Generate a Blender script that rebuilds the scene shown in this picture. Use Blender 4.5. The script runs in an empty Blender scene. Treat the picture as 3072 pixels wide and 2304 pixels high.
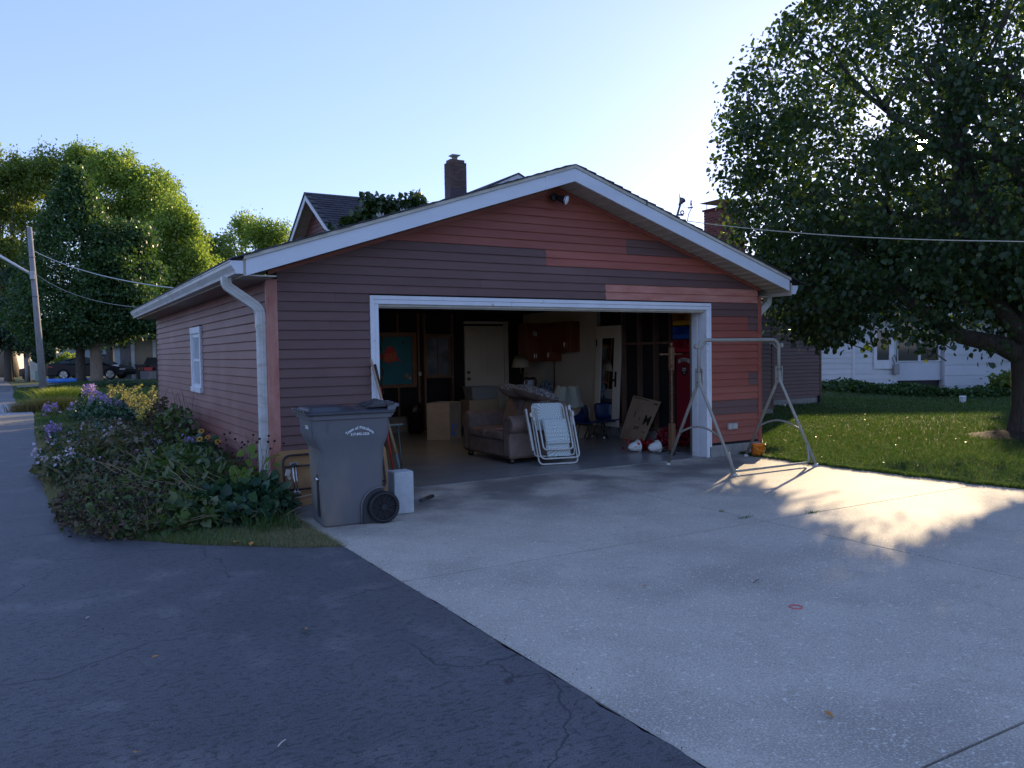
import bpy, bmesh, math, random
import numpy as np
from mathutils import Vector, Matrix, Quaternion
scn = bpy.context.scene
COL = scn.collection
R = math.radians
rnd = random.Random(7)
RS = np.random.RandomState(5)

# ---------------------------------------------------------------- camera
CAM = Vector((-2.148, -8.835, 1.606))
YAW, PIT, ROL = 0.52954, -0.0385, -0.01532
fw = Vector((math.sin(YAW) * math.cos(PIT), math.cos(YAW) * math.cos(PIT), math.sin(PIT)))
r0 = Vector((math.cos(YAW), -math.sin(YAW), 0))
u0 = r0.cross(fw)
rt = math.cos(ROL) * r0 + math.sin(ROL) * u0
up = -math.sin(ROL) * r0 + math.cos(ROL) * u0
cd = bpy.data.cameras.new('camera')
cam = bpy.data.objects.new('camera', cd)
COL.objects.link(cam)
M = Matrix((rt, up, -fw)).transposed().to_4x4()
M.translation = CAM
cam.matrix_world = M
cd.sensor_width = 36
cd.lens = 2422.7 / 3072 * 36
cd.clip_start = 0.05
cd.clip_end = 2000
scn.camera = cam

# ---------------------------------------------------------------- sky and sun
SUN = Vector((0.820, 0.530, 0.215)).normalized()
W = bpy.data.worlds.new('World')
scn.world = W
W.use_nodes = True
nt = W.node_tree
for n in list(nt.nodes): nt.nodes.remove(n)
def N(t, nt_, **k):
    n = nt_.nodes.new(t)
    for a, b in k.items(): setattr(n, a, b)
    return n
sky = N('ShaderNodeTexSky', nt, sky_type='NISHITA', sun_disc=False, sun_elevation=R(12.4), sun_rotation=R(57.1),
        air_density=1.0, dust_density=0.4, ozone_density=3.2, altitude=200)
hs = N('ShaderNodeHueSaturation', nt); hs.inputs['Saturation'].default_value = 1.0
bg = N('ShaderNodeBackground', nt); bg.inputs['Strength'].default_value = 0.15
wo = N('ShaderNodeOutputWorld', nt)
nt.links.new(sky.outputs[0], hs.inputs['Color']); gm_ = N('ShaderNodeGamma', nt); gm_.inputs[1].default_value = .55
tm_ = N('ShaderNodeMix', nt, data_type='RGBA', blend_type='MULTIPLY'); tm_.inputs['Factor'].default_value = 1; tm_.inputs['B'].default_value = (.68, .71, .99, 1)
nt.links.new(hs.outputs[0], gm_.inputs[0]); nt.links.new(gm_.outputs[0], tm_.inputs['A']); nt.links.new(tm_.outputs['Result'], bg.inputs['Color'])
# the disc of the sun itself, small and bright, as seen through the leaves
tc = N('ShaderNodeTexCoord', nt)
dp = N('ShaderNodeVectorMath', nt, operation='DOT_PRODUCT')
nrm = N('ShaderNodeVectorMath', nt, operation='NORMALIZE')
dp.inputs[1].default_value = SUN
nt.links.new(tc.outputs['Generated'], nrm.inputs[0]); nt.links.new(nrm.outputs[0], dp.inputs[0])
mr = N('ShaderNodeMapRange', nt)
mr.inputs['From Min'].default_value = math.cos(R(0.62)); mr.inputs['From Max'].default_value = math.cos(R(0.35))
mr.inputs['To Max'].default_value = 60.0
nt.links.new(dp.outputs['Value'], mr.inputs['Value'])
bs = N('ShaderNodeBackground', nt); bs.inputs['Color'].default_value = (1, .8, .5, 1)
nt.links.new(mr.outputs[0], bs.inputs['Strength'])
ad = N('ShaderNodeAddShader', nt)
nt.links.new(bg.outputs[0], ad.inputs[0]); nt.links.new(bs.outputs[0], ad.inputs[1])
nt.links.new(ad.outputs[0], wo.inputs['Surface'])
sl = bpy.data.lights.new('sun', 'SUN'); sl.energy = 2.0; sl.angle = R(0.7); sl.color = (1.0, 0.76, 0.46)
so = bpy.data.objects.new('sun', sl); COL.objects.link(so)
so.rotation_euler = (-SUN).to_track_quat('-Z', 'Y').to_euler()
so.location = (30, 20, 30)
vs = scn.view_settings
vs.view_transform = 'Standard'; vs.look = 'None'; vs.gamma = 1; vs.use_curve_mapping = False
vs.exposure = 2.0
scn.render.engine = 'CYCLES'
scn.cycles.max_bounces = 8; scn.cycles.transparent_max_bounces = 12
scn.cycles.diffuse_bounces = 4
scn.cycles.caustics_reflective = False; scn.cycles.caustics_refractive = False
scn.cycles.sample_clamp_indirect = 6

# ---------------------------------------------------------------- helpers
def tag(o, label=None, cat=None, group=None, kind=None):
    if label: o['label'] = label
    if cat: o['category'] = cat
    if group: o['group'] = group
    if kind: o['kind'] = kind
    return o
OFF = {}
def thing(name, label, cat, loc=(0, 0, 0), rz=0, group=None, kind=None):
    o = bpy.data.objects.new(name, None)
    o.empty_display_size = .2
    COL.objects.link(o); o.location = loc; o.rotation_euler = (0, 0, rz)
    OFF[o.name] = Vector(loc)
    return tag(o, label, cat, group, kind)
def offs(p):
    v = Vector((0, 0, 0))
    while p is not None:
        v += OFF.get(p.name, Vector((0, 0, 0))); p = p.parent
    return v
def link(name, me, parent=None, mats=()):
    for m in mats: me.materials.append(m)
    o = bpy.data.objects.new(name, me); COL.objects.link(o)
    if parent is not None: o.parent = parent
    return o
def copy_tree(o, parent=None):
    c = o.copy(); COL.objects.link(c); c.parent = parent
    for ch in o.children: copy_tree(ch, c)
    return c
class MB:
    def __init__(s): s.v = []; s.f = []; s.m = []
    def add(s, vs, fs, mi=0):
        b = len(s.v); s.v += [tuple(v) for v in vs]
        for f in fs: s.f.append(tuple(b + i for i in f)); s.m.append(mi)
        return s
    def box(s, x0, x1, y0, y1, z0, z1, mi=0):
        return s.hexa([(x0, y0, z0), (x1, y0, z0), (x1, y1, z0), (x0, y1, z0)], [(x0, y0, z1), (x1, y0, z1), (x1, y1, z1), (x0, y1, z1)], mi)
    def hexa(s, b, t, mi=0):
        return s.add(list(b) + list(t), [(0, 3, 2, 1), (4, 5, 6, 7), (0, 1, 5, 4), (1, 2, 6, 5), (2, 3, 7, 6), (3, 0, 4, 7)], mi)
    def obox(s, c, size, q=None, mi=0):
        hx, hy, hz = [a / 2 for a in size]; q = q or Quaternion()
        P = [Vector(c) + q @ Vector(p) for p in [(-hx, -hy, -hz), (hx, -hy, -hz), (hx, hy, -hz), (-hx, hy, -hz), (-hx, -hy, hz), (hx, -hy, hz), (hx, hy, hz), (-hx, hy, hz)]]
        return s.hexa(P[:4], P[4:], mi)
    def prism(s, poly, fn, a, b, mi=0):      # poly 2D, fn(u, v, t) -> xyz
        n = len(poly)
        vs = [fn(u, v, a) for u, v in poly] + [fn(u, v, b) for u, v in poly]
        fs = [tuple(range(n))[::-1], tuple(range(n, 2 * n))] + [(i, (i + 1) % n, n + (i + 1) % n, n + i) for i in range(n)]
        return s.add(vs, fs, mi)
    def tube(s, pts, r, n=10, mi=0, closed=False, flat=1.0):
        pts = [Vector(p) for p in pts]; k = len(pts)
        rr = r if isinstance(r, (list, tuple)) else [r] * k
        ring0 = None; vs = []
        T0 = (pts[1] - pts[0]).normalized()
        ref = Vector((0, 0, 1)) if abs(T0.z) < .9 else Vector((1, 0, 0))
        U = T0.cross(ref).normalized()
        for i, p in enumerate(pts):
            a = pts[max(i - 1, 0)] if not closed else pts[i - 1]
            c = pts[min(i + 1, k - 1)] if not closed else pts[(i + 1) % k]
            T = (c - a).normalized()
            U = (U - T * U.dot(T)).normalized(); V = T.cross(U)
            for j in range(n):
                t = 2 * math.pi * j / n
                vs.append(p + (U * math.cos(t) + V * math.sin(t) * flat) * rr[i])
        fs = []
        for i in range(k - (0 if closed else 1)):
            for j in range(n):
                a = i * n + j; b = i * n + (j + 1) % n; i2 = (i + 1) % k
                fs.append((a, b, i2 * n + (j + 1) % n, i2 * n + j))
        if not closed: fs += [tuple(range(n))[::-1], tuple(range((k - 1) * n, k * n))]
        return s.add(vs, fs, mi)
    def lathe(s, prof, c=(0, 0, 0), n=20, mi=0, q=None, wav=None):
        vs = []; q = q or Quaternion()
        for i, (r, z) in enumerate(prof):
            for j in range(n):
                t = 2 * math.pi * j / n
                k = wav(i, t) if wav else 1.0
                vs.append(Vector(c) + q @ Vector((r * k * math.cos(t), r * k * math.sin(t), z)))
        fs = [(i * n + j, i * n + (j + 1) % n, (i + 1) * n + (j + 1) % n, (i + 1) * n + j) for i in range(len(prof) - 1) for j in range(n)]
        if prof[0][0] > 1e-5: fs.append(tuple(range(n))[::-1])
        if prof[-1][0] > 1e-5: fs.append(tuple(range((len(prof) - 1) * n, len(prof) * n)))
        return s.add(vs, fs, mi)
    def build(s, name, mat, parent=None, smooth=False, bevel=0, local=False, seg=2, sub=0, solid=0):
        me = bpy.data.meshes.new(name)
        o3 = Vector((0, 0, 0)) if local else offs(parent)
        me.from_pydata([tuple(Vector(v) - o3) for v in s.v], [], s.f)
        mats = mat if isinstance(mat, (list, tuple)) else [mat]
        me.polygons.foreach_set('material_index', s.m)
        if smooth: me.polygons.foreach_set('use_smooth', [True] * len(s.f))
        me.validate(); me.update()
        o = link(name, me, parent, mats)
        if solid:
            md = o.modifiers.new('solid', 'SOLIDIFY'); md.thickness = solid; md.offset = 0
        if bevel:
            md = o.modifiers.new('bevel', 'BEVEL'); md.width = bevel; md.segments = seg; md.limit_method = 'ANGLE'; md.angle_limit = R(35)
            md.harden_normals = False
        if sub:
            md = o.modifiers.new('sub', 'SUBSURF'); md.levels = sub; md.render_levels = sub
        return o
def npmesh(name, V, F, mat, parent=None, kind=None, smooth=False):
    V = np.asarray(V, np.float32).reshape(-1, 3); F = np.asarray(F, np.int32)
    if parent is not None: V = V - np.array(offs(parent), np.float32)
    me = bpy.data.meshes.new(name)
    k = F.shape[1]
    me.vertices.add(len(V)); me.vertices.foreach_set('co', V.ravel())
    me.loops.add(F.size); me.loops.foreach_set('vertex_index', F.ravel())
    me.polygons.add(len(F)); me.polygons.foreach_set('loop_start', np.arange(0, F.size, k, dtype=np.int32))
    if smooth: me.polygons.foreach_set('use_smooth', np.ones(len(F), bool))
    me.update(calc_edges=True)
    o = link(name, me, parent, [mat])
    if kind: o['kind'] = kind
    return o
def arcpts(pts, rad, n=6):          # round the corners of a polyline
    P = [Vector(p) for p in pts]; out = [P[0]]
    for i in range(1, len(P) - 1):
        a = (P[i - 1] - P[i]); b = (P[i + 1] - P[i]); r = min(rad, a.length * .49, b.length * .49)
        A = P[i] + a.normalized() * r; B = P[i] + b.normalized() * r
        for k in range(n + 1):
            t = k / n; out.append(A * (1 - t) ** 2 + P[i] * 2 * t * (1 - t) + B * t * t)
    out.append(P[-1]); return out
def text_mesh(txt, size, align='CENTER', ex=0.0008):
    c = bpy.data.curves.new('t', 'FONT'); c.body = txt; c.size = size; c.align_x = align; c.extrude = ex; c.offset = size * .02
    c.resolution_u = 2
    o = bpy.data.objects.new('t', c); COL.objects.link(o)
    dg = bpy.context.evaluated_depsgraph_get(); me = bpy.data.meshes.new_from_object(o.evaluated_get(dg))
    vs = [v.co.copy() for v in me.vertices]; fs = [tuple(p.vertices) for p in me.polygons]
    bpy.data.objects.remove(o); bpy.data.curves.remove(c); bpy.data.meshes.remove(me)
    return vs, fs

# ---------------------------------------------------------------- materials
def mat(name, c1, c2=None, scale=8, rough=.6, metal=0, bump=0, bscale=None, detail=5, spec=.5, objvar=0.0, island=0.0,
        stretch=(1, 1, 1), ramp=(.35, .65), c3=None, s3=1.5, r3=(.5, .7), trans=0, coat=0, emit=None, rvar=0, coords='pos'):
    m = bpy.data.materials.new(name); m.use_nodes = True
    t = m.node_tree; L = t.links.new
    b = t.nodes['Principled BSDF']
    b.inputs['Roughness'].default_value = rough; b.inputs['Metallic'].default_value = metal
    b.inputs['Specular IOR Level'].default_value = spec
    if coat: b.inputs['Coat Weight'].default_value = coat
    if coords == 'pos':
        g = N('ShaderNodeNewGeometry', t); src = g.outputs['Position']
    else:
        g = N('ShaderNodeTexCoord', t); src = g.outputs['Object']
    mp = N('ShaderNodeMapping', t); mp.inputs['Scale'].default_value = stretch
    L(src, mp.inputs['Vector'])
    out = None
    if c2 is not None:
        nz = N('ShaderNodeTexNoise', t); nz.inputs['Scale'].default_value = scale; nz.inputs['Detail'].default_value = detail
        nz.inputs['Roughness'].default_value = .6
        L(mp.outputs[0], nz.inputs['Vector'])
        mr_ = N('ShaderNodeMapRange', t); mr_.inputs['From Min'].default_value = ramp[0]; mr_.inputs['From Max'].default_value = ramp[1]
        L(nz.outputs['Fac'], mr_.inputs['Value'])
        mx = N('ShaderNodeMix', t, data_type='RGBA'); mx.inputs['A'].default_value = (*c1, 1); mx.inputs['B'].default_value = (*c2, 1)
        L(mr_.outputs[0], mx.inputs['Factor']); out = mx.outputs['Result']
        if rvar:
            ra = N('ShaderNodeMath', t, operation='MULTIPLY_ADD'); ra.inputs[1].default_value = rvar; ra.inputs[2].default_value = rough - rvar / 2
            L(nz.outputs['Fac'], ra.inputs[0]); L(ra.outputs[0], b.inputs['Roughness'])
    else:
        rgb = N('ShaderNodeRGB', t); rgb.outputs[0].default_value = (*c1, 1); out = rgb.outputs[0]
    if c3 is not None:
        n3 = N('ShaderNodeTexNoise', t); n3.inputs['Scale'].default_value = s3; n3.inputs['Detail'].default_value = 6
        L(mp.outputs[0], n3.inputs['Vector'])
        m3 = N('ShaderNodeMapRange', t); m3.inputs['From Min'].default_value = r3[0]; m3.inputs['From Max'].default_value = r3[1]
        L(n3.outputs['Fac'], m3.inputs['Value'])
        x3 = N('ShaderNodeMix', t, data_type='RGBA'); x3.inputs['B'].default_value = (*c3, 1)
        L(out, x3.inputs['A']); L(m3.outputs[0], x3.inputs['Factor']); out = x3.outputs['Result']
    if objvar or island:
        rn = None
        if objvar: oi = N('ShaderNodeObjectInfo', t); rn = oi.outputs['Random']; amt = objvar
        else: gi = N('ShaderNodeNewGeometry', t); rn = gi.outputs['Random Per Island']; amt = island
        hv = N('ShaderNodeHueSaturation', t)
        ma = N('ShaderNodeMath', t, operation='MULTIPLY_ADD'); ma.inputs[1].default_value = 2 * amt; ma.inputs[2].default_value = 1 - amt
        L(rn, ma.inputs[0]); L(ma.outputs[0], hv.inputs['Value']); L(out, hv.inputs['Color']); out = hv.outputs[0]
    L(out, b.inputs['Base Color'])
    if bump:
        nb = N('ShaderNodeTexNoise', t); nb.inputs['Scale'].default_value = bscale or scale * 4; nb.inputs['Detail'].default_value = 6
        L(mp.outputs[0], nb.inputs['Vector'])
        bp = N('ShaderNodeBump', t); bp.inputs['Strength'].default_value = 1; bp.inputs['Distance'].default_value = bump
        L(nb.outputs['Fac'], bp.inputs['Height']); L(bp.outputs[0], b.inputs['Normal'])
    if trans:
        tr = N('ShaderNodeBsdfTranslucent', t); L(out, tr.inputs['Color'])
        ms = N('ShaderNodeMixShader', t); ms.inputs[0].default_value = trans
        o = t.nodes['Material Output']
        L(b.outputs[0], ms.inputs[1]); L(tr.outputs[0], ms.inputs[2]); L(ms.outputs[0], o.inputs['Surface'])
    if emit:
        b.inputs['Emission Color'].default_value = (*emit[:3], 1); b.inputs['Emission Strength'].default_value = emit[3]
    return m
def leafmat(name, cols, trans=.35, rough=.45, tcol=1.6):
    m = bpy.data.materials.new(name); m.use_nodes = True
    t = m.node_tree; L = t.links.new; b = t.nodes['Principled BSDF']
    b.inputs['Roughness'].default_value = rough; b.inputs['Specular IOR Level'].default_value = .4
    g = N('ShaderNodeNewGeometry', t); cr = N('ShaderNodeValToRGB', t)
    while len(cr.color_ramp.elements) < len(cols): cr.color_ramp.elements.new(.5)
    for i, c in enumerate(cols):
        e = cr.color_ramp.elements[i]; e.position = i / max(1, len(cols) - 1); e.color = (*c, 1)
    L(g.outputs['Random Per Island'], cr.inputs[0]); L(cr.outputs[0], b.inputs['Base Color'])
    tr = N('ShaderNodeBsdfTranslucent', t)
    gm = N('ShaderNodeMix', t, data_type='RGBA', blend_type='MULTIPLY'); gm.inputs['Factor'].default_value = 1
    gm.inputs['B'].default_value = (1.5 * tcol / 1.6, 1.5 * tcol / 1.6, .55, 1)
    L(cr.outputs[0], gm.inputs['A']); L(gm.outputs['Result'], tr.inputs['Color'])
    ms = N('ShaderNodeMixShader', t); ms.inputs[0].default_value = trans
    L(b.outputs[0], ms.inputs[1]); L(tr.outputs[0], ms.inputs[2]); L(ms.outputs[0], t.nodes['Material Output'].inputs['Surface'])
    return m
MAT = {}
DARKB = (.125, .060, .055); ORB = (.29, .072, .048)
MAT['dark_board'] = mat('dark_board', DARKB, (.142, .071, .064), 5, .5, bump=.0012, bscale=90, objvar=.09, stretch=(.6, .6, 3), c3=(.155, .082, .076), s3=1.1, r3=(.5, .75))
MAT['brick_board'] = mat('brick_board', ORB, (.33, .088, .058), 4, .5, bump=.0012, bscale=90, objvar=.12, stretch=(.5, .5, 3), c3=(.36, .115, .08), s3=1.3, r3=(.5, .78))
MAT['pink_board'] = mat('pink_board', (.42, .14, .10), (.54, .24, .18), 3, .5, bump=.0012, bscale=90, objvar=.04, stretch=(.8, .8, 4))
MAT['side_board'] = mat('side_board', (.165, .047, .038), (.205, .070, .057), 1.3, .5, bump=.0012, bscale=90, objvar=.07, stretch=(1, 1, 1.6), c3=(.25, .105, .09), s3=.9, r3=(.52, .72))
MAT['corner_trim'] = mat('corner_trim', (.38, .13, .10), (.52, .25, .20), 3, .45, bump=.001, bscale=40, stretch=(3, 3, 1))
MAT['white_trim'] = mat('white_trim', (.74, .76, .80), (.66, .68, .72), 3, .45, bump=.0008, bscale=60, c3=(.45, .42, .38), s3=7, r3=(.66, .74))
MAT['fascia'] = mat('fascia', (.70, .74, .80), (.62, .66, .72), 1.2, .35, stretch=(1, 1, 3))
MAT['cream'] = mat('cream', (.60, .57, .49), (.50, .47, .40), 5, .5)
MAT['gutter'] = mat('gutter', (.66, .66, .64), (.55, .54, .50), 4, .4, c3=(.38, .35, .29), s3=4, r3=(.55, .75), stretch=(1, .5, 3))
MAT['soffit'] = mat('soffit', (.50, .45, .37), (.42, .37, .30), 6, .6, objvar=.05)
MAT['shingle'] = mat('shingle', (.038, .036, .044), (.075, .068, .078), 60, .9, bump=.004, bscale=200, objvar=.25)
MAT['concrete_wall'] = mat('concrete_wall', (.22, .215, .20), (.32, .31, .29), 10, .85, bump=.003, bscale=50)
MAT['black'] = mat('black', (.012, .012, .014), (.02, .02, .022), 20, .5)
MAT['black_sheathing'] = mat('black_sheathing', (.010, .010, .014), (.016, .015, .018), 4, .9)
MAT['stud'] = mat('stud', (.16, .09, .06), (.22, .13, .09), 4, .75, bump=.002, stretch=(3, 3, .6), objvar=.2)
MAT['wood_pale'] = mat('wood_pale', (.40, .28, .17), (.30, .20, .12), 8, .6, bump=.001, stretch=(6, 6, .8))
MAT['white_wall'] = mat('white_wall', (.62, .58, .50), (.54, .50, .44), 1.5, .8)
MAT['door_white'] = mat('door_white', (.74, .69, .60), (.68, .63, .54), 2, .5)
MAT['brass'] = mat('brass', (.30, .24, .13), None, rough=.35, metal=1)
MAT['chrome'] = mat('chrome', (.6, .6, .62), None, rough=.18, metal=1)
MAT['glass_dark'] = mat('glass_dark', (.03, .035, .045), None, rough=.05, spec=.9)
MAT['mirror'] = mat('mirror', (.85, .88, .88), None, rough=.02, metal=1)

# ---------------------------------------------------------------- ground, asphalt, concrete
def sm(a, b, x):
    t = max(0.0, min(1.0, (x - a) / (b - a))); return t * t * (3 - 2 * t)
def hgt(x, y):
    return .28 * sm(36, 48, y) * sm(-2.5, 0, x) * sm(150, 90, y) - .36 * sm(17, 27, x) * sm(13, 9.5, y)
def hgt_np(x, y):
    f = lambda a, b, v: (lambda t: t * t * (3 - 2 * t))(np.clip((v - a) / (b - a), 0, 1))
    return .28 * f(36, 48, y) * f(-2.5, 0, x) * f(150, 90, y) - .36 * f(17, 27, x) * f(13, 9.5, y)
def nonuni(lo, hi, step0, grow):
    xs = [0.0]; s = step0
    while xs[-1] < hi: xs.append(xs[-1] + s); s *= grow
    ys = [0.0]; s = step0
    while ys[-1] > lo: ys.append(ys[-1] - s); s *= grow
    return sorted(set(xs + ys))
GX = [v + 8 for v in nonuni(-900, 900, 1.0, 1.06)]; GY = [v + 10 for v in nonuni(-900, 900, 1.0, 1.06)]
MAT['soil_grass'] = mat('soil_grass', (.030, .060, .014), (.055, .090, .020), 3, .9, bump=.01, bscale=30, c3=(.10, .085, .045), s3=.8, r3=(.60, .75))
xx, yy = np.meshgrid(GX, GY)
V = np.stack([xx, yy, hgt_np(xx, yy) - .02], -1).reshape(-1, 3)
nx = len(GX); I = np.arange(len(V)).reshape(len(GY), nx)
F = np.stack([I[:-1, :-1], I[:-1, 1:], I[1:, 1:], I[1:, :-1]], -1).reshape(-1, 4)
gr = npmesh('ground', V, F, MAT['soil_grass'], smooth=True, kind='structure')

def asphalt_mat():
    m = mat('asphalt', (.078, .078, .088), (.104, .104, .116), 1.1, .6, spec=.42, c3=(.16, .155, .16), s3=2.3, r3=(.55, .75), rvar=.1)
    t = m.node_tree; L = t.links.new; b = t.nodes['Principled BSDF']
    g = N('ShaderNodeNewGeometry', t)
    # warped voronoi cracks, only where a big noise allows them
    nz = N('ShaderNodeTexNoise', t); nz.inputs['Scale'].default_value = 1.3; nz.inputs['Detail'].default_value = 6; L(g.outputs['Position'], nz.inputs['Vector'])
    va = N('ShaderNodeVectorMath', t, operation='MULTIPLY_ADD'); va.inputs[1].default_value = (1.1, 1.1, 0); L(nz.outputs['Color'], va.inputs[0]); L(g.outputs['Position'], va.inputs[2])
    vo = N('ShaderNodeTexVoronoi', t, feature='DISTANCE_TO_EDGE'); vo.inputs['Scale'].default_value = .42; L(va.outputs[0], vo.inputs['Vector'])
    mk = N('ShaderNodeMapRange', t); mk.inputs['From Min'].default_value = .0; mk.inputs['From Max'].default_value = .006; mk.inputs['To Min'].default_value = 1; mk.inputs['To Max'].default_value = 0
    L(vo.outputs[0], mk.inputs['Value'])
    n2 = N('ShaderNodeTexNoise', t); n2.inputs['Scale'].default_value = .55; n2.inputs['Detail'].default_value = 3; L(g.outputs['Position'], n2.inputs['Vector'])
    m2 = N('ShaderNodeMapRange', t); m2.inputs['From Min'].default_value = .36; m2.inputs['From Max'].default_value = .46; L(n2.outputs['Fac'], m2.inputs['Value'])
    mu = N('ShaderNodeMath', t, operation='MULTIPLY'); L(mk.outputs[0], mu.inputs[0]); L(m2.outputs[0], mu.inputs[1])
    # fine broken marks (stretched noise), pits
    mp = N('ShaderNodeMapping', t); mp.inputs['Scale'].default_value = (22, 40, 1); mp.inputs['Rotation'].default_value = (0, 0, R(-20)); L(g.outputs['Position'], mp.inputs['Vector'])
    n3 = N('ShaderNodeTexNoise', t); n3.inputs['Scale'].default_value = 1; n3.inputs['Detail'].default_value = 9; n3.inputs['Roughness'].default_value = .72; n3.inputs['Distortion'].default_value = .6
    L(mp.outputs[0], n3.inputs['Vector'])
    m3 = N('ShaderNodeMapRange', t); m3.inputs['From Min'].default_value = .53; m3.inputs['From Max'].default_value = .64; L(n3.outputs['Fac'], m3.inputs['Value'])
    m3b = N('ShaderNodeMath', t, operation='MULTIPLY'); m3b.inputs[1].default_value = .75; L(m3.outputs[0], m3b.inputs[0])
    mx = N('ShaderNodeMath', t, operation='MAXIMUM'); L(mu.outputs[0], mx.inputs[0]); L(m3b.outputs[0], mx.inputs[1])
    src = b.inputs['Base Color'].links[0].from_socket
    cm = N('ShaderNodeMix', t, data_type='RGBA'); cm.inputs['B'].default_value = (.030, .030, .036, 1); L(mx.outputs[0], cm.inputs['Factor']); L(src, cm.inputs['A'])
    ng = N('ShaderNodeTexNoise', t); ng.inputs['Scale'].default_value = 120; ng.inputs['Detail'].default_value = 4; L(g.outputs['Position'], ng.inputs['Vector'])
    rg_ = N('ShaderNodeMapRange', t); rg_.inputs['From Min'].default_value = .3; rg_.inputs['From Max'].default_value = .7; rg_.inputs['To Min'].default_value = .62; rg_.inputs['To Max'].default_value = 1.4; L(ng.outputs['Fac'], rg_.inputs['Value'])
    hg2 = N('ShaderNodeHueSaturation', t); L(rg_.outputs[0], hg2.inputs['Value']); L(cm.outputs['Result'], hg2.inputs['Color']); L(hg2.outputs[0], b.inputs['Base Color'])
    n4 = N('ShaderNodeTexNoise', t); n4.inputs['Scale'].default_value = 170; n4.inputs['Detail'].default_value = 3; L(g.outputs['Position'], n4.inputs['Vector'])
    hsu = N('ShaderNodeMath', t, operation='MULTIPLY_ADD'); hsu.inputs[1].default_value = -.9; L(mx.outputs[0], hsu.inputs[0]); L(n4.outputs['Fac'], hsu.inputs[2])
    bp = N('ShaderNodeBump', t); bp.inputs['Distance'].default_value = .0045; bp.inputs['Strength'].default_value = .8; L(hsu.outputs[0], bp.inputs['Height']); L(bp.outputs[0], b.inputs['Normal'])
    return m
MAT['asphalt'] = asphalt_mat()
def concrete_mat(name, base, dark, light, blotches=True, rough=.75):
    m = mat(name, base, tuple(c * .80 for c in base), 2.2, rough, c3=dark if blotches else None, s3=.55, r3=(.50, .68), ramp=(.35, .7))
    t = m.node_tree; L = t.links.new; b = t.nodes['Principled BSDF']
    g = N('ShaderNodeNewGeometry', t)
    src = b.inputs['Base Color'].links[0].from_socket
    def speck(scale, lo, hi, col, fac, detail=2):
        nonlocal src
        n = N('ShaderNodeTexNoise', t); n.inputs['Scale'].default_value = scale; n.inputs['Detail'].default_value = detail; L(g.outputs['Position'], n.inputs['Vector'])
        r = N('ShaderNodeMapRange', t); r.inputs['From Min'].default_value = lo; r.inputs['From Max'].default_value = hi; r.inputs['To Max'].default_value = fac; L(n.outputs['Fac'], r.inputs['Value'])
        x = N('ShaderNodeMix', t, data_type='RGBA'); x.inputs['B'].default_value = (*col, 1); L(r.outputs[0], x.inputs['Factor']); L(src, x.inputs['A']); src = x.outputs['Result']
        return n
    nn = speck(85, .50, .66, light, .6)
    speck(130, .52, .68, tuple(c * .45 for c in base), .7)
    speck(38, .62, .70, tuple(min(.8, c * 1.9) for c in base), .6, 4)
    speck(9, .60, .72, tuple(c * .6 for c in base), .45, 8)
    if blotches:      # noise patches that darken the slab towards the door
        sx = N('ShaderNodeSeparateXYZ', t); L(g.outputs['Position'], sx.inputs[0])
        my = N('ShaderNodeMapRange', t); my.inputs['From Min'].default_value = -2.3; my.inputs['From Max'].default_value = -.9; L(sx.outputs['Y'], my.inputs['Value'])
        n5 = N('ShaderNodeTexNoise', t); n5.inputs['Scale'].default_value = 1.1; n5.inputs['Detail'].default_value = 7; L(g.outputs['Position'], n5.inputs['Vector'])
        r5 = N('ShaderNodeMapRange', t); r5.inputs['From Min'].default_value = .40; r5.inputs['From Max'].default_value = .58; r5.inputs['To Max'].default_value = .8; L(n5.outputs['Fac'], r5.inputs['Value'])
        u5 = N('ShaderNodeMath', t, operation='MULTIPLY'); L(my.outputs[0], u5.inputs[0]); L(r5.outputs[0], u5.inputs[1])
        x5 = N('ShaderNodeMix', t, data_type='RGBA'); x5.inputs['B'].default_value = (.13, .125, .12, 1); L(u5.outputs[0], x5.inputs['Factor']); L(src, x5.inputs['A']); src = x5.outputs['Result']
    L(src, b.inputs['Base Color'])
    bp = N('ShaderNodeBump', t); bp.inputs['Distance'].default_value = .0035; L(nn.outputs['Fac'], bp.inputs['Height']); L(bp.outputs[0], b.inputs['Normal'])
    return m
MAT['slab'] = concrete_mat('slab', (.50, .445, .37), (.32, .285, .24), (.70, .65, .56))
MAT['old_slab'] = concrete_mat('old_slab', (.26, .25, .23), (.16, .155, .15), (.36, .35, .33))
MAT['floor'] = mat('floor', (.19, .195, .195), (.28, .285, .285), 1.3, .28, spec=.5, c3=(.20, .21, .215), s3=2.0, r3=(.56, .70), stretch=(1, 2.2, 1), bump=.001, bscale=6)

def sheet(name, poly, z, m, thick=0, kind='structure', parent=None, useh=False):
    b = bmesh.new(); vs = [b.verts.new((x, y, z)) for x, y in poly]; f = b.faces.new(vs)
    if f.normal.z < 0: f.normal_flip()
    if thick:
        r = bmesh.ops.extrude_face_region(b, geom=[f]); 
        for v in r['geom']:
            if isinstance(v, bmesh.types.BMVert): v.co.z -= thick
    bmesh.ops.triangulate(b, faces=b.faces[:])
    bmesh.ops.recalc_face_normals(b, faces=b.faces[:])
    me = bpy.data.meshes.new(name); b.to_mesh(me); b.free()
    o = link(name, me, parent, [m])
    if kind: o['kind'] = kind
    return o
def jit(a, b, n, amp, seed=1):
    r = random.Random(seed); out = []
    L = math.hypot(b[0] - a[0], b[1] - a[1]); px, py = -(b[1] - a[1]) / L, (b[0] - a[0]) / L; w = 0
    for i in range(n + 1):
        t = i / n; w = w * .75 + r.uniform(-1, 1) * amp * .6
        out.append((a[0] + (b[0] - a[0]) * t + px * w, a[1] + (b[1] - a[1]) * t + py * w))
    return out
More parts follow.
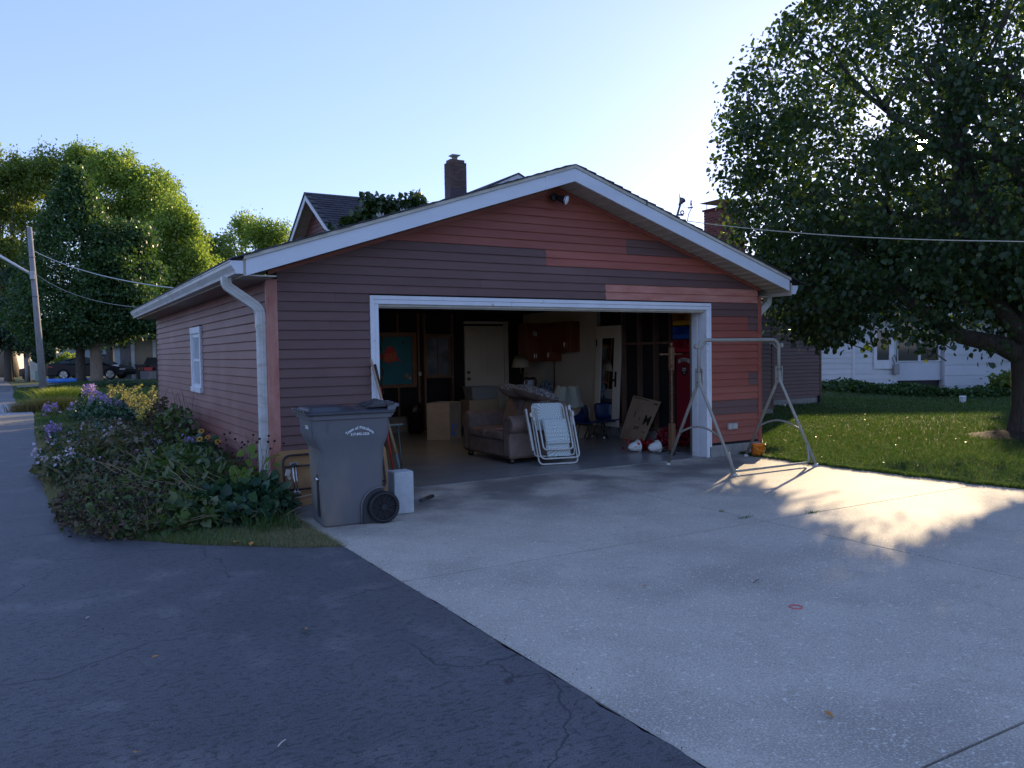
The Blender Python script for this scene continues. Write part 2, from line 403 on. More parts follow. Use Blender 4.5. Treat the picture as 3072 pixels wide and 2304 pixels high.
EDGE = [(-.01, -2.36), (-.29, -2.22), (-.6, -1.96), (-1.12, -1.52), (-1.44, -1.14), (-1.68, -.80), (-1.87, -.12), (-2.01, .78), (-2.12, 2.02), (-2.17, 3.5), (-2.2, 6), (-2.23, 9), (-2.27, 12), (-2.3, 14.9)]
ep = []
for i in range(len(EDGE) - 1): ep += jit(EDGE[i], EDGE[i + 1], 10, .010, i)[:-1]
right = jit((-.01, -16), EDGE[0], 240, .016, 44)
sheet('asphalt_driveway', right + ep + [EDGE[-1], (-40, 14.9), (-40, -16)], .016, MAT['asphalt'])
sheet('gravel_strip', [(-2.29, 14.9), (-2.32, 18.9), (-40, 18.9), (-40, 14.9)], .012, mat('gravel', (.30, .25, .19), (.20, .17, .13), 30, .9, bump=.01, bscale=60))
sheet('concrete_apron', [(-2.32, 18.9), (-2.6, 26), (-40, 26), (-40, 18.9)], .010, mat('apron', (.22, .23, .25), (.28, .29, .31), 3, .7))
def strip(name, L, Rr, z, m, kind='structure'):
    vs = []; fs = []
    for (a, b) in zip(L, Rr): vs += [(a[0], a[1], hgt(*a) + z), (b[0], b[1], hgt(*b) + z)]
    for i in range(len(L) - 1): fs.append((2 * i, 2 * i + 1, 2 * i + 3, 2 * i + 2))
    o = MB().add(vs, fs).build(name, m); o['kind'] = kind; return o
ROADR = [(-2.55, 26), (-2.98, 29.2), (-3.2, 33), (-3.3, 40), (-3.6, 50), (-4.1, 60), (-4.6, 70), (-5, 85), (-5.3, 100), (-6, 200)]
MAT['road'] = mat('road', (.12, .125, .135), (.17, .175, .185), 1.5, .75, c3=(.10, .10, .11), s3=.6)
strip('street', [(x - 7 - .02 * (y - 26), y) for x, y in ROADR], ROADR, .010, MAT['road'])
strip('cross_street', [(-60, 112), (60, 112)], [(-60, 104), (60, 104)], .016, MAT['road'])
# the neighbour's driveway under the black car
MAT['drive2'] = mat('drive2', (.22, .20, .17), (.30, .28, .24), 2, .85)
strip('neighbour_driveway', [(-3.4, 49.5), (-1, 49.5), (3, 49), (8, 48.5), (14, 48.5)], [(-3.2, 45.6), (-1, 45.4), (3, 44.6), (8, 44.0), (14, 44.0)], .022, MAT['drive2'])
# driveway slabs with open joints, on a dark bed
sheet('slab_bed', [(.0, -13), (7.1, -13), (7.1, -.0), (.0, -.0)], -.004, MAT['black'])
LAWN = [(7.02, -.0), (7.02, -.6), (7.0, -1.4), (7.06, -2.4), (7.12, -3.2), (7.2, -4.1), (7.25, -7), (7.25, -13)]
XJ = [(.004, 3.60), (3.615, None)]; YJ = [(-.004, -3.583), (-3.596, -7.012), (-7.028, -10.4), (-10.43, -13.4)]
for k, (ya, yb) in enumerate(YJ):
    for i, (xa, xb) in enumerate(XJ):
        if xb: p = jit((xa, ya), (xb, ya), 30, .002, k) + jit((xb, yb), (xa, yb), 30, .002, k + 9)
        else:
            re = [(x, y) for x, y in LAWN if yb < y < ya]
            f = lambda y: next(LAWN[j][0] + (LAWN[j + 1][0] - LAWN[j][0]) * ((y - LAWN[j][1]) / (LAWN[j + 1][1] - LAWN[j][1])) for j in range(len(LAWN) - 1) if LAWN[j][1] >= y >= LAWN[j + 1][1]) if y > -13 else 7.25
            p = [(xa, ya), (f(ya), ya)] + re + [(f(yb), yb), (xa, yb)]
        o = sheet('concrete_slab', p, .012, MAT['slab'], thick=.09)
for nm, pts in (('grass_tuft', [(3.1, -3.59), (2.95, -3.59), (3.62, -3.2), (3.61, -3.0), (4.6, -3.59), (4.7, -3.58), (3.6, -2.2)]),):
    pass

# ---------------------------------------------------------------- garage
WID = 7.462; E = .1045; DEP = 9.33
gar = thing('garage', 'dark plum garage with orange patched siding and its wide door standing open', 'garage', (0, 0, 0))
SL = .3263; XC = 3.745
def soff(x): return 3.75 - SL * abs(x - XC)       # underside of the rake
core = MB()
core.box(.015, 1.2, .0, .12, 0, 2.44); core.box(6.38, WID - .015, 0, .12, 0, 2.44); core.box(1.2, 6.38, 0, .12, 2.2, 2.44)
core.prism([(0.015, 2.44), (WID - .015, 2.44), (WID - .015, soff(WID)), (XC, 3.76), (.015, soff(0))], lambda u, v, t: (u, t, v), 0.0, .12)
core.box(.0, .12, .12, DEP, 0, 2.44); core.box(WID - .12, WID, .12, DEP, .0, 2.44); core.box(.12, WID - .12, DEP - .12, DEP, 0, 2.44)
core.build('wall', MAT['black_sheathing'], gar)
for q_ in ((.0, 1.14, -.006, .0, 0, .17), (6.42, WID, -.012, -.0005, 0, .18), (-.012, -.0005, .0, DEP, 0, .14), (WID + .0005, WID + .014, 0, DEP, 0, .18)): MB().box(*q_).build('foundation', MAT['concrete_wall'], gar)
def board(mt, x0b, x1b, x0t, x1t, z0, z1, parent, plane='y', s=-1, c=0.0, name='siding_board'):
    """lapped board; plane 'y': runs along x on plane y=c facing s; plane 'x': runs along y on plane x=c."""
    lap = .010; H = z1 - z0
    def P(u, d, z): return (u, c + s * d, z) if plane == 'y' else (c + s * d, u, z)
    vs = [P(x0b, .0005, z0 + .006), P(x1b, .0005, z0 + .006), P(x1b, .0205, z0 - .001), P(x0b, .0205, z0 - .001), P(x1b, .0220, z0 + .005), P(x0b, .0220, z0 + .005),
          P(x1t, .0035, z1 + lap), P(x0t, .0035, z1 + lap), P(x1t, .0005, z1 + lap), P(x0t, .0005, z1 + lap)]
    fs = [(0, 1, 2, 3), (3, 2, 4, 5), (5, 4, 6, 7), (7, 6, 8, 9), (1, 8, 6, 4, 2), (0, 3, 5, 7, 9), (0, 9, 8, 1)]
    return MB().add(vs, fs).build(name, MAT[mt] if isinstance(mt, str) else mt, parent)
def gx(z): return (z - .0 - 3.75) / SL          # horizontal half-extent offset (negative below the peak)
Z0 = 2.31
def rowz(k): return Z0 + k * E, Z0 + (k + 1) * E
seamr = random.Random(3)
for k in range(-21, 14):
    z0, z1 = rowz(k)
    if k == -21: z0 = .125
    if z1 <= 2.45:
        lo = lo2 = .095; hi = hi2 = WID - .055
    else:
        lo = max(.005, XC - (3.75 - z0) / SL + .01); hi = min(WID - .005, XC + (3.75 - z0) / SL - .01)
        lo2 = max(.005, XC - (3.75 - z1) / SL + .01); hi2 = min(WID - .005, XC + (3.75 - z1) / SL - .01)
        if k in (1,): lo = lo2 = .095; hi = hi2 = WID - .055
    if hi2 - lo2 < .05: lo2 = hi2 = XC
    segs = []
    if k >= 8: segs = [(lo, hi, 'brick_board')]
    elif k in (6, 7): segs = [(lo, 4.87, 'brick_board'), (4.87, hi, 'dark_board')]
    elif k in (4, 5): segs = [(lo, 3.555, 'dark_board'), (3.555, hi, 'brick_board')]
    elif k in (2, 3): segs = [(lo, hi, 'dark_board')]
    elif k in (0, 1): segs = [(lo, 4.505, 'dark_board'), (4.505, hi, 'pink_board')]
    else:
        segs = [(lo, 1.142, 'dark_board')]
        r0_, r1_ = 6.43, hi
        if k in (-1, -2): segs.append((r0_, r1_, 'dark_board'))
        elif k in (-3, -4, -11, -12): segs += [(r0_, 7.205, 'brick_board'), (7.205, r1_, 'dark_board')]
        elif k in (-15, -16): segs.append((r0_, r1_, 'dark_board'))
        else:
            if z0 < .17: z0 = .18
            segs.append((r0_, r1_, 'brick_board'))
        if k == -21: segs = segs[:1]; z0 = .125
        if k == -1: segs = [(lo, 1.142, 'dark_board'), (6.43, hi, 'dark_board')]
    out = []
    for a, b, m in segs:                        # long runs are made of several boards
        if b - a > 3.4:
            s = {6: 2.31}.get(k, a + seamr.uniform(.35, .65) * (b - a)); out += [(a, s, m), (s, b, m)]
        elif k == 1 and m == 'dark_board' or k == 0 and a < .2: out += [(a, .46, m), (.46, b, m)]
        elif b < 1.2 and seamr.random() < .3:
            s = seamr.uniform(.3, .8); out += [(a, s, m), (s, b, m)]
        else: out.append((a, b, m))
    for a, b, m in out:
        a2 = lo2 if a == lo else a; b2 = hi2 if b == hi else b
        a2 = min(max(a2, lo2), hi2); b2 = max(min(b2, hi2), lo2)
        zz0 = z0
        if m != 'dark_board' and k <= -20 and b > 6: zz0 = max(z0, .18)
        if zz0 >= z1 - .01: continue
        board(m, a + .0008, b - .0008, a2 + .0008, b2 - .0008, zz0, z1, gar)
# side wall boards (x = 0, facing -x) round the window
WY0, WY1, WZ0, WZ1 = 4.05, 4.93, 1.10, 2.08
for k in range(-21, 1):
    z0, z1 = rowz(k)
    segs = [(.01, DEP - .01)]
    if z1 > WZ0 + .02 and z0 < WZ1 - .02: segs = [(.01, WY0), (WY1, DEP - .01)]
    for a, b in segs:
        cuts = [a]; p = a + seamr.uniform(.8, 3.3)
        while p < b - .5: cuts.append(p); p += seamr.uniform(2.4, 3.6)
        cuts.append(b)
        for c0, c1 in zip(cuts[:-1], cuts[1:]): board('side_board', c0 + .0008, c1 - .0008, c0 + .0008, c1 - .0008, z0, z1, gar, plane='x', s=-1)
MB().box(WID + .0005, WID + .014, .02, DEP, .18, 2.42).build('right_siding', MAT['dark_board'], gar)
# corner posts
b = MB(); b.box(-.025, .0, -.025, .03, .10, 2.437); b.box(0, .094, -.027, -.001, .10, 2.437); b.build('corner_trim', MAT['corner_trim'], gar, bevel=.003)
b = MB(); b.box(WID - .055, WID + .004, -.027, -.001, .175, 2.41); b.box(WID + .004, WID + .019, -.027, .05, .175, 2.41); b.build('corner_trim', MAT['brick_board'], gar, bevel=.003)
MB().box(-.018, 0, DEP - .012, DEP + .05, .14, 2.42).build('corner_trim', MAT['dark_board'], gar)
# side window
MAT['pane_light'] = mat('pane_light', (.50, .53, .56), (.38, .41, .45), 4, .15)  # white reflection and the curtain behind are painted into the pane colour
w = MB(); fr = .085
w.box(-.045, -.0005, WY0 - .0, WY0 + fr, WZ0, WZ1 - .10); w.box(-.045, -.0005, WY1 - fr, WY1, WZ0, WZ1 - .10); w.box(-.050, -.0005, WY0 - .01, WY1 + .01, WZ1 - .10, WZ1); w.box(-.062, -.0005, WY0 - .005, WY1 + .005, WZ0 - .03, WZ0 + .05)
wo_ = w.build('window', MAT['white_trim'], gar, bevel=.004)
s = MB(); a0, a1 = WY0 + fr, WY1 - fr
s.box(-.024, -.0005, a0, a0 + .05, WZ0 + .05, WZ1 - .10); s.box(-.024, -.0005, a1 - .05, a1, WZ0 + .05, WZ1 - .10); s.box(-.024, -.0005, a0 + .05, a1 - .05, WZ1 - .16, WZ1 - .10); s.box(-.024, -.0005, a0 + .05, a1 - .05, WZ0 + .05, WZ0 + .10); s.box(-.022, -.0005, a0 + .05, a1 - .05, 1.55, 1.585)
s.build('sash', MAT['white_trim'], wo_, local=True)
for za, zb in ((WZ0 + .10, 1.55), (1.585, WZ1 - .16)):
    MB().box(-.012, -.008, a0 + .05, a1 - .05, za, zb).build('pane', MAT['pane_light'], wo_, local=True)
# door opening trim
t = MB(); t.box(1.142, 1.195, -.032, .0, .13, 2.29); t.box(6.395, 6.428, -.030, .0, .165, 2.29); t.box(1.195, 6.395, -.032, .0, 2.245, 2.29)
t.build('outer_door_trim', MAT['white_trim'], gar, bevel=.003)
t = MB(); t.box(1.197, 1.245, -.026, .14, .014, 2.19); t.box(6.335, 6.393, -.026, .135, .014, 2.19); t.box(1.197, 3.02, -.026, .12, 2.193, 2.243); t.box(3.024, 6.393, -.024, .12, 2.193, 2.243)
t.build('door_jamb', MAT['white_trim'], gar, bevel=.003)
t = MB(); t.box(6.342, 6.385, .136, .30, .014, 2.19); t.box(6.334, 6.341, .04, .10, .014, 2.17); t.box(6.334, 6.341, .17, .25, .014, 2.17); t.build('door_jamb', MAT['white_trim'], gar, bevel=.003)
t = MB(); t.box(1.246, 6.334, .01, .05, 2.165, 2.192); t.box(1.246, 6.334, .055, .085, 2.15, 2.19); t.build('weather_strip', MAT['cream'], gar, bevel=.004)
t = MB(); t.box(6.36, 6.385, .32, .36, .02, 2.3); t.box(1.2, 1.225, .32, .36, .02, 2.3)
t.build('door_track', mat('track', (.20, .21, .18), None, rough=.5, metal=.5), gar)
# rake fascia, cap, soffit
def rakepiece(x0, x1, zlo, zhi, y0, y1):
    P = lambda x, dz, y: (x, y, soff(x) + dz)
    return [P(x0, zlo, y0), P(x1, zlo, y0), P(x1, zlo, y1), P(x0, zlo, y1)], [P(x0, zhi, y0), P(x1, zhi, y0), P(x1, zhi, y1), P(x0, zhi, y1)]
XL, XR = -.31, 7.66
for a, c, yy0 in ((XL, 3.34, -.412), (3.30, XC, -.417), (XC, 4.36, -.417), (4.32, XR, -.412)):
    bb, tt = rakepiece(a, c, .0, .165, yy0, -.385); MB().hexa(bb, tt).build('fascia_board', MAT['fascia'], gar, bevel=.003)
for a, c in ((XL - .02, 1.9), (1.88, XC), (XC, 4.9), (4.88, XR + .02)):
    bb, tt = rakepiece(a, c, .167, .205, -.430 - (.002 if a > 1.5 and a < 3 else 0), -.383); MB().hexa(bb, tt).build('drip_edge', MAT['cream'], gar)
nP = 26
for side in (0, 1):
    xa, xb = ((XL + .02, XC - .01), (XC + .01, XR - .02))[side]
    for i in range(nP):
        x0_ = xa + (xb - xa) * i / nP; x1_ = xa + (xb - xa) * (i + 1) / nP
        bb, tt = rakepiece(x0_ + .006, x1_ - .006, .008, .016, -.384, .0); o = MB().hexa(bb, tt)
        bb, tt = rakepiece(x1_ - .012, x1_ + .0, -.002, .008, -.384, .0); o.hexa(bb, tt)
        o.build('soffit_panel', MAT['soffit'], gar)
o = MB()
for s_ in (-1, 1):
    for i in range(1):
        xa = XC; xb = -.0 if s_ < 0 else WID
        bb, tt = rakepiece(min(xa, xb), max(xa, xb), -.045, -.003, -.026, -.0); o.hexa(bb, tt)
o.build('frieze_trim', MAT['brick_board'], gar)
# roof: deck plus shingle courses
dk = MB()
for x0_, x1_ in ((-.42, XC), (XC, 7.86)):
    bb, tt = rakepiece(x0_, x1_, .172, .205, -.38, DEP + .4); dk.hexa(bb, tt)
dk.build('roof_deck', MAT['black'], gar)
NR = 30
for s_ in (-1, 1):
    for i in range(NR):
        d0 = (4.19) * i / NR; d1 = (4.19) * (i + 1) / NR + .03
        xa, xb = XC + s_ * d0, XC + s_ * min(d1, 4.2)
        za, zb = soff(xa) + .207, soff(xb) + .209
        jy = rnd.uniform(-.012, .012)
        vs = [(xa, -.445 + jy, za), (xb, -.445 + jy, zb), (xb, DEP + .42, zb), (xa, DEP + .42, za), (xa, -.445 + jy, za + .004), (xb, -.445 + jy, zb + .018), (xb, DEP + .42, zb + .018), (xa, DEP + .42, za + .004)]
        MB().hexa(vs[:4], vs[4:]).build('shingle_course', MAT['shingle'], gar)
# eaves
ev = MB(); ev.box(-.31, -.0, .0, DEP + .38, 2.425, 2.44); ev.box(-.335, -.31, -.40, DEP + .4, 2.425, 2.60); ev.build('eave_soffit', MAT['soffit'], gar)
ev = MB(); ev.box(WID, 7.70, .0, DEP + .38, 2.405, 2.42); ev.box(7.70, 7.72, -.40, DEP + .4, 2.41, 2.60); ev.build('eave_soffit', MAT['soffit'], gar)
MB().box(-.31, .0, -.383, .0, 2.428, 2.442).build('soffit_return', MAT['soffit'], gar)
def gutter(x, sgn, y0, y1, z):
    g = MB(); pf = [(0, .13), (0, 0), (.075, 0), (.082, .03), (.118, .085), (.122, .118), (.130, .122), (.130, .132), (.112, .132), (.108, .09), (.072, .036), (.066, .006), (.008, .006), (.008, .13)]
    g.prism(pf, lambda u, v, t: (x + sgn * u, t, z + v), y0, y1)
    o = g.build('gutter', MAT['gutter'], gar, bevel=.002)
    e = MB(); e.prism([(0, .13), (0, 0), (.075, 0), (.082, .03), (.118, .085), (.122, .13)], lambda u, v, t: (x + sgn * u, t, z + v), y0 - .006, y0 - .001); e.build('end_cap', MAT['fascia'], o, local=True)
    return o
gutter(-.337, -1, -.405, DEP + .4, 2.445); gutter(7.722, 1, -.405, DEP + .4, 2.43)
def downspout(path, w, d, name='downspout', m='gutter', rad=.09):
    P = arcpts(path, rad, 7); b = MB(); vs = []; n = len(P)
    for i, p in enumerate(P):
        T = (P[min(i + 1, n - 1)] - P[max(i - 1, 0)]).normalized()
        Y = Vector((0, 1, 0)); X = Y.cross(T).normalized()
        for (a, c) in ((-1, -1), (-.4, -1), (-.36, -.86), (-.3, -.86), (-.26, -1), (.26, -1), (.3, -.86), (.36, -.86), (.4, -1), (1, -1), (1, 1), (-1, 1)):
            vs.append(p + X * a * w / 2 + Y * c * d / 2)
    k = 12; fs = [(i * k + j, i * k + (j + 1) % k, (i + 1) * k + (j + 1) % k, (i + 1) * k + j) for i in range(n - 1) for j in range(k)] + [tuple(range(k)), tuple(range((n - 1) * k, n * k))]
    b.add(vs, fs); return b.build(name, MAT[m], gar, bevel=0)
downspout([(-.415, .06, 2.45), (-.415, .06, 2.36), (-.072, .06, 2.12), (-.072, .06, 1.91)], .098, .075)
downspout([(-.070, .06, 1.93), (-.070, .06, .62)], .088, .068); downspout([(-.072, .06, .66), (-.072, .06, .24)], .098, .076)
downspout([(7.80, .14, 2.44), (7.80, .14, 2.33), (7.56, .14, 2.16), (7.56, .14, 1.9)], .10, .08); downspout([(7.56, .14, 1.92), (7.56, .14, .2)], .09, .07)
# corrugated black drain ends
for cx, cy, z1 in ((-.07, .06, .24), (7.545, .10, .20)):
    pr = []
    for i in range(14): pr += [(.052, i * z1 / 14), (.060, (i + .5) * z1 / 14)]
    MB().lathe(pr, (cx, cy, .0), 16).build('drain_pipe', MAT['black'], gar)
# flood light under the peak
fl = MB().lathe([(.001, 0), (.045, .0), (.05, .03), (.05, .05)], (3.64, -.06, 3.60), 18, q=Vector((0, 0, 1)).rotation_difference(Vector((0, -1, 0)))).build('flood_light', MAT['black'], gar, smooth=True)
MB().lathe([(.02, 0), (.035, .02), (.045, .09), (.062, .15), (.066, .16)], (3.66, -.10, 3.60), 20, q=Vector((0, 0, 1)).rotation_difference(Vector((.55, -.75, -.35)).normalized())).build('lamp_housing', MAT['black'], fl, smooth=True, local=True)
MB().lathe([(.03, 0), (.052, .03), (.062, .06), (.060, .068), (.04, .078), (.001, .082)], (3.71, -.170, 3.568), 20, q=Vector((0, 0, 1)).rotation_difference(Vector((.55, -.75, -.35)).normalized())).build('bulb', mat('bulb', (.9, .92, .95), None, rough=.2, spec=.9), fl, smooth=True, local=True)
# outdoor outlet box
ob = MB().box(6.75, 6.94, -.05, -.014, .405, .50).build('outlet_box', mat('greybox', (.42, .42, .42), (.5, .5, .5), 20, .4, metal=.4), gar, bevel=.006)
MB().box(6.83, 6.925, -.062, -.051, .415, .492).build('outlet_cover', mat('greybox2', (.55, .55, .56), None, rough=.3, metal=.5), ob, local=True, bevel=.004)
# ---- interior
fl_ = MB().box(.125, WID - .125, .01, DEP - .13, -.05, .016).build('floor', MAT['floor'], gar)
lip = MB(); lip.add([(x, y, z) for x, y, z in [(1.2, -.004, .0), (6.40, -.004, .0), (6.40, .05, .0), (1.2, .05, .0), (1.2, .002, .026), (6.40, .002, .026), (6.40, .05, .018), (1.2, .05, .018)]], [(0, 3, 2, 1), (4, 5, 6, 7), (0, 1, 5, 4), (1, 2, 6, 5), (2, 3, 7, 6), (3, 0, 4, 7)]); lip.build('floor_edge', MAT['old_slab'], gar)
BY = 6.7
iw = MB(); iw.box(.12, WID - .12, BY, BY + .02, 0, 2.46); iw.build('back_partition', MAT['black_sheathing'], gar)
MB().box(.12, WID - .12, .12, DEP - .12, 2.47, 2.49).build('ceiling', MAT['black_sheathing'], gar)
cb = MB(); cb.box(7.19, WID - .12, .30, BY, .016, .185); cb.build('curb', MAT['concrete_wall'], gar, bevel=.006)
cb = MB(); cb.box(.5, 4.62, BY - .16, BY, .016, .33); cb.build('curb', MAT['concrete_wall'], gar, bevel=.006)
def stud(x0, x1, y0, y1, z0, z1): return MB().box(x0, x1, y0, y1, z0, z1).build('stud', MAT['stud'], gar)
for y in (3.144, 2.676, 2.232, 1.816, 1.38, .94): stud(WID - .215, WID - .121, y - .022, y + .022, .24, 2.46)
stud(WID - .215, WID - .121, .3, 4.03, .187, .24)
for a, c in ((.964, 1.356), (1.404, 1.792), (1.84, 2.208), (2.256, 2.652), (2.70, 3.12)): stud(WID - .20, WID - .121, a, c, 1.72, 1.762)
for x in (3.35, 3.78, 4.2, 4.66, 4.80, 5.44): stud(x - .022, x + .022, BY - .10, BY - .002, .33 if x < 4.64 else .02, 2.46)
stud(4.824, 5.418, BY - .09, BY - .002, 1.99, 2.03); stud(4.824, 5.418, BY - .12, BY - .002, 1.10, 1.135)
# inside window
iwn = MB(); iwn.box(4.83, 4.865, BY - .06, BY - .003, 1.137, 1.985); iwn.box(5.375, 5.41, BY - .06, BY - .003, 1.137, 1.985); iwn.box(4.866, 5.374, BY - .06, BY - .003, 1.95, 1.985); iwn.box(4.866, 5.374, BY - .06, BY - .003, 1.137, 1.17); iwn.box(5.108, 5.130, BY - .055, BY - .004, 1.171, 1.949); iwn.box(4.867, 5.107, BY - .055, BY - .004, 1.56, 1.582); iwn.box(5.131, 5.373, BY - .055, BY - .004, 1.56, 1.582)
wn = iwn.build('interior_window', MAT['stud'], gar)
skyp = mat('pane_view', (.22, .26, .32), (.10, .12, .15), 3, .12, spec=.8)
for xa, xb in ((4.866, 5.107), (5.131, 5.374)):
    for za, zb in ((1.171, 1.559), (1.583, 1.949)): MB().box(xa, xb, BY - .03, BY - .024, za, zb).build('pane', skyp, wn, local=True)
# the white window frame of the house beyond, seen through it
wf = MB(); wf.box(4.97, 5.06, BY - .022, BY - .004, 1.171, 1.949); wf.box(4.87, 5.37, BY - .022, BY - .003, 1.171, 1.235); wf.box(5.33, 5.372, BY - .022, BY - .004, 1.24, 1.949)
# white wallboard on the right
MB().box(WID - .20, WID - .121, 3.93, BY - .001, .186, 2.46).build('wallboard', MAT['white_wall'], gar)
MB().box(WID - .215, WID - .201, 5.43, 5.465, .5, 1.42).build('batten', MAT['stud'], gar)
for y, z in ((5.95, 1.12),): 
    MB().box(WID - .212, WID - .201, y - .06, y + .06, z - .07, z + .07).build('switch_plate', MAT['cream'], gar)
MB().box(4.645, 4.70, BY - .115, BY - .101, 1.16, 1.24).build('outlet_plate', MAT['cream'], gar)
# six-panel door
dd = MB(); DX0, DX1 = 5.76, 6.72
dd.box(DX0, DX1, BY - .045, BY - .002, .02, 2.20)
door = dd.build('entry_door', MAT['door_white'], gar)
pn = [(DX0 + .13, DX0 + .42, 1.88, 2.07), (DX0 + .53, DX0 + .82, 1.88, 2.07), (DX0 + .13, DX0 + .42, 1.15, 1.78), (DX0 + .53, DX0 + .82, 1.15, 1.78), (DX0 + .13, DX0 + .42, .22, .92), (DX0 + .53, DX0 + .82, .22, .92)]
for a, c, e, f in pn:
    p = MB()
    p.box(a, c, BY - .050, BY - .046, e, f)
    for q in ((a, a + .02, e, f), (c - .02, c, e, f), (a + .021, c - .021, e, e + .02), (a + .021, c - .021, f - .02, f)): p.box(q[0], q[1], BY - .060, BY - .0505, q[2], q[3])
    p.box(a + .05, c - .05, BY - .058, BY - .0505, e + .05, f - .05)
    p.build('door_panel', MAT['door_white'], door, local=True, bevel=.004)
for z, r in ((1.20, .028), (1.06, .036)):
    MB().lathe([(.036, 0), (.034, .012), (.012, .016), (.012, .03), (r, .04), (r * .9, .06), (.001, .068)], (DX0 + .075, BY - .046, z), 18, q=Vector((0, 0, 1)).rotation_difference(Vector((0, -1, 0)))).build('door_knob', MAT['brass'], door, local=True, smooth=True)
f = MB(); f.box(DX1 + .01, DX1 + .06, BY - .07, BY - .001, .02, 2.24); f.box(DX1 + .075, DX1 + .12, BY - .05, BY - .001, .02, 2.24); f.box(DX0 - .01, DX1 + .12, BY - .07, BY - .001, 2.245, 2.30)
f.build('door_frame', MAT['door_white'], gar, bevel=.004)
# lit ceiling lamp
cl = thing('ceiling_lamp', 'warm glowing dome lamp on the garage ceiling just behind the door head', 'lamp', (3.05, 3.2, 2.40))
MB().lathe([(.10, .07), (.11, .04), (.11, .03)], (3.05, 3.2, 2.40), 20).build('lamp_base', MAT['brass'], cl)
MB().lathe([(.001, -.05), (.05, -.045), (.10, -.01), (.12, .03)], (3.05, 3.2, 2.40), 20).build('glass_dome', mat('dome', (.8, .7, .5), None, rough=.4, emit=(1, .72, .38, 9)), cl, smooth=True)

# ================================================================ things on the driveway
MAT['bin'] = mat('bin', (.120, .125, .140), (.14, .138, .145), 2.5, .5, c3=(.27, .22, .16), s3=2.6, r3=(.55, .80), bump=.0008, bscale=150, stretch=(1, 1, .5))
MAT['bin_lid'] = mat('bin_lid', (.035, .038, .045), (.05, .053, .06), 6, .3, bump=.0006, bscale=120)
MAT['white_print'] = mat('white_print', (.85, .87, .88), None, rough=.5)
MAT['tyre'] = mat('tyre', (.012, .013, .016), None, rough=.6)
binr = thing('wheelie_bin', 'large grey wheeled rubbish bin with black lid and white lettering at the garage corner', 'rubbish bin', (.385, -1.325, .014), R(-4))
# body: rings of a rounded rectangle; local x long side (front = -x), y width
def rrect(x0, x1, y0, y1, r, n=4):
    out = []
    for cx, cy, a in ((x1 - r, y0 + r, -90), (x1 - r, y1 - r, 0), (x0 + r, y1 - r, 90), (x0 + r, y0 + r, 180)):
        for i in range(n + 1): t = R(a + 90 * i / n); out.append((cx + r * math.cos(t), cy + r * math.sin(t)))
    return out
def loft(rings, cap0=True, cap1=True):
    b = MB(); n = len(rings[0]); vs = [p for r_ in rings for p in r_]
    fs = [(i * n + j, i * n + (j + 1) % n, (i + 1) * n + (j + 1) % n, (i + 1) * n + j) for i in range(len(rings) - 1) for j in range(n)]
    if cap0: fs.append(tuple(range(n))[::-1])
    if cap1: fs.append(tuple(range((len(rings) - 1) * n, len(rings) * n)))
    return b.add(vs, fs)
prof = [(0, -.285, .27, .235), (.02, -.29, .275, .24), (.30, -.30, .285, .25), (.60, -.31, .295, .262), (.72, -.315, .30, .268), (.80, -.365, .33, .285), (.86, -.382, .345, .292), (.98, -.39, .35, .298), (1.015, -.392, .352, .30)]
rings = [[(x, y, z) for x, y in rrect(x0, x1, -w, w, .05)] for z, x0, x1, w in prof]
body = loft(rings).build('body', MAT['bin'], binr, smooth=True, local=True)
md = body.modifiers.new('b', 'BEVEL'); md.width = .012; md.segments = 2; md.limit_method = 'ANGLE'; md.angle_limit = R(30)
rim = loft([[(x, y, z) for x, y in rrect(a, c, -w, w, .05)] for z, a, c, w in ((1.0, -.405, .362, .312), (1.005, -.415, .372, .32), (1.045, -.42, .375, .322), (1.05, -.41, .37, .315))]).build('rim', MAT['bin'], binr, local=True, bevel=.003)
b = MB(); b.box(-.02, .16, .0, .0, 0, 0) if 0 else None
# recess on the front face with the grab bar, catch ribs, wheel arch
fr_ = MB(); fr_.box(-.306, -.30, -.14, -.06, .08, .52); fr_.build('front_recess', MAT['bin_lid'], binr, local=True, bevel=.02)
MB().tube([(-.315, -.16, .44), (-.315, -.04, .44)], .013, 10).build('grab_bar', MAT['chrome'], binr, local=True, smooth=True)
for yy_ in (-.245, ):
    MB().box(-.392, -.386, -.262, -.252, .86, 1.0).build('rib', MAT['bin'], binr, local=True)
MB().box(-.25, -.243, -.3045, -.298, .88, .995).build('rib', MAT['bin'], binr, local=True, bevel=.003)
# pocket under the shoulder
pk = MB(); pk.hexa([(-.312, -.272, .62), (-.10, -.269, .64), (-.10, -.262, .64), (-.30, -.258, .62)], [(-.36, -.288, .80), (-.20, -.2895, .80), (-.20, -.27, .80), (-.34, -.25, .80)])
# wheel arches
ar = MB(); pts = [(.30, .0)] + [(.30 - .0 + .0 + .20 * math.cos(R(a)) + .0, .02 + .30 * math.sin(R(a))) for a in range(100, 181, 10)]
ar = MB(); pts = [(.29, 0), (.29, .315)] + [(.25 + .17 * math.cos(R(a)), .15 + .17 * math.sin(R(a))) for a in range(85, 181, 12)] + [(.08, 0)]
for sy in (-1, 1):
    MB().prism(pts, lambda u, v, t: (u, t, v), sy * .252, sy * .258).build('wheel_arch', MAT['bin_lid'], binr, local=True)
    arcp = [(.25 + .185 * math.cos(R(a)), sy * .262, .15 + .185 * math.sin(R(a))) for a in range(75, 181, 9)] + [(.065, sy * .255, .0)]
    MB().tube(arcp, .009, 6).build('wheel_arch_lip', MAT['bin'], binr, local=True, smooth=True)
MB().tube([(.27, -.29, .148), (.27, .29, .148)], .011, 8).build('axle', MAT['chrome'], binr, local=True)
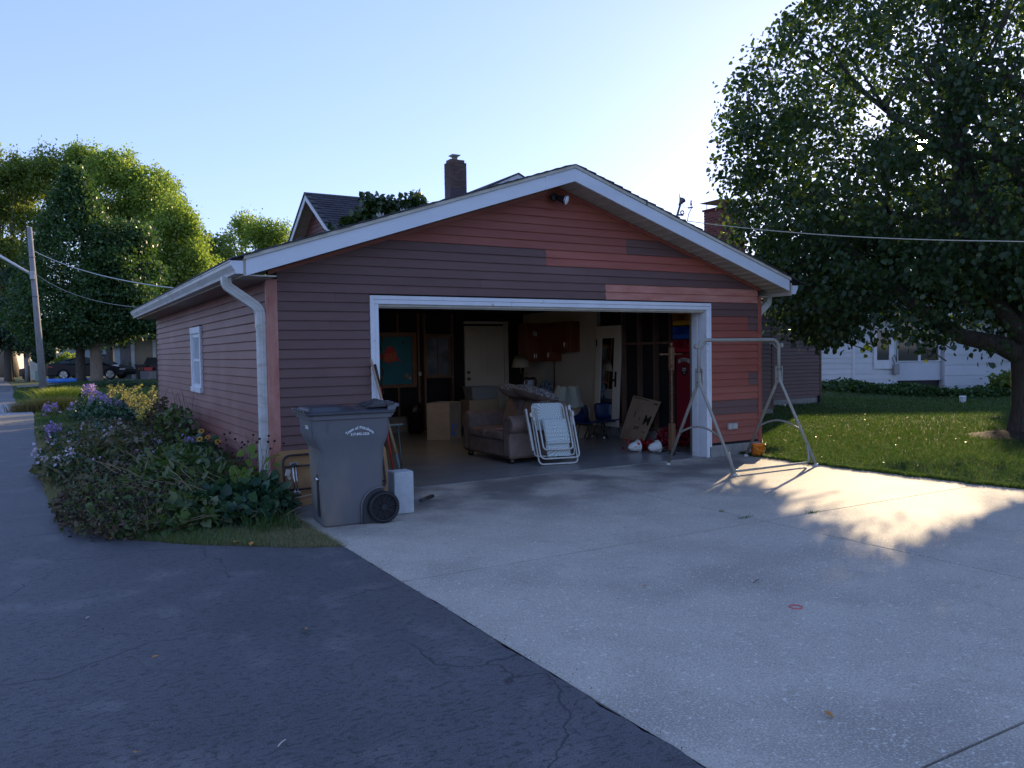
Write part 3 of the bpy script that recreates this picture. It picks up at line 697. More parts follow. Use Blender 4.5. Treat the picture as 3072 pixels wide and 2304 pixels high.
for sy in (-1, 1):
    cy = sy * .292
    wq = Vector((0, 0, 1)).rotation_difference(Vector((0, sy, 0)))
    wh = MB().lathe([(.132, -.034), (.146, -.026), (.150, 0), (.146, .026), (.132, .034), (.120, .030), (.118, .008), (.118, -.03)], (.27, cy, .150), 36, q=wq).build('wheel', MAT['tyre'], binr, local=True, smooth=True)
    sp = MB(); sp.lathe([(.001, .030), (.030, .030), (.034, .024), (.034, -.02)], (.27, cy, .150), 16, q=wq)
    for i in range(8):
        a = 2 * math.pi * i / 8
        d = Vector((math.cos(a), 0, math.sin(a))); c0 = Vector((.27, cy + sy * .014, .150))
        sp.tube([c0 + d * .03, c0 + d * .075 + Vector((-math.sin(a), 0, math.cos(a))) * .012, c0 + d * .120 + Vector((-math.sin(a), 0, math.cos(a))) * .02], .006, 6)
        sp.tube([c0 + d * .06, c0 + d * .120 - Vector((-math.sin(a), 0, math.cos(a))) * .025], .005, 6)
    sp.lathe([(.119, .0), (.119, -.01), (.001, -.01)], (.27, cy, .150), 36, q=wq)
    sp.build('hub', MAT['tyre'], wh, local=True)
    tr_ = MB()
    for i in range(40):
        a = 2 * math.pi * i / 40
        tr_.obox((.27 + .148 * math.cos(a), cy, .150 + .148 * math.sin(a)), (.006, .058, .010), Quaternion((0, 1, 0), -a))
    tr_.build('tread', MAT['tyre'], wh, local=True)
# lid
ld = MB()
def lidz(x, y):
    t = (x + .42) / .82
    e = min(1, (x + .43) / .05)
    return 1.062 + e * (.030 * (1 - abs(y / .33) ** 3) + (.030 if x < -.10 and abs(y) < .26 else (.012 if x < .02 and abs(y) < .22 else 0)))
nx_, ny_ = 26, 22; vs = []; fs = []
for i in range(nx_ + 1):
    for j in range(ny_ + 1):
        x = -.43 + .83 * i / nx_; y = -.33 + .66 * j / ny_
        vs.append((x, y, lidz(x, y)))
for i in range(nx_):
    for j in range(ny_): a = i * (ny_ + 1) + j; fs.append((a, a + ny_ + 1, a + ny_ + 2, a + 1))
lid = MB().add(vs, fs).build('lid', MAT['bin_lid'], binr, local=True, smooth=True, solid=.008)
lr = loft([[(x, y, z) for x, y in rrect(a, c, -w, w, .04)] for z, a, c, w in ((1.046, -.437, .392, .337), (1.050, -.445, .398, .343), (1.062, -.445, .398, .343), (1.068, -.43, .39, .33))]).build('lid_edge', MAT['bin_lid'], lid, local=True, bevel=.003)
g_ = MB()
for j in range(5): y = -.24 + .12 * j; g_.box(-.455, -.425, y - .045, y + .045, 1.066, 1.094)
g_.build('lid_grip', MAT['bin_lid'], lid, local=True, bevel=.004)
hn = MB(); hn.tube([(.425, -.30, 1.115), (.425, .30, 1.115)], .017, 12); 
for y in (-.29, -.10, .10, .29): hn.hexa([(.33, y - .016, 1.02), (.375, y - .016, 1.02), (.375, y + .016, 1.02), (.33, y + .016, 1.02)], [(.33, y - .016, 1.10), (.43, y - .016, 1.13), (.43, y + .016, 1.13), (.33, y + .016, 1.10)])
hn.build('handle', MAT['bin'], binr, local=True, bevel=.003)
hg = MB()
for y in (-.235, -.165, .165, .235): hg.tube([(.36, y - .03, 1.125), (.36, y + .03, 1.125)], .03, 12)
for y in (-.20, -.02, .16): hg.prism([(.14, 1.10), (.30, 1.098), (.42, 1.10), (.43, 1.125), (.40, 1.145), (.33, 1.14), (.22, 1.13)], lambda u, v, t: (u, t, v), y - .045, y + .045)
hg.build('hinge', MAT['bin_lid'], lid, local=True, bevel=.004)
# lettering on the long side (faces -y)
def place_text(parts, name, fn, parent, m, local=True):
    b = MB()
    for vs, fs in parts: b.add([fn(*v) for v in vs], fs)
    return b.build(name, m, parent, local=local)
word = 'Town of Pittsboro'; parts = []
Rr_ = .170; wch = {'i': .5, 't': .62, 'f': .62, 'r': .72, ' ': .5, 'w': 1.25, 'T': 1.1, 'P': 1.08}
tot = sum(wch.get(c, 1) for c in word); acc = 0; span = R(92)
for ch in word:
    w_ = wch.get(ch, 1); a = -span / 2 + span * (acc + w_ / 2) / tot; acc += w_
    if ch == ' ': continue
    vs, fs = text_mesh(ch, .038)
    c_, s_ = math.cos(-a), math.sin(-a)
    parts.append(([(Rr_ * math.sin(a) + v.x * c_ - v.y * s_, Rr_ * (math.cos(a) - 1) + v.x * s_ + v.y * c_, v.z) for v in vs], fs))
place_text(parts, 'lettering', lambda x, y, z: (.055 + x, -.3015 - z * .5 + (.0), .905 + y), binr, MAT['white_print'])
vs, fs = text_mesh('317-892-3326', .034)
place_text([([tuple(v) for v in vs], fs)], 'lettering', lambda x, y, z: (.055 + x * .93, -.3000 - z * .5 , .846 + y), binr, MAT['white_print'])
vs, fs = text_mesh('172-205738', .030)
place_text([([tuple(v) for v in vs], fs)], 'serial_number', lambda x, y, z: (-.3945 - z * .5, -.10 - x * .9, .915 + y * 1.5), binr, MAT['white_print'])

# concrete block on end
blk = MB().box(-.104, .104, -.10, .10, 0, .425).build('concrete_block', mat('blockc', (.42, .45, .47), (.50, .53, .55), 14, .85, bump=.004, bscale=90, coords='obj'), None, bevel=.014, seg=3)
blk.location = (.965, -1.26, .013); blk.rotation_euler = (0, 0, R(-2)); tag(blk, 'pale concrete block standing on end beside the grey bin', 'concrete block')

# folded table leaning behind the bin
tb = thing('folding_table', 'square tan card table folded and leaning on the siding behind the grey bin', 'folding table', (.62, -.30, .02))
MAT['masonite'] = mat('masonite', (.30, .155, .055), (.36, .20, .08), 5, .7, c3=(.20, .10, .04), s3=3)
lean = Quaternion((1, 0, 0), R(-17)); base = Vector((.62, -.33, .02))
def TL(x, d, z): return base + lean @ Vector((x, d, z))
def flatframe(poly, fn, t0, t1): return MB().prism(poly, lambda u, v, t: fn(u, t, v), t0, t1)
flatframe(rrect(-.62, .62, .0, .60, .07, 5), TL, .0, .02).build('tabletop', MAT['masonite'], tb, bevel=.003)
for z0_ in (.0,):
    lg = arcpts([TL(-.40, -.03, .10), TL(-.565, -.03, .10), TL(-.565, -.03, .54), TL(.555, -.03, .54), TL(.555, -.03, .10), TL(.40, -.03, .10)], .10)
    MB().tube(lg, .012, 8).build('leg_frame', MAT['black'], tb, smooth=True)
for zz in (.42, .17): MB().tube([TL(-.56, -.032, zz), TL(.56, -.032, zz)], .010, 8).build('crossbar', MAT['black'], tb, smooth=True)
MB().tube([TL(-.47, -.05, .12), TL(-.47, -.05, .46)], .011, 8).build('brace', MAT['chrome'], tb, smooth=True)
MB().tube([TL(-.44, -.05, .12), TL(-.44, -.05, .46)], .007, 8).build('brace', MAT['chrome'], tb, smooth=True)
c = MB(); 
for zz in (.44, .13): c.obox(TL(-.46, -.055, zz), (.07, .03, .025), lean)
c.obox(TL(.50, -.04, .30), (.05, .03, .03), lean)
c.build('clamp', MAT['chrome'], tb, bevel=.004)
MB().tube([(-.055, -.50, .02), (-.03, -.36, .55)], .002, 5).build('wire', MAT['black'], tb)
rg = tag(MB().obox((.03, -.515, .405), (.05, .02, .07), Quaternion((0, 1, 0), .3)).obox((.04, -.51, .36), (.03, .015, .06), Quaternion((0, 1, 0), -.4)).build('rag', MAT['white_wall'], None, bevel=.01), 'crumpled white rag caught on the folded tan table', 'rag')
# stick lying at the table's foot
tag(MB().tube([(.0, -.60, .14), (.22, -.72, .19), (.34, -.74, .22)], .012, 8).build('branch', MAT['wood_pale'], None, smooth=True), 'bare stick resting against the foot of the tan table', 'stick')
# shovels / rakes leaning at the left jamb
gt = thing('shovel', 'long pale wooden handled garden tool leaning at the left door jamb', 'garden tool', (1.37, -.75, .02))
MB().tube([(1.11, -.10, 1.56), (1.235, -.12, 1.05), (1.375, -.16, .46)], [.013, .015, .017], 10).build('handle', MAT['wood_pale'], gt, smooth=True)
MB().tube([(1.373, -.16, .47), (1.415, -.18, .16)], [.017, .012], 10).build('socket', mat('greyblue_metal', (.10, .14, .16), None, rough=.5, metal=.3), gt, smooth=True)
MB().tube([(1.222, -.118, 1.10), (1.236, -.12, 1.045)], [.0158, .0162], 12).build('paper_label', mat('pinklabel', (.62, .45, .52), None), gt)
bl = MB()
for i in range(-2, 3): bl.tube([(1.415, -.18, .16), (1.42 + .02 * i, -.22, .07), (1.42 + .03 * i, -.24, .02)], .003, 5)
bl.build('tines', MAT['black'], gt)
gt = thing('red_handled_rake', 'red and black handled tool leaning beside the pale wooden handle', 'garden tool', (1.30, -.6, .02))
MB().tube([(1.165, -.08, 1.50), (1.212, -.10, 1.24)], .016, 10).build('grip', MAT['black'], gt, smooth=True)
MB().tube([(1.212, -.10, 1.24), (1.36, -.15, .10)], .012, 10).build('handle', mat('redpaint', (.40, .035, .03), None, rough=.4), gt, smooth=True)
MB().box(1.22, 1.46, -.18, -.14, .016, .09).build('rake_head', MAT['black'], gt, bevel=.005)
# black broom head by the block
bh = thing('push_broom', 'black broom head lying on the concrete behind the pale block', 'broom', (1.38, -.95, .02))
MB().obox((1.40, -.92, .06), (.30, .05, .035), Quaternion((0, 0, 1), R(40))).build('head', MAT['black'], bh, bevel=.008)
w_ = MB()
for i in range(6): w_.tube([(1.12 + .01 * i, -1.02, .20 - .01 * i), (1.2 + .02 * i, -1.05, .10), (1.25 + .03 * i, -1.12 - .015 * i, .016)], .0022, 4)
w_.build('wire_tines', mat('wiret', (.25, .25, .25), None, rough=.4, metal=.8), bh)
# squeegee stand just inside
sq = thing('squeegee', 'floor squeegee with green head up standing inside the left jamb', 'squeegee', (1.62, .35, .02))
MB().tube([(1.655, .33, .02), (1.60, .33, .74)], .009, 8).build('handle', mat('greenpole', (.08, .10, .09), None, rough=.4, metal=.4), sq, smooth=True)
MB().box(1.46, 1.66, .315, .345, .745, .765).build('head', mat('greenrub', (.10, .15, .12), None, rough=.5), sq, bevel=.004)
MB().box(1.58, 1.62, .31, .35, .72, .744).build('bracket', MAT['black'], sq)

# ---------------------------------------------------------------- swing frame
MAT['swing'] = mat('swing', (.34, .325, .275), (.29, .275, .235), 9, .45, c3=(.22, .12, .06), s3=14, r3=(.69, .75), bump=.0005)
sw = thing('swing_frame', 'empty beige tubular porch swing frame standing before the right door jamb', 'swing frame', (6.12, -.87, .014))
XA, XB, YM = 5.385, 6.905, -.865
MB().tube(arcpts([(XA, YM, 1.20), (XA, YM, 1.735), (XB, YM, 1.735), (XB, YM, 1.20)], .15, 8), .0245, 12).build('top_bar', MAT['swing'], sw, smooth=True)
for X in (XA, XB):
    cs = MB(); 
    for dx in (-.032, .032): cs.box(X + dx - .006, X + dx + .006, YM - .038, YM + .038, 1.13, 1.36)
    cs.box(X - .03, X + .03, YM + .030, YM + .038, 1.13, 1.36); ch = cs.build('sleeve', MAT['swing'], sw, bevel=.003)
    bt = MB()
    for z in (1.18, 1.32): bt.tube([(X - .05, YM - .02, z), (X + .05, YM - .02, z)], .009, 8)
    bt.build('bolt', MAT['chrome'], ch)
    for yf in (-1.50, -.245):
        MB().tube(arcpts([(X, YM + (-.012 if yf < YM else .012), 1.30), (X, YM + (-.015 if yf < YM else .015), 1.17), (X, yf, .03)], .06), .0208, 12).build('leg', MAT['swing'], sw, smooth=True)
        ft = MB(); ft.tube([(X, yf, .0 + .014), (X, yf, .045)], [.034, .028], 12); ft.build('foot_cap', mat('cap%d' % rnd.randint(0, 9999), (.50, .49, .46), None, rough=.5), sw)
    fy = lambda z: (YM - .015 + (1.17 - z) / 1.14 * (-1.50 - YM), YM + .015 + (1.17 - z) / 1.14 * (-.245 - YM))
    y1, y2 = fy(.50)
    P = [(X, y1 - .02 + (y2 - y1 + .04) * t, .47 + .12 * math.sin(math.pi * t)) for t in [i / 12 for i in range(13)]]
    MB().tube(P, .014, 10).build('leg_brace', MAT['swing'], sw, smooth=True)
    s_ = 1 if X == XA else -1
    MB().tube([(X + s_ * .005, YM, 1.58), (X + s_ * .13, YM, 1.70)], .006, 8).build('gusset', MAT['swing'], sw, smooth=True)
    hk = [(X + s_ * (.165 + .018 * math.cos(a)), YM, 1.695 + .018 * math.sin(a)) for a in [R(v) for v in range(-200, 21, 20)]]
    MB().tube(hk, .004, 6).build('hook', MAT['swing'], sw, smooth=True)
    q_ = Vector((0, 0, 1)).rotation_difference(Vector((0, 1, 0)))
    MB().lathe([(.001, -.02), (.032, -.02), (.032, .02), (.001, .02)], (X - s_ * .045, YM, 1.655), 16, q=q_).build('pivot', MAT['swing'], sw)
MB().tube(arcpts([(XA + .02, -1.37, .30), (XA + .05, -1.43, .055), (XB - .05, -1.43, .055), (XB - .02, -1.37, .30)], .08, 6), .016, 10).build('floor_bar', MAT['swing'], sw, smooth=True)

# orange halloween bucket
bk = thing('bucket', 'small orange plastic halloween bucket at the garage corner by the lawn', 'bucket', (7.06, -.33, .014))
MAT['orange'] = mat('orange', (.80, .22, .02), (.72, .18, .015), 6, .35)
MB().lathe([(.001, .0), (.085, 0), (.088, .006), (.104, .165), (.110, .168), (.110, .176), (.102, .176), (.084, .012), (.001, .010)], (7.06, -.33, .014), 28).build('pail', MAT['orange'], bk, smooth=True)
hh = [(7.06 + .106 * math.cos(a), -.33 - .085 * math.sin(a) * .9 - .03 * math.sin(a), .014 + .165 - .085 * math.sin(a)) for a in [R(v) for v in range(0, 181, 12)]]
MB().tube(hh, .0045, 6).build('handle', mat('yelh', (.85, .42, .08), None, rough=.4), bk, smooth=True)
fc = MB()
def bpt(a, z, o=.001):
    r_ = .088 + (.104 - .088) * (z - .006) / .159 + o; return (7.06 + r_ * math.cos(a), -.33 + r_ * math.sin(a), .014 + z)
def patch(poly):
    b = len(fc.v); fc.add([bpt(R(a), z, .0015) for a, z in poly], [tuple(range(len(poly)))])
for a0, z0_, k in ((-105, .045, 1.0), (-150, .03, .6), (-128, .10, .7), (-62, .07, .8)):
    patch([(a0 - 9 * k, z0_ + .045 * k), (a0 - 2 * k, z0_ + .045 * k), (a0 - 5 * k, z0_ + .062 * k)]); patch([(a0 + 4 * k, z0_ + .045 * k), (a0 + 11 * k, z0_ + .045 * k), (a0 + 8 * k, z0_ + .062 * k)])
    patch([(a0 - 14 * k, z0_ + .028 * k), (a0 - 4 * k, z0_ + .01 * k), (a0 + 2 * k, z0_ + .018 * k), (a0 + 8 * k, z0_ + .01 * k), (a0 + 16 * k, z0_ + .03 * k), (a0 + 1 * k, z0_ + .0 * k)])
fc.build('pumpkin_faces', MAT['black'], bk)

# red ring on the slab, stick, chips, leaves
rgp = [(0.038 * math.cos(R(a)), .038 * math.sin(R(a)), .003) for a in range(0, 360, 15)]
rr_ = MB().tube(rgp, .0035, 8, closed=True).build('ring', mat('pinkred', (.65, .09, .10), None, rough=.4), None, smooth=True); rr_.location = (1.83, -5.46, .012); tag(rr_, 'small pinkish red ring lying on the open concrete', 'ring')

# ================================================================ things inside the garage
# loveseat (faces -x)
SF = thing('loveseat', 'brown suede rolled arm loveseat with nailhead trim standing inside the garage', 'sofa', (4.05, 1.78, .016))
MAT['suede'] = mat('suede', (.15, .10, .08), (.21, .15, .12), 7, .85, bump=.002, bscale=25, c3=(.22, .16, .13), s3=2.5, r3=(.55, .75))
MAT['foot_wood'] = mat('foot_wood', (.02, .012, .008), None, rough=.35)
Y0s, Y1s = 1.0, 2.56
bs_ = MB(); bs_.box(3.60, 4.62, Y0s + .10, Y1s - .10, .09, .34); bs_.build('base', MAT['suede'], SF, bevel=.03, seg=3)
for k, (ya, yb) in enumerate(((Y0s + .27, 1.78), (1.785, Y1s - .27))):
    MB().box(3.58, 4.28, ya, yb, .335, .475).build('seat_cushion', MAT['suede'], SF, bevel=.045, seg=4)
def armprof(yc, s):       # front outline of the arm, scrolled outward
    pts = [(yc - s * .09, .09), (yc + s * .10, .09)]
    pts += [(yc + s * .10, .48)]
    out = [(yc + s * (-.04) , .09), (yc + s * .105, .09), (yc + s * .085, .30), (yc + s * .10, .46)]
    out += [(yc + s * (.045 + .135 * math.cos(R(a))), .575 + .13 * math.sin(R(a))) for a in range(-50, 200, 20)]
    out += [(yc - s * .085, .44), (yc - s * .085, .09)]
    return out
for yc, s_ in ((Y0s + .17, -1), (Y1s - .17, 1)):
    ar_ = MB().prism(armprof(yc, s_), lambda u, v, t: (t, u, v), 3.60, 4.50).build('arm', MAT['suede'], SF, bevel=.02, seg=3, smooth=False)
    pn_ = [((u - yc) * .80 + yc + s_ * .005, (v - .35) * .86 + .35) for u, v in armprof(yc, s_)]
    MB().prism(pn_, lambda u, v, t: (t, u, v), 3.586, 3.60).build('arm_front', MAT['suede'], ar_, bevel=.006)
    nl = MB()
    for i in range(len(pn_)):
        a = pn_[i]; c = pn_[(i + 1) % len(pn_)]; L_ = math.hypot(c[0] - a[0], c[1] - a[1]); n_ = max(1, int(L_ / .022))
        for j in range(n_):
            t_ = j / n_; nl.obox((3.585, a[0] + (c[0] - a[0]) * t_, a[1] + (c[1] - a[1]) * t_), (.006, .012, .012), Quaternion((1, 0, 0), .78))
    nl.build('nailheads', mat('nail%d' % rnd.randint(0, 999), (.16, .12, .08), None, rough=.35, metal=.8), ar_)['kind'] = 'stuff'
nl = MB()
for i in range(62): nl.obox((3.597, Y0s + .12 + i * .0215, .115), (.006, .012, .012), Quaternion((1, 0, 0), .78))
for i in range(44): nl.obox((3.62 + i * .0215, Y0s + .062, .115), (.012, .006, .012))
nl.build('nailheads', mat('nailb', (.16, .12, .08), None, rough=.35, metal=.8), SF)['kind'] = 'stuff'
for ya, yb in ((Y0s + .24, 1.78), (1.785, Y1s - .24)):
    MB().hexa([(4.12, ya, .44), (4.36, ya, .44), (4.36, yb, .44), (4.12, yb, .44)], [(4.26, ya + .04, .90), (4.48, ya + .04, .90), (4.48, yb - .04, .90), (4.26, yb - .04, .90)]).build('back_cushion', MAT['suede'], SF, bevel=.07, seg=4)
MB().hexa([(4.34, Y0s + .06, .09), (4.60, Y0s + .06, .09), (4.60, Y1s - .06, .09), (4.34, Y1s - .06, .09)], [(4.46, Y0s + .12, .87), (4.66, Y0s + .12, .87), (4.66, Y1s - .12, .87), (4.46, Y1s - .12, .87)]).build('back', MAT['suede'], SF, bevel=.06, seg=4)
for x, y in ((3.67, Y0s + .14), (3.67, Y1s - .14), (4.50, Y0s + .14), (4.50, Y1s - .14)):
    MB().lathe([(.03, 0), (.045, .015), (.045, .045), (.035, .06), (.05, .08), (.05, .095)], (x, y, .016), 14).build('foot', MAT['foot_wood'], SF, smooth=True)
# patterned cushions lying across the top of the back
def pillow_pattern():
    m = mat('damask', (.12, .105, .10), (.09, .075, .07), 4, .8)
    t = m.node_tree; L = t.links.new; b = t.nodes['Principled BSDF']; g = N('ShaderNodeTexCoord', t)
    nz = N('ShaderNodeTexNoise', t); nz.inputs['Scale'].default_value = 7; nz.inputs['Distortion'].default_value = 2.6; nz.inputs['Detail'].default_value = 1
    L(g.outputs['Object'], nz.inputs['Vector'])
    sn = N('ShaderNodeMath', t, operation='MULTIPLY'); sn.inputs[1].default_value = 34; L(nz.outputs['Fac'], sn.inputs[0])
    si = N('ShaderNodeMath', t, operation='SINE'); L(sn.outputs[0], si.inputs[0])
    r = N('ShaderNodeMapRange', t); r.inputs['From Min'].default_value = .35; r.inputs['From Max'].default_value = .7; L(si.outputs[0], r.inputs['Value'])
    x = N('ShaderNodeMix', t, data_type='RGBA'); x.inputs['A'].default_value = (.085, .068, .062, 1); x.inputs['B'].default_value = (.42, .40, .40, 1); L(r.outputs[0], x.inputs['Factor']); L(x.outputs['Result'], b.inputs['Base Color'])
    return m
MAT['damask'] = pillow_pattern()
def pillow(lab, c, ex, ey, q, th=.11):
    n = 14; b = MB(); 
    for s_ in (1, -1):
        vs = []; fs = []
        for i in range(n + 1):
            for j in range(n + 1):
                u = -1 + 2 * i / n; v = -1 + 2 * j / n
                w = (max(0, 1 - u ** 4) * max(0, 1 - v ** 4)) ** .6
                k = 1 - .07 * (1 - abs(u)) * abs(v) ** 2 - .0
                k2 = 1 - .07 * (1 - abs(v)) * abs(u) ** 2
                vs.append(q @ Vector((u * ex * k2, v * ey * k, s_ * th * w * (1.0 if s_ > 0 else .9))))
        for i in range(n):
            for j in range(n): a = i * (n + 1) + j; fs.append((a, a + n + 1, a + n + 2, a + 1) if s_ > 0 else (a, a + 1, a + n + 2, a + n + 1))
        b.add(vs, fs, 0 if s_ > 0 else 1)
    o = b.build('throw_pillow', [MAT['damask'], MAT['suede']], None, smooth=True); o.location = c; tag(o, lab, 'cushion', 'patterned throw pillows on the loveseat'); return o
pillow('patterned throw pillow on the loveseat back, the one underneath at the left', (4.30, 2.0, .985), .25, .25, Quaternion((0, 0, 1), .5) @ Quaternion((1, 0, 0), .18) @ Quaternion((0, 1, 0), .2))
pillow('patterned throw pillow on top, sagging down over the near end of the loveseat back', (4.34, 1.55, .975), .26, .30, Quaternion((0, 0, 1), .25) @ Quaternion((1, 0, 0), .17) @ Quaternion((0, 1, 0), .24))
# odds and ends on the seat
tg = thing('tape_dispenser', 'red tape dispenser gun lying on the loveseat seat', 'tape dispenser', (3.98, 1.72, .48))
MAT['red_plastic'] = mat('red_plastic', (.42, .012, .02), None, rough=.35)
MB().obox((3.98, 1.74, .56), (.05, .14, .03), Quaternion((1, 0, 0), .3)).obox((3.99, 1.66, .535), (.03, .035, .10), Quaternion((1, 0, 0), -.2)).build('frame', MAT['red_plastic'], tg, bevel=.006)
MB().tube([(3.975 + .03 * math.cos(R(a)), 1.80 + .035 * math.sin(R(a)), .60) for a in range(0, 360, 20)], .008, 6, closed=True).build('reel', MAT['red_plastic'], tg)
tpr = tag(MB().lathe([(.035, 0), (.06, 0), (.06, .05), (.035, .05), (.035, 0)], (3.88, 1.47, .478), 20).build('tape_roll', mat('tape', (.55, .55, .50), None, rough=.4), None, smooth=True), 'roll of pale tape on the loveseat seat by the near arm', 'tape roll')
tag(MB().obox((3.80, 1.58, .481), (.16, .22, .006), Quaternion((0, 0, 1), .4)).build('pink_sheet', mat('pinks', (.55, .33, .36), None), None), 'folded pink sheet of paper on the loveseat seat', 'paper')

# folded zero-gravity recliner, leaning on the loveseat
RC = thing('folding_recliner', 'folded white tubular garden recliner with pale leaf print fabric leaning on the loveseat', 'garden recliner', (4.12, .72, .016))
def fabric():
    m = mat('palm_fabric', (.42, .47, .46), None, rough=.8)
    t = m.node_tree; L = t.links.new; b = t.nodes['Principled BSDF']; g = N('ShaderNodeTexCoord', t)
    mp = N('ShaderNodeMapping', t); mp.inputs['Scale'].default_value = (1, 1, 1); L(g.outputs['Object'], mp.inputs['Vector'])
    vo = N('ShaderNodeTexVoronoi', t); vo.inputs['Scale'].default_value = 4.2; L(mp.outputs[0], vo.inputs['Vector'])
    nz = N('ShaderNodeTexNoise', t); nz.inputs['Scale'].default_value = 3; nz.inputs['Distortion'].default_value = .4; L(g.outputs['Object'], nz.inputs['Vector'])
    sb = N('ShaderNodeVectorMath', t, operation='SUBTRACT'); L(g.outputs['Object'], sb.inputs[0]); L(vo.outputs['Position'], sb.inputs[1])
    sp = N('ShaderNodeSeparateXYZ', t); L(sb.outputs[0], sp.inputs[0])
    at_ = N('ShaderNodeMath', t, operation='ARCTAN2'); L(sp.outputs['Z'], at_.inputs[0]); L(sp.outputs['X'], at_.inputs[1])
    ml = N('ShaderNodeMath', t, operation='MULTIPLY_ADD'); ml.inputs[1].default_value = 22; L(at_.outputs[0], ml.inputs[0])
    m2 = N('ShaderNodeMath', t, operation='MULTIPLY'); m2.inputs[1].default_value = 14; L(nz.outputs['Fac'], m2.inputs[0]); L(m2.outputs[0], ml.inputs[2])
    si = N('ShaderNodeMath', t, operation='SINE'); L(ml.outputs[0], si.inputs[0])
    r = N('ShaderNodeMapRange', t); r.inputs['From Min'].default_value = .1; r.inputs['From Max'].default_value = .6; L(si.outputs[0], r.inputs['Value'])
    x = N('ShaderNodeMix', t, data_type='RGBA'); x.inputs['A'].default_value = (.40, .46, .44, 1); x.inputs['B'].default_value = (.66, .72, .72, 1); L(r.outputs[0], x.inputs['Factor']); L(x.outputs['Result'], b.inputs['Base Color'])
    return m
MAT['palm'] = fabric(); MAT['tube_white'] = mat('tube_white', (.62, .61, .56), (.56, .55, .50), 10, .35)
lean = Quaternion((0, 0, 1), R(-14)) @ Quaternion((1, 0, 0), R(-15))
def RL(x, d, z): return Vector((4.13 - .10 * z, .66, .03)) + lean @ Vector((x, d, z))   # x across, d depth (negative = to the camera), z up
def loop(x0, x1, z0, z1, d0, d1, rad=.07, close=False, name='tube_frame', r_=.012, z1r=None):
    P = [RL(x0, d1, z1), RL(x0 + .0, d0, z0), RL(x1, d0, z0), RL(x1, d1, z1r or z1)]
    return MB().tube(arcpts(P, rad, 6), r_, 9).build(name, MAT['tube_white'], RC, smooth=True)
loop(-.27, .31, .0, .66, -.02, -.05); loop(-.25, .33, .07, .74, -.075, -.10); loop(-.20, .24, .19, .80, -.115, -.125, .06)
P = [RL(-.25, -.055, .55), RL(-.245, -.055, .86), RL(.22, -.055, .86), RL(.23, -.055, .30)]
MB().tube(arcpts(P, .07, 6), .012, 9).build('tube_frame', MAT['tube_white'], RC, smooth=True)
loop(-.30, .30, .12, .60, .02, .0, .06)
# armrests: flat bars folded down the sides
for x in (-.325, .335):
    c = MB(); c.hexa([RL(x - .012, -.03, .20), RL(x + .012, -.03, .20), RL(x + .012, .02, .20), RL(x - .012, .02, .20)], [RL(x - .012, -.04, .80), RL(x + .012, -.04, .80), RL(x + .012, .02, .80), RL(x - .012, .02, .80)]) if x < 0 else c.hexa([RL(x - .012, -.03, .55), RL(x + .012, -.03, .55), RL(x + .012, .02, .55), RL(x - .012, .02, .55)], [RL(x - .012, -.04, .84), RL(x + .012, -.04, .84), RL(x + .012, .02, .84), RL(x - .012, .02, .84)])
    c.build('armrest', MAT['tube_white'], RC, bevel=.005)
for x, z in ((-.285, .70), (-.255, .64), (.30, .78), (.335, .70)):
    MB().obox(RL(x, -.085, z), (.035, .04, .06), lean).obox(RL(x, -.11, z - .03), (.022, .03, .022), lean).build('joint', MAT['tube_white'], RC, bevel=.005)
for x0, x1, z, d in ((-.13, .20, .19, -.115), (.17, .25, .07, -.075), (-.15, -.08, .07, -.075), (.13, .23, .0, -.02)):
    MB().tube([RL(x0, d, z), RL(x1, d, z)], .0145, 9).build('sleeve', MAT['tube_white'], RC, smooth=True)
def sling(x0, x1, z0, z1, d, sag, n=18, waves=0):
    b = MB(); vs = []; fs = []
    for i in range(n + 1):
        for j in range(9):
            u = j / 8; v = i / n
            vs.append(RL(x0 + (x1 - x0) * u, d + sag * math.sin(math.pi * v) * 1 - .008 * math.sin(math.pi * u) + (waves and .006 * math.sin(v * math.pi * 2 * waves)), z0 + (z1 - z0) * v))
    for i in range(n):
        for j in range(8): a = i * 9 + j; fs.append((a, a + 1, a + 10, a + 9))
    return b.add(vs, fs)
sling(-.235, .20, .48, .865, -.066, .01).build('backrest_fabric', MAT['palm'], RC, smooth=True, solid=.004)
sling(-.155, .205, .27, .62, -.132, -.012, 30, 6).build('seat_fabric', MAT['palm'], RC, smooth=True, solid=.006)
sling(-.15, .20, .19, .30, -.09, .0).build('seat_fabric', MAT['palm'], RC, smooth=True, solid=.004)
sling(-.14, .21, .10, .19, -.05, .0).build('headrest', MAT['palm'], RC, smooth=True, solid=.01)
ln = MB()
for i in range(9):
    z = .285 + i * .038
    for sx, xf, xt in ((-1, -.155, -.197), (1, .205, .238)):
        ln.tube([RL(xf, -.135, z), RL(xt, -.125, z + .018), RL(xf, -.135, z + .03)], .0022, 4)
ln.build('lacing', MAT['black'], RC)['kind'] = 'stuff'

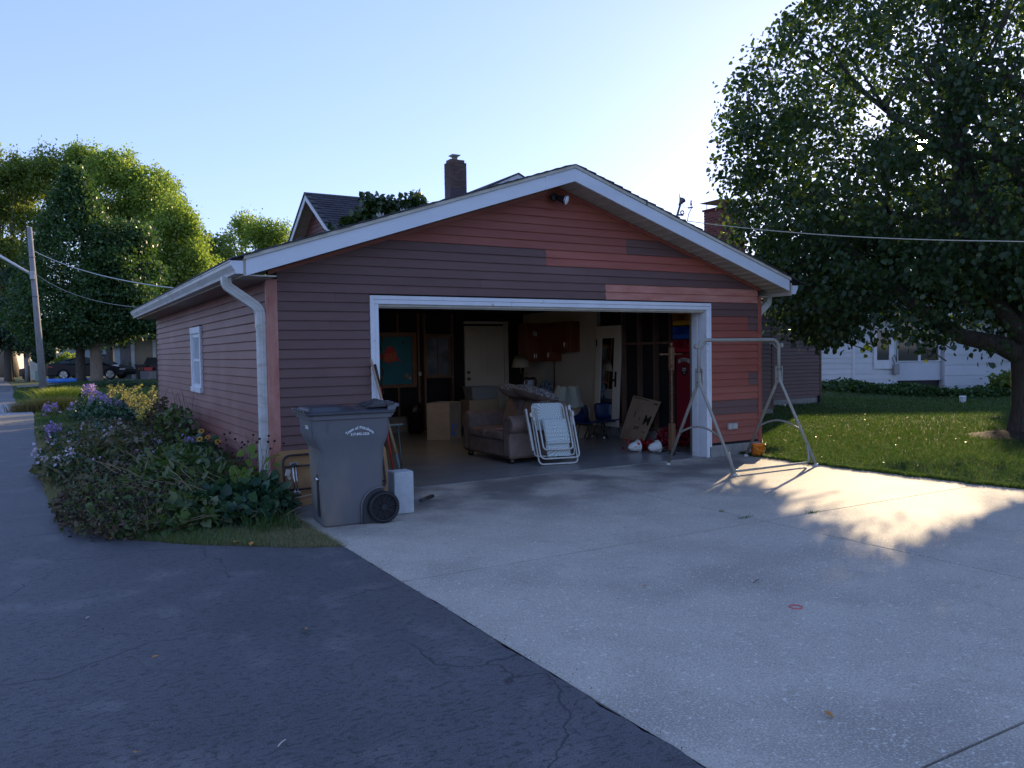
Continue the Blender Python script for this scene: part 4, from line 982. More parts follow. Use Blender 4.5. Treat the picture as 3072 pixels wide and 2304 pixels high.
# cardboard boxes, tote
MAT['card'] = mat('card', (.42, .31, .22), (.35, .26, .18), 4, .8)
MAT['blue_print'] = mat('blue_print', (.04, .22, .80), None, rough=.6)
BX = thing('cardboard_box', 'tall open cardboard box with a blue capital letter beside the loveseat', 'cardboard box', (4.4, 4.95, .016), R(0))
c4_ = [(4.02, 4.85), (4.36, 4.58), (4.78, 4.95), (4.44, 5.24)]
z0_, z1_ = .016, .70
names = ['panel', 'panel', 'panel', 'panel']
for i in range(4):
    a = Vector((*c4_[i], 0)); c = Vector((*c4_[(i + 1) % 4], 0)); nrm_ = (c - a).normalized().cross(Vector((0, 0, 1)))
    k = -.006 * nrm_
    e = (c - a).normalized() * .003
    a = a + e; c = c - e
    MB().hexa([a + Vector((0, 0, z0_)), c + Vector((0, 0, z0_)), c + k + Vector((0, 0, z0_)), a + k + Vector((0, 0, z0_))], [a + Vector((0, 0, z1_)), c + Vector((0, 0, z1_)), c + k + Vector((0, 0, z1_)), a + k + Vector((0, 0, z1_))]).build('panel', MAT['card'], BX)
a = Vector((*c4_[1], 0)); c = Vector((*c4_[2], 0)); dr = (c - a).normalized(); nn_ = dr.cross(Vector((0, 0, 1)))
vs, fs = text_mesh('L', .42)
place_text([([tuple(v) for v in vs], fs)], 'printed_letter', lambda x, y, z: tuple(a + dr * (.17 + x * .75) + nn_ * (.0015 + z) + Vector((0, 0, .10 + y * .72))), BX, MAT['blue_print'], local=False)
pr = MB()
for u0, z_, w_, h_ in ((.30, .26, .04, .07), (.33, .22, .05, .03), (.27, .19, .02, .02)): pr.obox(a + dr * u0 + nn_ * .001 + Vector((0, 0, z_)), (w_, .002, h_), Quaternion((0, 0, 1), math.atan2(dr.y, dr.x)))
pr.build('printed_mark', MAT['blue_print'], BX)
lb = tag(MB().box(5.17, 5.85, 5.35, 5.75, .016, .68).build('cardboard_box', MAT['card'], None, bevel=.006), 'low closed cardboard box under the clear tote by the white door', 'cardboard box')
tt = thing('storage_tote', 'translucent grey plastic storage tote on the cardboard box before the white door', 'storage tote', (5.5, 5.5, .69))
MAT['tote'] = mat('tote', (.38, .41, .43), None, rough=.3, trans=.3)
loft([[(x, y, z) for x, y in rrect(5.26 - k, 5.80 + k, 5.36 - k, 5.72 + k, .04)] for z, k in ((.682, 0), (.92, .04))]).build('tub', MAT['tote'], tt)
loft([[(x, y, z) for x, y in rrect(5.21, 5.85, 5.31, 5.77, .04)] for z in (.921, .945)]).build('lid', MAT['tote'], tt, bevel=.006)
tb_ = thing('black_bin', 'dark rubbish bin holding a black bag behind the open cardboard box', 'rubbish bin', (4.62, 6.0, .016))
MB().lathe([(.12, 0), (.15, .45), (.155, .46)], (4.35, 6.15, .016), 18).build('tub', MAT['black'], tb_, smooth=True)
MB().lathe([(.156, .40), (.165, .46), (.14, .52), (.10, .60), (.05, .66), (.001, .64)], (4.35, 6.15, .016), 18, wav=lambda i, t: 1 + .12 * math.sin(5 * t + i)).build('bag', mat('bag', (.02, .021, .025), None, rough=.25), tb_, smooth=True)
# fish board
FB = thing('fish_board', 'brown framed teal painted board with a red striped fish hanging on the dark back wall', 'painted board', (4.1, 6.55, 1.5))
MAT['teal'] = mat('teal', (.02, .20, .26), (.018, .15, .21), 2, .6)
MB().box(3.45, 4.49, 6.585, 6.597, 1.0, 1.97).build('panel', MAT['teal'], FB)
MAT['brown_frame'] = mat('brown_frame', (.22, .12, .065), (.17, .09, .05), 5, .6)
for q_ in ((4.491, 4.59, .93, 2.06), (3.35, 3.449, .93, 2.06), (3.45, 4.49, .93, .999), (3.45, 4.49, 1.971, 2.06)): MB().box(q_[0], q_[1], 6.56, 6.597, q_[2], q_[3]).build('frame_rail', MAT['brown_frame'], FB, bevel=.004)
cx, cz, s_ = 4.02, 1.60, 1.0
fish = [(-.11, -.14), (-.15, -.10), (-.155, -.02), (-.13, .05), (-.11, .12), (-.06, .17), (.0, .18), (.07, .155), (.11, .10), (.13, .02), (.16, -.06), (.24, -.115), (.16, -.125), (.10, -.12), (.05, -.14), (.01, -.17), (-.03, -.14), (-.07, -.165)]
MB().prism(fish, lambda u, v, t: (cx + u, t, cz + v), 6.572, 6.584).build('fish_body', mat('fishred', (.55, .05, .05), None, rough=.5), FB, bevel=.003)
MB().prism([(-.15, .0), (-.21, .03), (-.24, -.02), (-.22, -.08), (-.17, -.07)], lambda u, v, t: (cx + u, t, cz + v), 6.572, 6.584).build('tail_fin', mat('fishred2', (.36, .02, .025), None, rough=.5), FB)
st = MB()
for i in range(6):
    x = -.10 + i * .045
    st.prism([(x, .02 + .02 * i * .5), (x + .012, .02 + .02 * i * .5), (x - .03, -.12), (x - .045, -.12)], lambda u, v, t: (cx + u, t, cz + v), 6.568, 6.571)
st.build('stripes', mat('fishyel', (.50, .26, .06), None), FB)
for x, z, r_, mm in ((4.37, 1.165, .055, (.28, .20, .13)), (4.44, 1.115, .035, (.40, .36, .28)), (3.82, 1.14, .035, (.40, .14, .05)), (3.75, 1.10, .04, (.45, .36, .26)), (4.32, 1.86, .028, (.05, .05, .05))):
    MB().lathe([(r_, 0), (r_ * .8, .012), (.001, .02)], (x, 6.584, z), 12, q=Vector((0, 0, 1)).rotation_difference(Vector((0, -1, 0))), wav=lambda i, t: 1 + .12 * math.cos(6 * t)).build('shell', mat('shell%.2f' % x, mm, None), FB)
rp = [(3.83 + .02 * math.sin(i * 1.3), 6.55, 2.0 - i * .07) for i in range(18)]
tag(MB().tube(rp, [.012 + .006 * math.sin(i * 2) for i in range(18)], 7).build('rope', mat('rope', (.16, .10, .05), (.08, .05, .03), 60), None), 'brown rope hanging down the left of the fish board', 'rope')

# floor lamp
LP = thing('floor_lamp', 'swing arm floor lamp with a cream conical shade behind the loveseat', 'floor lamp', (6.22, 5.0, .016))
MAT['shade'] = mat('shade', (.50, .46, .36), None, rough=.8, trans=.3)
MB().lathe([(.115, 1.545), (.115, 1.55), (.185, 1.315), (.183, 1.312)], (6.155, 5.0, 0), 24).build('lamp_shade', MAT['shade'], LP, smooth=True)
MB().tube([(6.155, 5, 1.53), (6.155, 5, 1.20), (6.32, 5, 1.19)], .010, 8).build('swing_arm', MAT['brass'], LP, smooth=True)
MB().tube([(6.22, 5, .03), (6.22, 5, 1.22)], .012, 8).build('pole', MAT['brass'], LP, smooth=True)
MB().lathe([(.14, 0), (.14, .02), (.03, .04)], (6.22, 5, .016), 20).build('base', MAT['brass'], LP, smooth=True)
# black harp-backed chair
VC = thing('harp_back_chair', 'dark polished chair with a vase shaped back behind the patterned pillows', 'chair', (5.76, 4.0, .016))
MAT['piano'] = mat('piano', (.012, .010, .014), None, rough=.08, spec=.9)
P = [(5.64, 4.0, .42), (5.635, 4.0, .85), (5.625, 4.0, 1.05), (5.66, 4.0, 1.14), (5.76, 4.0, 1.11), (5.86, 4.0, 1.14), (5.895, 4.0, 1.05), (5.885, 4.0, .85), (5.88, 4.0, .42)]
MB().tube(arcpts(P, .06, 5), .022, 10).build('back_frame', MAT['piano'], VC, smooth=True)
vz = [(-.025, .50), (-.045, .75), (-.022, .88), (-.035, .96), (-.060, 1.03), (-.045, 1.095), (.045, 1.095), (.060, 1.03), (.035, .96), (.022, .88), (.045, .75), (.025, .50)]
MB().prism(vz, lambda u, v, t: (5.76 + u, t, v), 3.99, 4.005).build('back_splat', mat('splat', (.35, .40, .48), None, rough=.15, spec=.9), VC, bevel=.004)
MB().box(5.60, 5.92, 4.0, 4.36, .40, .46).build('seat', MAT['piano'], VC, bevel=.02)
for x in (5.63, 5.89):
    for y in (4.0, 4.33): MB().tube([(x, y, .40), (x, y, .016)], .018, 8).build('leg', MAT['piano'], VC)
# blue patterned baby seat shape
KS = thing('patterned_seat', 'blue and white patterned rounded padded seat behind the leaning lampshades', 'padded seat', (6.5, 4.6, .016))
sp_ = mat('bluepat', (.06, .09, .13), (.25, .30, .36), 22, .7, ramp=(.5, .56), detail=1)
MB().prism([(-.16, .0)] + [(.16 * math.cos(R(a)), .16 + .17 * math.sin(R(a))) for a in range(180, -1, -15)] + [(.16, .0)], lambda u, v, t: (6.52 + u, t, .72 + v), 4.60, 4.66).build('backrest', sp_, KS, bevel=.02)
MB().box(6.34, 6.70, 4.3, 4.66, .60, .72).build('cushion', mat('blueseat', (.09, .13, .17), None), KS, bevel=.04, seg=3)
for x in (6.38, 6.66):
    for y in (4.34, 4.62): MB().tube([(x, y, .60), (x, y, .016)], .014, 8).build('leg', MAT['tube_white'], KS)
# two scalloped lampshades
MAT['shade2'] = mat('shade2', (.56, .58, .50), (.50, .52, .45), 5, .8, trans=.25)
def bellshade(lab, loc, q, h=.36, r0_=.125, r1_=.215):
    n = 48; prof_ = []
    for i in range(11):
        t_ = i / 10; prof_.append((r1_ + (r0_ - r1_) * (1 - (1 - t_) ** 2.0), t_ * h))
    o = thing('lampshade', lab, 'lampshade', loc, group='scalloped lampshades')
    wv = lambda i, t: 1 - .045 * abs(math.sin(4 * t)) ** .6
    vs = []; 
    b = MB()
    for i, (r_, z) in enumerate(prof_):
        for j in range(n):
            t = 2 * math.pi * j / n; k = wv(i, t); zz = z
            if i == 10: zz = z + .022 * (1 - abs(math.cos(4 * t)))
            if i == 0: zz = z - .015 * (1 - abs(math.cos(4 * t)))
            vs.append(Vector(loc) + q @ Vector((r_ * k * math.cos(t), r_ * k * math.sin(t), zz)))
    b.add(vs, [(i * n + j, i * n + (j + 1) % n, (i + 1) * n + (j + 1) % n, (i + 1) * n + j) for i in range(10) for j in range(n)])
    b.build('shade', MAT['shade2'], o, smooth=False, solid=.004)
    rb = MB()
    for k_ in range(8):
        t = math.pi * k_ / 4
        rb.tube([Vector(loc) + q @ Vector(((r_ * 1.005) * math.cos(t), (r_ * 1.005) * math.sin(t), z)) for r_, z in prof_], .0035, 5)
    rb.build('seams', MAT['shade2'], o)
bellshade('cream scalloped lampshade tilted to the left behind the recliner', (5.98, 3.42, .61), Quaternion((0, 1, 0), R(17)))
bellshade('upright cream scalloped lampshade above the blue chair seat', (6.31, 3.42, .60), Quaternion((0, 1, 0), R(-2)))
lbx = tag(MB().box(5.80, 6.62, 3.30, 3.72, .016, .585).build('cardboard_box', MAT['card'], None, bevel=.006), 'low cardboard box carrying the scalloped lampshades', 'cardboard box')
# school chairs
MAT['navy'] = mat('navy', (.010, .025, .10), None, rough=.35)
def school_chair(lab, loc, rz, sc=1.0):
    o = thing('school_chair', lab, 'chair', loc, rz, group='navy plastic school chairs')
    b = MB(); vs = []; fs = []; n = 12; m = 10      # shell: v along seat front -> back top
    path = [(.19, .300), (.17, .315), (.08, .305), (-.02, .300), (-.12, .305), (-.165, .33), (-.185, .38), (-.20, .45), (-.215, .52), (-.228, .58), (-.235, .612)]
    for i, (y, z) in enumerate(path):
        w = .175 if i < 5 else (.165 if i < 9 else (.150 if i == 9 else .12))
        for j in range(n + 1):
            u = -1 + 2 * j / n
            if i < 5: vs.append((u * w, y, z + .02 * u * u))
            else: vs.append((u * w, y + .035 * u * u, z))
    for i in range(len(path) - 1):
        for j in range(n): a = i * (n + 1) + j; fs.append((a, a + 1, a + n + 2, a + n + 1))
    b.add(vs, fs).build('seat', MAT['navy'], o, local=True, smooth=True, solid=.006)
    for sx in (-1, 1):
        for sy, y0, y1 in ((1, .10, .185), (-1, -.10, -.20)):
            lg_ = MB().tube(arcpts([(0, y0, .285), (sx * .12, y0, .285), (sx * .195, y1, .018)], .05, 5), .0095, 8).build('leg', MAT['black'], o, local=True, smooth=True)
            MB().lathe([(.014, 0), (.014, .02), (.010, .026)], (sx * .196, y1, .0), 10).build('glide', MAT['chrome'], lg_, local=True)
    return o
school_chair('navy plastic school chair nearest the middle of the floor, side on', (6.53, 2.98, .016), R(-118))
school_chair('navy plastic school chair directly below the upright scalloped lampshade', (6.28, 3.06, .016), R(165)).location = (6.33, 3.10, .016)
school_chair('navy plastic school chair in front of the leaning white door', (7.02, 3.32, .016), R(178))

# leaning white door with a mirror
LD = thing('leaning_door', 'old white door with a tall mirror panel leaning against the garage wall', 'door', (7.12, 3.5, .19))
dq = Quaternion((0, 0, 1), R(0)) @ Quaternion((0, 1, 0), R(3.2))
def DL(y, d, z): return Vector((7.135, 3.52, .186)) + dq @ Vector((-d, y, z))   # d toward -x
def dbox(b, y0, y1, d0, d1, z0, z1): return b.hexa([DL(y0, d0, z0), DL(y1, d0, z0), DL(y1, d1, z0), DL(y0, d1, z0)], [DL(y0, d0, z1), DL(y1, d0, z1), DL(y1, d1, z1), DL(y0, d1, z1)])
b = MB(); dbox(b, -.37, .37, -.035, .0, 0, 1.91); b.build('slab', MAT['door_white'], LD)
b = MB(); dbox(b, -.37, -.19, .0005, .012, 0, 1.91); dbox(b, .22, .37, .0005, .012, 0, 1.91); dbox(b, -.189, .219, .0005, .012, 1.68, 1.91); dbox(b, -.189, .219, .0005, .012, 0, .13); b.build('stile_frame', MAT['door_white'], LD, bevel=.003)
b = MB(); dbox(b, -.185, .195, .001, .004, .135, 1.675); b.build('mirror_panel', MAT['mirror'], LD)
b = MB(); dbox(b, .20, .218, .001, .014, .135, 1.675); b.build('bead', MAT['white_trim'], LD)
b = MB(); dbox(b, -.305, -.245, .0125, .018, .75, 1.04); hp = b.build('lock_plate', MAT['black'], LD, bevel=.003)
MB().tube([DL(-.27, .018, .88), DL(-.265, .06, .88)], .012, 10).lathe([(.001, 0), (.028, .01), (.03, .03), (.001, .05)], DL(-.265, .05, .88), 14, q=Vector((0, 0, 1)).rotation_difference(Vector((-1, 0, 0)))).build('knob', MAT['black'], hp, smooth=True)
b = MB(); dbox(b, .34, .37, .0125, .020, 1.52, 1.66); b.build('hinge', MAT['black'], LD)
# cabinets
MAT['cherry'] = mat('cherry', (.22, .065, .03), (.15, .042, .02), 3, .35, stretch=(4, 4, .5), objvar=.1, coords='obj')
def cabinet(lab, x0, x1, y0, y1, z0, z1, face, panels):
    o = thing('wall_cabinet', lab, 'cabinet', ((x0 + x1) / 2, (y0 + y1) / 2, z0), group='cherry wood wall cabinets')
    MB().box(x0, x1, y0, y1, z0, z1).build('carcass', MAT['cherry'], o, bevel=.003)
    for (a0, a1, c0, c1, hx) in panels:       # door rectangles along the face, knob side
        if face == 'y': F = lambda u, d, z: (u, y0 - d, z)
        else: F = lambda u, d, z: (x0 - d, u, z)
        def fb(b, u0, u1, d0, d1, z_0, z_1): 
            P = [F(u0, d0, z_0), F(u1, d0, z_0), F(u1, d1, z_0), F(u0, d1, z_0)]; Q = [F(u0, d0, z_1), F(u1, d0, z_1), F(u1, d1, z_1), F(u0, d1, z_1)]; return b.hexa(P, Q)
        b = MB(); fb(b, a0, a1, .001, .014, c0, c1)
        r_ = min(.055, (a1 - a0) * .25)
        for q_ in ((a0, a0 + r_, c0, c1), (a1 - r_, a1, c0, c1), (a0 + r_, a1 - r_, c0, c0 + r_), (a0 + r_, a1 - r_, c1 - r_, c1)): fb(b, q_[0], q_[1], .0142, .022, q_[2], q_[3])
        fb(b, a0 + r_ + .015, a1 - r_ - .015, .0142, .019, c0 + r_ + .015, c1 - r_ - .015)
        dr_ = b.build('door', MAT['cherry'], o, bevel=.003)
        k = MB(); fb(k, hx - .006, hx + .006, .022, .045, c0 + .06, c0 + .075); fb(k, hx - .006, hx + .006, .022, .045, c0 + .12, c0 + .135); fb(k, hx - .006, hx + .006, .045, .052, c0 + .055, c0 + .14)
        k.build('handle', MAT['chrome'], dr_, bevel=.002)
    return o
cabinet('left cherry cabinet with two short and two tall doors facing the driveway', 6.64, 7.02, 5.55, 5.9, 1.42, 2.22, 'y', [(6.65, 6.82, 1.44, 1.84, 6.80), (6.83, 7.01, 1.44, 1.84, 6.85), (6.65, 6.82, 1.90, 2.18, 6.80), (6.83, 7.01, 1.90, 2.18, 6.85)])
cabinet('middle cherry cabinet hanging lowest on the pale wall', 7.0, 7.25, 5.16, 5.53, 1.42, 2.22, 'x', [(5.18, 5.51, 1.45, 2.18, 5.22)])
cabinet('right cherry cabinet with one broad door hanging on the pale wall', 7.0, 7.25, 4.50, 5.14, 1.61, 2.22, 'x', [(4.56, 5.10, 1.66, 2.18, 4.62)])
# leaning flattened carton
LC = thing('flattened_carton', 'flattened cardboard carton printed with an upright M leaning on the studs', 'cardboard', (6.95, 2.45, .016))
A_, B_, C_, D_ = Vector((6.93, 2.84, .03)), Vector((6.90, 2.12, .018)), Vector((7.14, 1.93, .72)), Vector((7.17, 2.72, .80))
nC = (B_ - A_).cross(D_ - A_).normalized(); nC = nC if nC.x < 0 else -nC
MB().hexa([A_, B_, B_ - nC * .008, A_ - nC * .008], [D_, C_, C_ - nC * .008, D_ - nC * .008]).build('sheet', MAT['card'], LC)
def CP(u, v, o=.002): return (A_ * (1 - u) + B_ * u) * (1 - v) + (D_ * (1 - u) + C_ * u) * v + nC * o
MAT['ink'] = mat('ink', (.02, .018, .016), None, rough=.7)
vs, fs = text_mesh('M', .28)
place_text([([tuple(v) for v in vs], fs)], 'printed_letter', lambda x, y, z: CP(.80 + x * 1.2, .40 + y * 1.15), LC, MAT['ink'], local=False)
pr = MB()
def cr(u0, u1, v0, v1): pr.add([CP(u0, v0), CP(u1, v0), CP(u1, v1), CP(u0, v1)], [(0, 1, 2, 3)])
for v in (.04, .07, .10, .13, .16, .19, .22): cr(.08, .38, v, v + .004)
cr(.03, .60, .955, .97); cr(.42, .62, .30, .325); cr(.42, .60, .26, .28); cr(.76, .90, .22, .235); cr(.28, .31, .52, .66); cr(.50, .53, .47, .55); cr(.26, .60, .42, .424); cr(.26, .60, .70, .704); cr(.80, .95, .90, .93)
pr.build('print', MAT['ink'], LC)
# red locker with stickers
LK = thing('red_locker', 'tall red metal locker with white and black stickers by the right wall', 'locker', (7.10, 1.22, .24))
MAT['red_metal'] = mat('red_metal', (.26, .012, .030), (.22, .010, .026), 4, .35)
MB().box(7.0, 7.24, 1.02, 1.37, .25, 1.56).build('cabinet', MAT['red_metal'], LK, bevel=.004)
MB().box(6.988, 6.999, 1.03, 1.36, .27, 1.54).build('door', MAT['red_metal'], LK, bevel=.003)
MB().box(6.982, 7.0, 1.355, 1.385, .84, .97).build('latch', MAT['black'], LK)
lw = MB(); vs = []; 
ap = [(1.31 - .27 * i / 10, 1.425 + .028 * math.sin(math.pi * i / 10)) for i in range(11)]
lw.add([(6.9865, y, z - .035) for y, z in ap] + [(6.9865, y, z + .03) for y, z in ap], [(i, i + 1, i + 12, i + 11) for i in range(10)])
stk_ = lw.build('sticker', mat('stick', (.55, .53, .48), None), LK)
vs, fs = text_mesh('BULLS', .07)
place_text([([tuple(v) for v in vs], fs)], 'lettering', lambda x, y, z: (6.985 - z, 1.175 - x * .85, 1.415 + y), stk_, MAT['ink'], local=False)
e_ = MB(); e_.add([(6.9865, 1.17 + .07 * math.cos(R(a)), 1.27 + .085 * math.sin(R(a))) for a in range(0, 360, 15)], [tuple(range(24))]); st2_ = e_.build('sticker', MAT['ink'], LK)
for k, (tx, z, s_) in enumerate((('CHICAGO', 1.30, .026), ('BULLS', 1.265, .034), ('23', 1.22, .03))):
    vs, fs = text_mesh(tx if k != 0 else 'WORLD', s_); place_text([([tuple(v) for v in vs], fs)], 'lettering', lambda x, y, z_: (6.985 - z_, 1.17 - x, z + y), st2_, MAT['white_print'], local=False)
MB().box(6.984, 6.9875, 1.15, 1.20, .41, .45).build('sticker', MAT['white_wall'], LK)
# coloured bins above
for lab, z, colr in (('yellow toy bin shelf, topmost above the red locker', 2.015, (.62, .30, .02)), ('blue toy bin shelf between the yellow and red ones', 1.79, (.01, .09, .42)), ('red toy bin shelf resting on the locker top', 1.57, (.36, .01, .03))):
    o = thing('toy_bin', lab, 'toy bin', (7.1, 1.24, z), group='stacked plastic toy bins'); m_ = mat('binp%.2f' % z, colr, None, rough=.35)
    b = MB(); b.box(6.98, 7.22, 1.03, 1.45, z, z + .085); b.build('tray', m_, o, bevel=.02, seg=3)
    b = MB(); b.box(7.20, 7.23, 1.03, 1.45, z + .086, z + .205); b.box(6.99, 7.20, 1.43, 1.45, z + .086, z + .205); b.box(6.99, 7.20, 1.03, 1.05, z + .086, z + .205); b.box(6.99, 7.2, 1.03, 1.45, z + .195, z + .208); b.build('shell', m_, o, bevel=.006)
    b = MB(); b.box(6.985, 6.995, 1.34, 1.35, z + .086, z + .194); b.box(6.985, 6.995, 1.13, 1.14, z + .086, z + .194); b.build('rib', m_, o)
# turned wooden post
TP = thing('turned_post', 'turned wooden post with crossed spindle pegs standing on a black star stand', 'coat stand', (6.23, .62, .016))
MAT['turned'] = mat('turned', (.16, .065, .028), (.11, .045, .02), 6, .35, stretch=(4, 4, .6)); MAT['postpale'] = mat('postpale', (.24, .13, .07), (.19, .10, .05), 5, .45, stretch=(5, 5, .6))
MB().box(6.188, 6.268, .58, .66, .03, .485).build('post_base', MAT['postpale'], TP, bevel=.006)
pf = [(.03, .486)]; z = .50
for i in range(3): pf += [(.022, z), (.034, z + .02), (.020, z + .04)]; z += .05
pf += [(.018, .68), (.027, .80), (.020, .92)]
z = .93
for i in range(3): pf += [(.022, z), (.033, z + .02), (.020, z + .04)]; z += .05
pf += [(.018, 1.10), (.026, 1.18), (.02, 1.24)]; z = 1.245
for i in range(1): pf += [(.020, z), (.034, z + .02), (.022, z + .045)]
MB().lathe(pf, (6.228, .62, 0), 18).build('turned_shaft', MAT['turned'], TP, smooth=True)
MB().box(6.19, 6.262, .585, .655, 1.295, 1.655).build('post_head', MAT['postpale'], TP, bevel=.012)
MB().lathe([(.02, 1.656), (.036, 1.67), (.02, 1.69), (.034, 1.71), (.001, 1.735)], (6.226, .62, 0), 16).build('finial', MAT['turned'], TP, smooth=True)
qx = Vector((0, 0, 1)).rotation_difference(Vector((1, 0, 0)))
sp2 = [(.001, 0), (.018, .01), (.012, .03), (.02, .05), (.012, .07), (.012, .12), (.02, .14), (.014, .17)]
MB().lathe(sp2, (5.99, .62, 1.548), 12, q=qx).build('peg', MAT['postpale'], TP, smooth=True)
MB().lathe(sp2, (6.45, .62, 1.548), 12, q=Vector((0, 0, 1)).rotation_difference(Vector((-1, 0, 0)))).build('peg', MAT['postpale'], TP, smooth=True)
MB().lathe([(.001, 0), (.02, .01), (.012, .04), (.012, .07)], (6.13, .58, 1.37), 10, q=qx).build('peg', MAT['turned'], TP, smooth=True)
for i in range(5):
    a = 2 * math.pi * i / 5 + .3; d = Vector((math.cos(a), math.sin(a), 0)); e = Vector((-d.y, d.x, 0)); c = Vector((6.228, .62, .018))
    MB().hexa([c + e * .06, c - e * .06, c + d * .26 - e * .004, c + d * .26 + e * .004], [c + e * .05 + Vector((0, 0, .05)), c - e * .05 + Vector((0, 0, .05)), c + d * .25 - e * .003 + Vector((0, 0, .014)), c + d * .25 + e * .003 + Vector((0, 0, .014))]).build('star_point', MAT['black'], TP)
# boards leaning in the right jamb corner
tag(MB().obox((6.78, .30, .42), (.03, .10, .84), Quaternion((0, 1, 0), .10)).build('scrap_board', MAT['stud'], None), 'brown scrap board leaning in the corner behind the right jamb', 'board')
# white bell ornaments / pots lying on the floor
MAT['flaky'] = mat('flaky', (.68, .68, .66), (.58, .58, .55), 12, .6, c3=(.22, .20, .17), s3=35, r3=(.63, .69))
for lab, c, d_ in (('white bell shaped pot lying on its side, the left one by the red flowers', (5.90, 1.14, .100), (-.97, .12, -.10)), ('white bell shaped pot lying on its side, the right one by the red flowers', (6.10, .90, .100), (-.96, .05, -.08))):
    q_ = Vector((0, 0, 1)).rotation_difference(Vector(d_))
    tag(MB().lathe([(.100, -.085), (.105, -.08), (.105, -.066), (.082, -.058), (.074, .0), (.062, .05), (.042, .083), (.019, .097), (.015, .105), (.001, .11)], c, 22, q=q_).build('bell_pot', MAT['flaky'], None, smooth=True), lab, 'pot', 'white bell pots on the garage floor')
MAT['berry'] = leafmat('berry', [(.20, .008, .018), (.33, .012, .03), (.06, .006, .012)], trans=.1, rough=.35)

# ================================================================ the red house behind
MAT['rake_white'] = mat('rake_white', (.70, .72, .75), (.62, .64, .67), 3, .5)
MAT['brick_board2'] = mat('brick_board2', (.115, .035, .03), (.14, .045, .036), 4, .55, objvar=.08)
H1 = thing('red_house', 'red sided house with steep shingled gable rising behind the garage roof', 'house', (4, 12.2, 0))
GXW = 4.35; YA, ZA = 12.22, 5.84; SLH = .622
def hz(y): return ZA - SLH * abs(y - YA)
YN, YF = 10.29, 14.15
b = MB(); b.prism([(YN + .35, 0), (YF - .35, 0), (YF - .35, hz(YF - .35) - .12), (YA, ZA - .12), (YN + .35, hz(YN + .35) - .12)], lambda u, v, t: (t, u, v), GXW, 12.4)
b.build('wall', MAT['brick_board2'], H1)
for i in range(46):
    z0 = .3 + i * .118; z1 = z0 + .118
    if z0 > ZA - .3: break
    h = lambda z: min(YA - YN - .35, (ZA - .12 - z) / SLH)
    if z1 < 3.3: continue
    a0, a1 = h(z0), max(.02, h(z1))
    board(MAT['brick_board2'], YA - a0, YA + a0, YA - a1, YA + a1, z0, z1, H1, plane='x', s=-1, c=GXW)
for s_, ye in ((-1, YN), (1, YF)):
    P = lambda y, dz, x: (x, y, hz(y) + dz)
    lo, hi = sorted((ye, YA))
    MB().hexa([P(lo, -.17, 4.0), P(hi, -.17, 4.0), P(hi, -.17, 4.03), P(lo, -.17, 4.03)], [P(lo, .0, 4.0), P(hi, .0, 4.0), P(hi, .0, 4.03), P(lo, .0, 4.03)]).build('rake_board', MAT['rake_white'], H1)
    for k in range(13):
        ya = lo + (hi - lo) * k / 13; yb = lo + (hi - lo) * (k + 1) / 13 - .012
        MB().hexa([P(ya, -.13, 4.031), P(yb, -.13, 4.031), P(yb, -.13, 4.36), P(ya, -.13, 4.36)], [P(ya, -.12, 4.031), P(yb, -.12, 4.031), P(yb, -.12, 4.36), P(ya, -.12, 4.36)]).build('soffit_panel', MAT['soffit'], H1)
    MB().hexa([P(lo, .002, 3.97), P(hi, .002, 3.97), P(hi, .002, 12.6), P(lo, .002, 12.6)], [P(lo, .04, 3.97), P(hi, .04, 3.97), P(hi, .04, 12.6), P(lo, .04, 12.6)]).build('roof', MAT['black'], H1)
MB().box(4.0, 12.4, YN - .02, YN + .34, hz(YN) - .20, hz(YN) - .05).build('eave_return', MAT['rake_white'], H1)
MB().box(4.005, 4.36, YN + .34, YN + .75, hz(YN) - .17, hz(YN) - .06).build('eave_return', MAT['rake_white'], H1)
# shingles on the near slope: individual tabs where they can be seen
MAT['shingle2'] = mat('shingle2', (.030, .027, .034), (.050, .045, .055), 30, .9, bump=.003, bscale=150, objvar=.28)
sw_, sh_ = .30, .15
cs = Quaternion((1, 0, 0), math.atan(SLH)); me0 = None; nsh = 0
for r_ in range(15):
    for c_ in range(19):
        x = 3.97 + c_ * sw_ + (r_ % 2) * .15; d = .0 + r_ * sh_
        yy_ = YA - (d + sh_) * math.cos(math.atan(SLH)); zz_ = ZA - (d + sh_) * math.sin(math.atan(SLH)) + .04
        if yy_ < YN - .05 or x > 9.3: continue
        if me0 is None:
            o = MB().hexa([(0, 0, .004), (sw_ - .012, 0, .004), (sw_ - .012, sh_ + .01, -.002), (0, sh_ + .01, -.002)], [(0, 0, .016), (sw_ - .012, 0, .016), (sw_ - .012, sh_ + .01, .003), (0, sh_ + .01, .003)]).build('shingle', MAT['shingle2'], H1, local=True); me0 = o.data
        else: o = link('shingle', me0, H1)
        o.location = Vector((x, yy_, zz_)) - OFF[H1.name]; o.rotation_euler = cs.to_euler(); nsh += 1
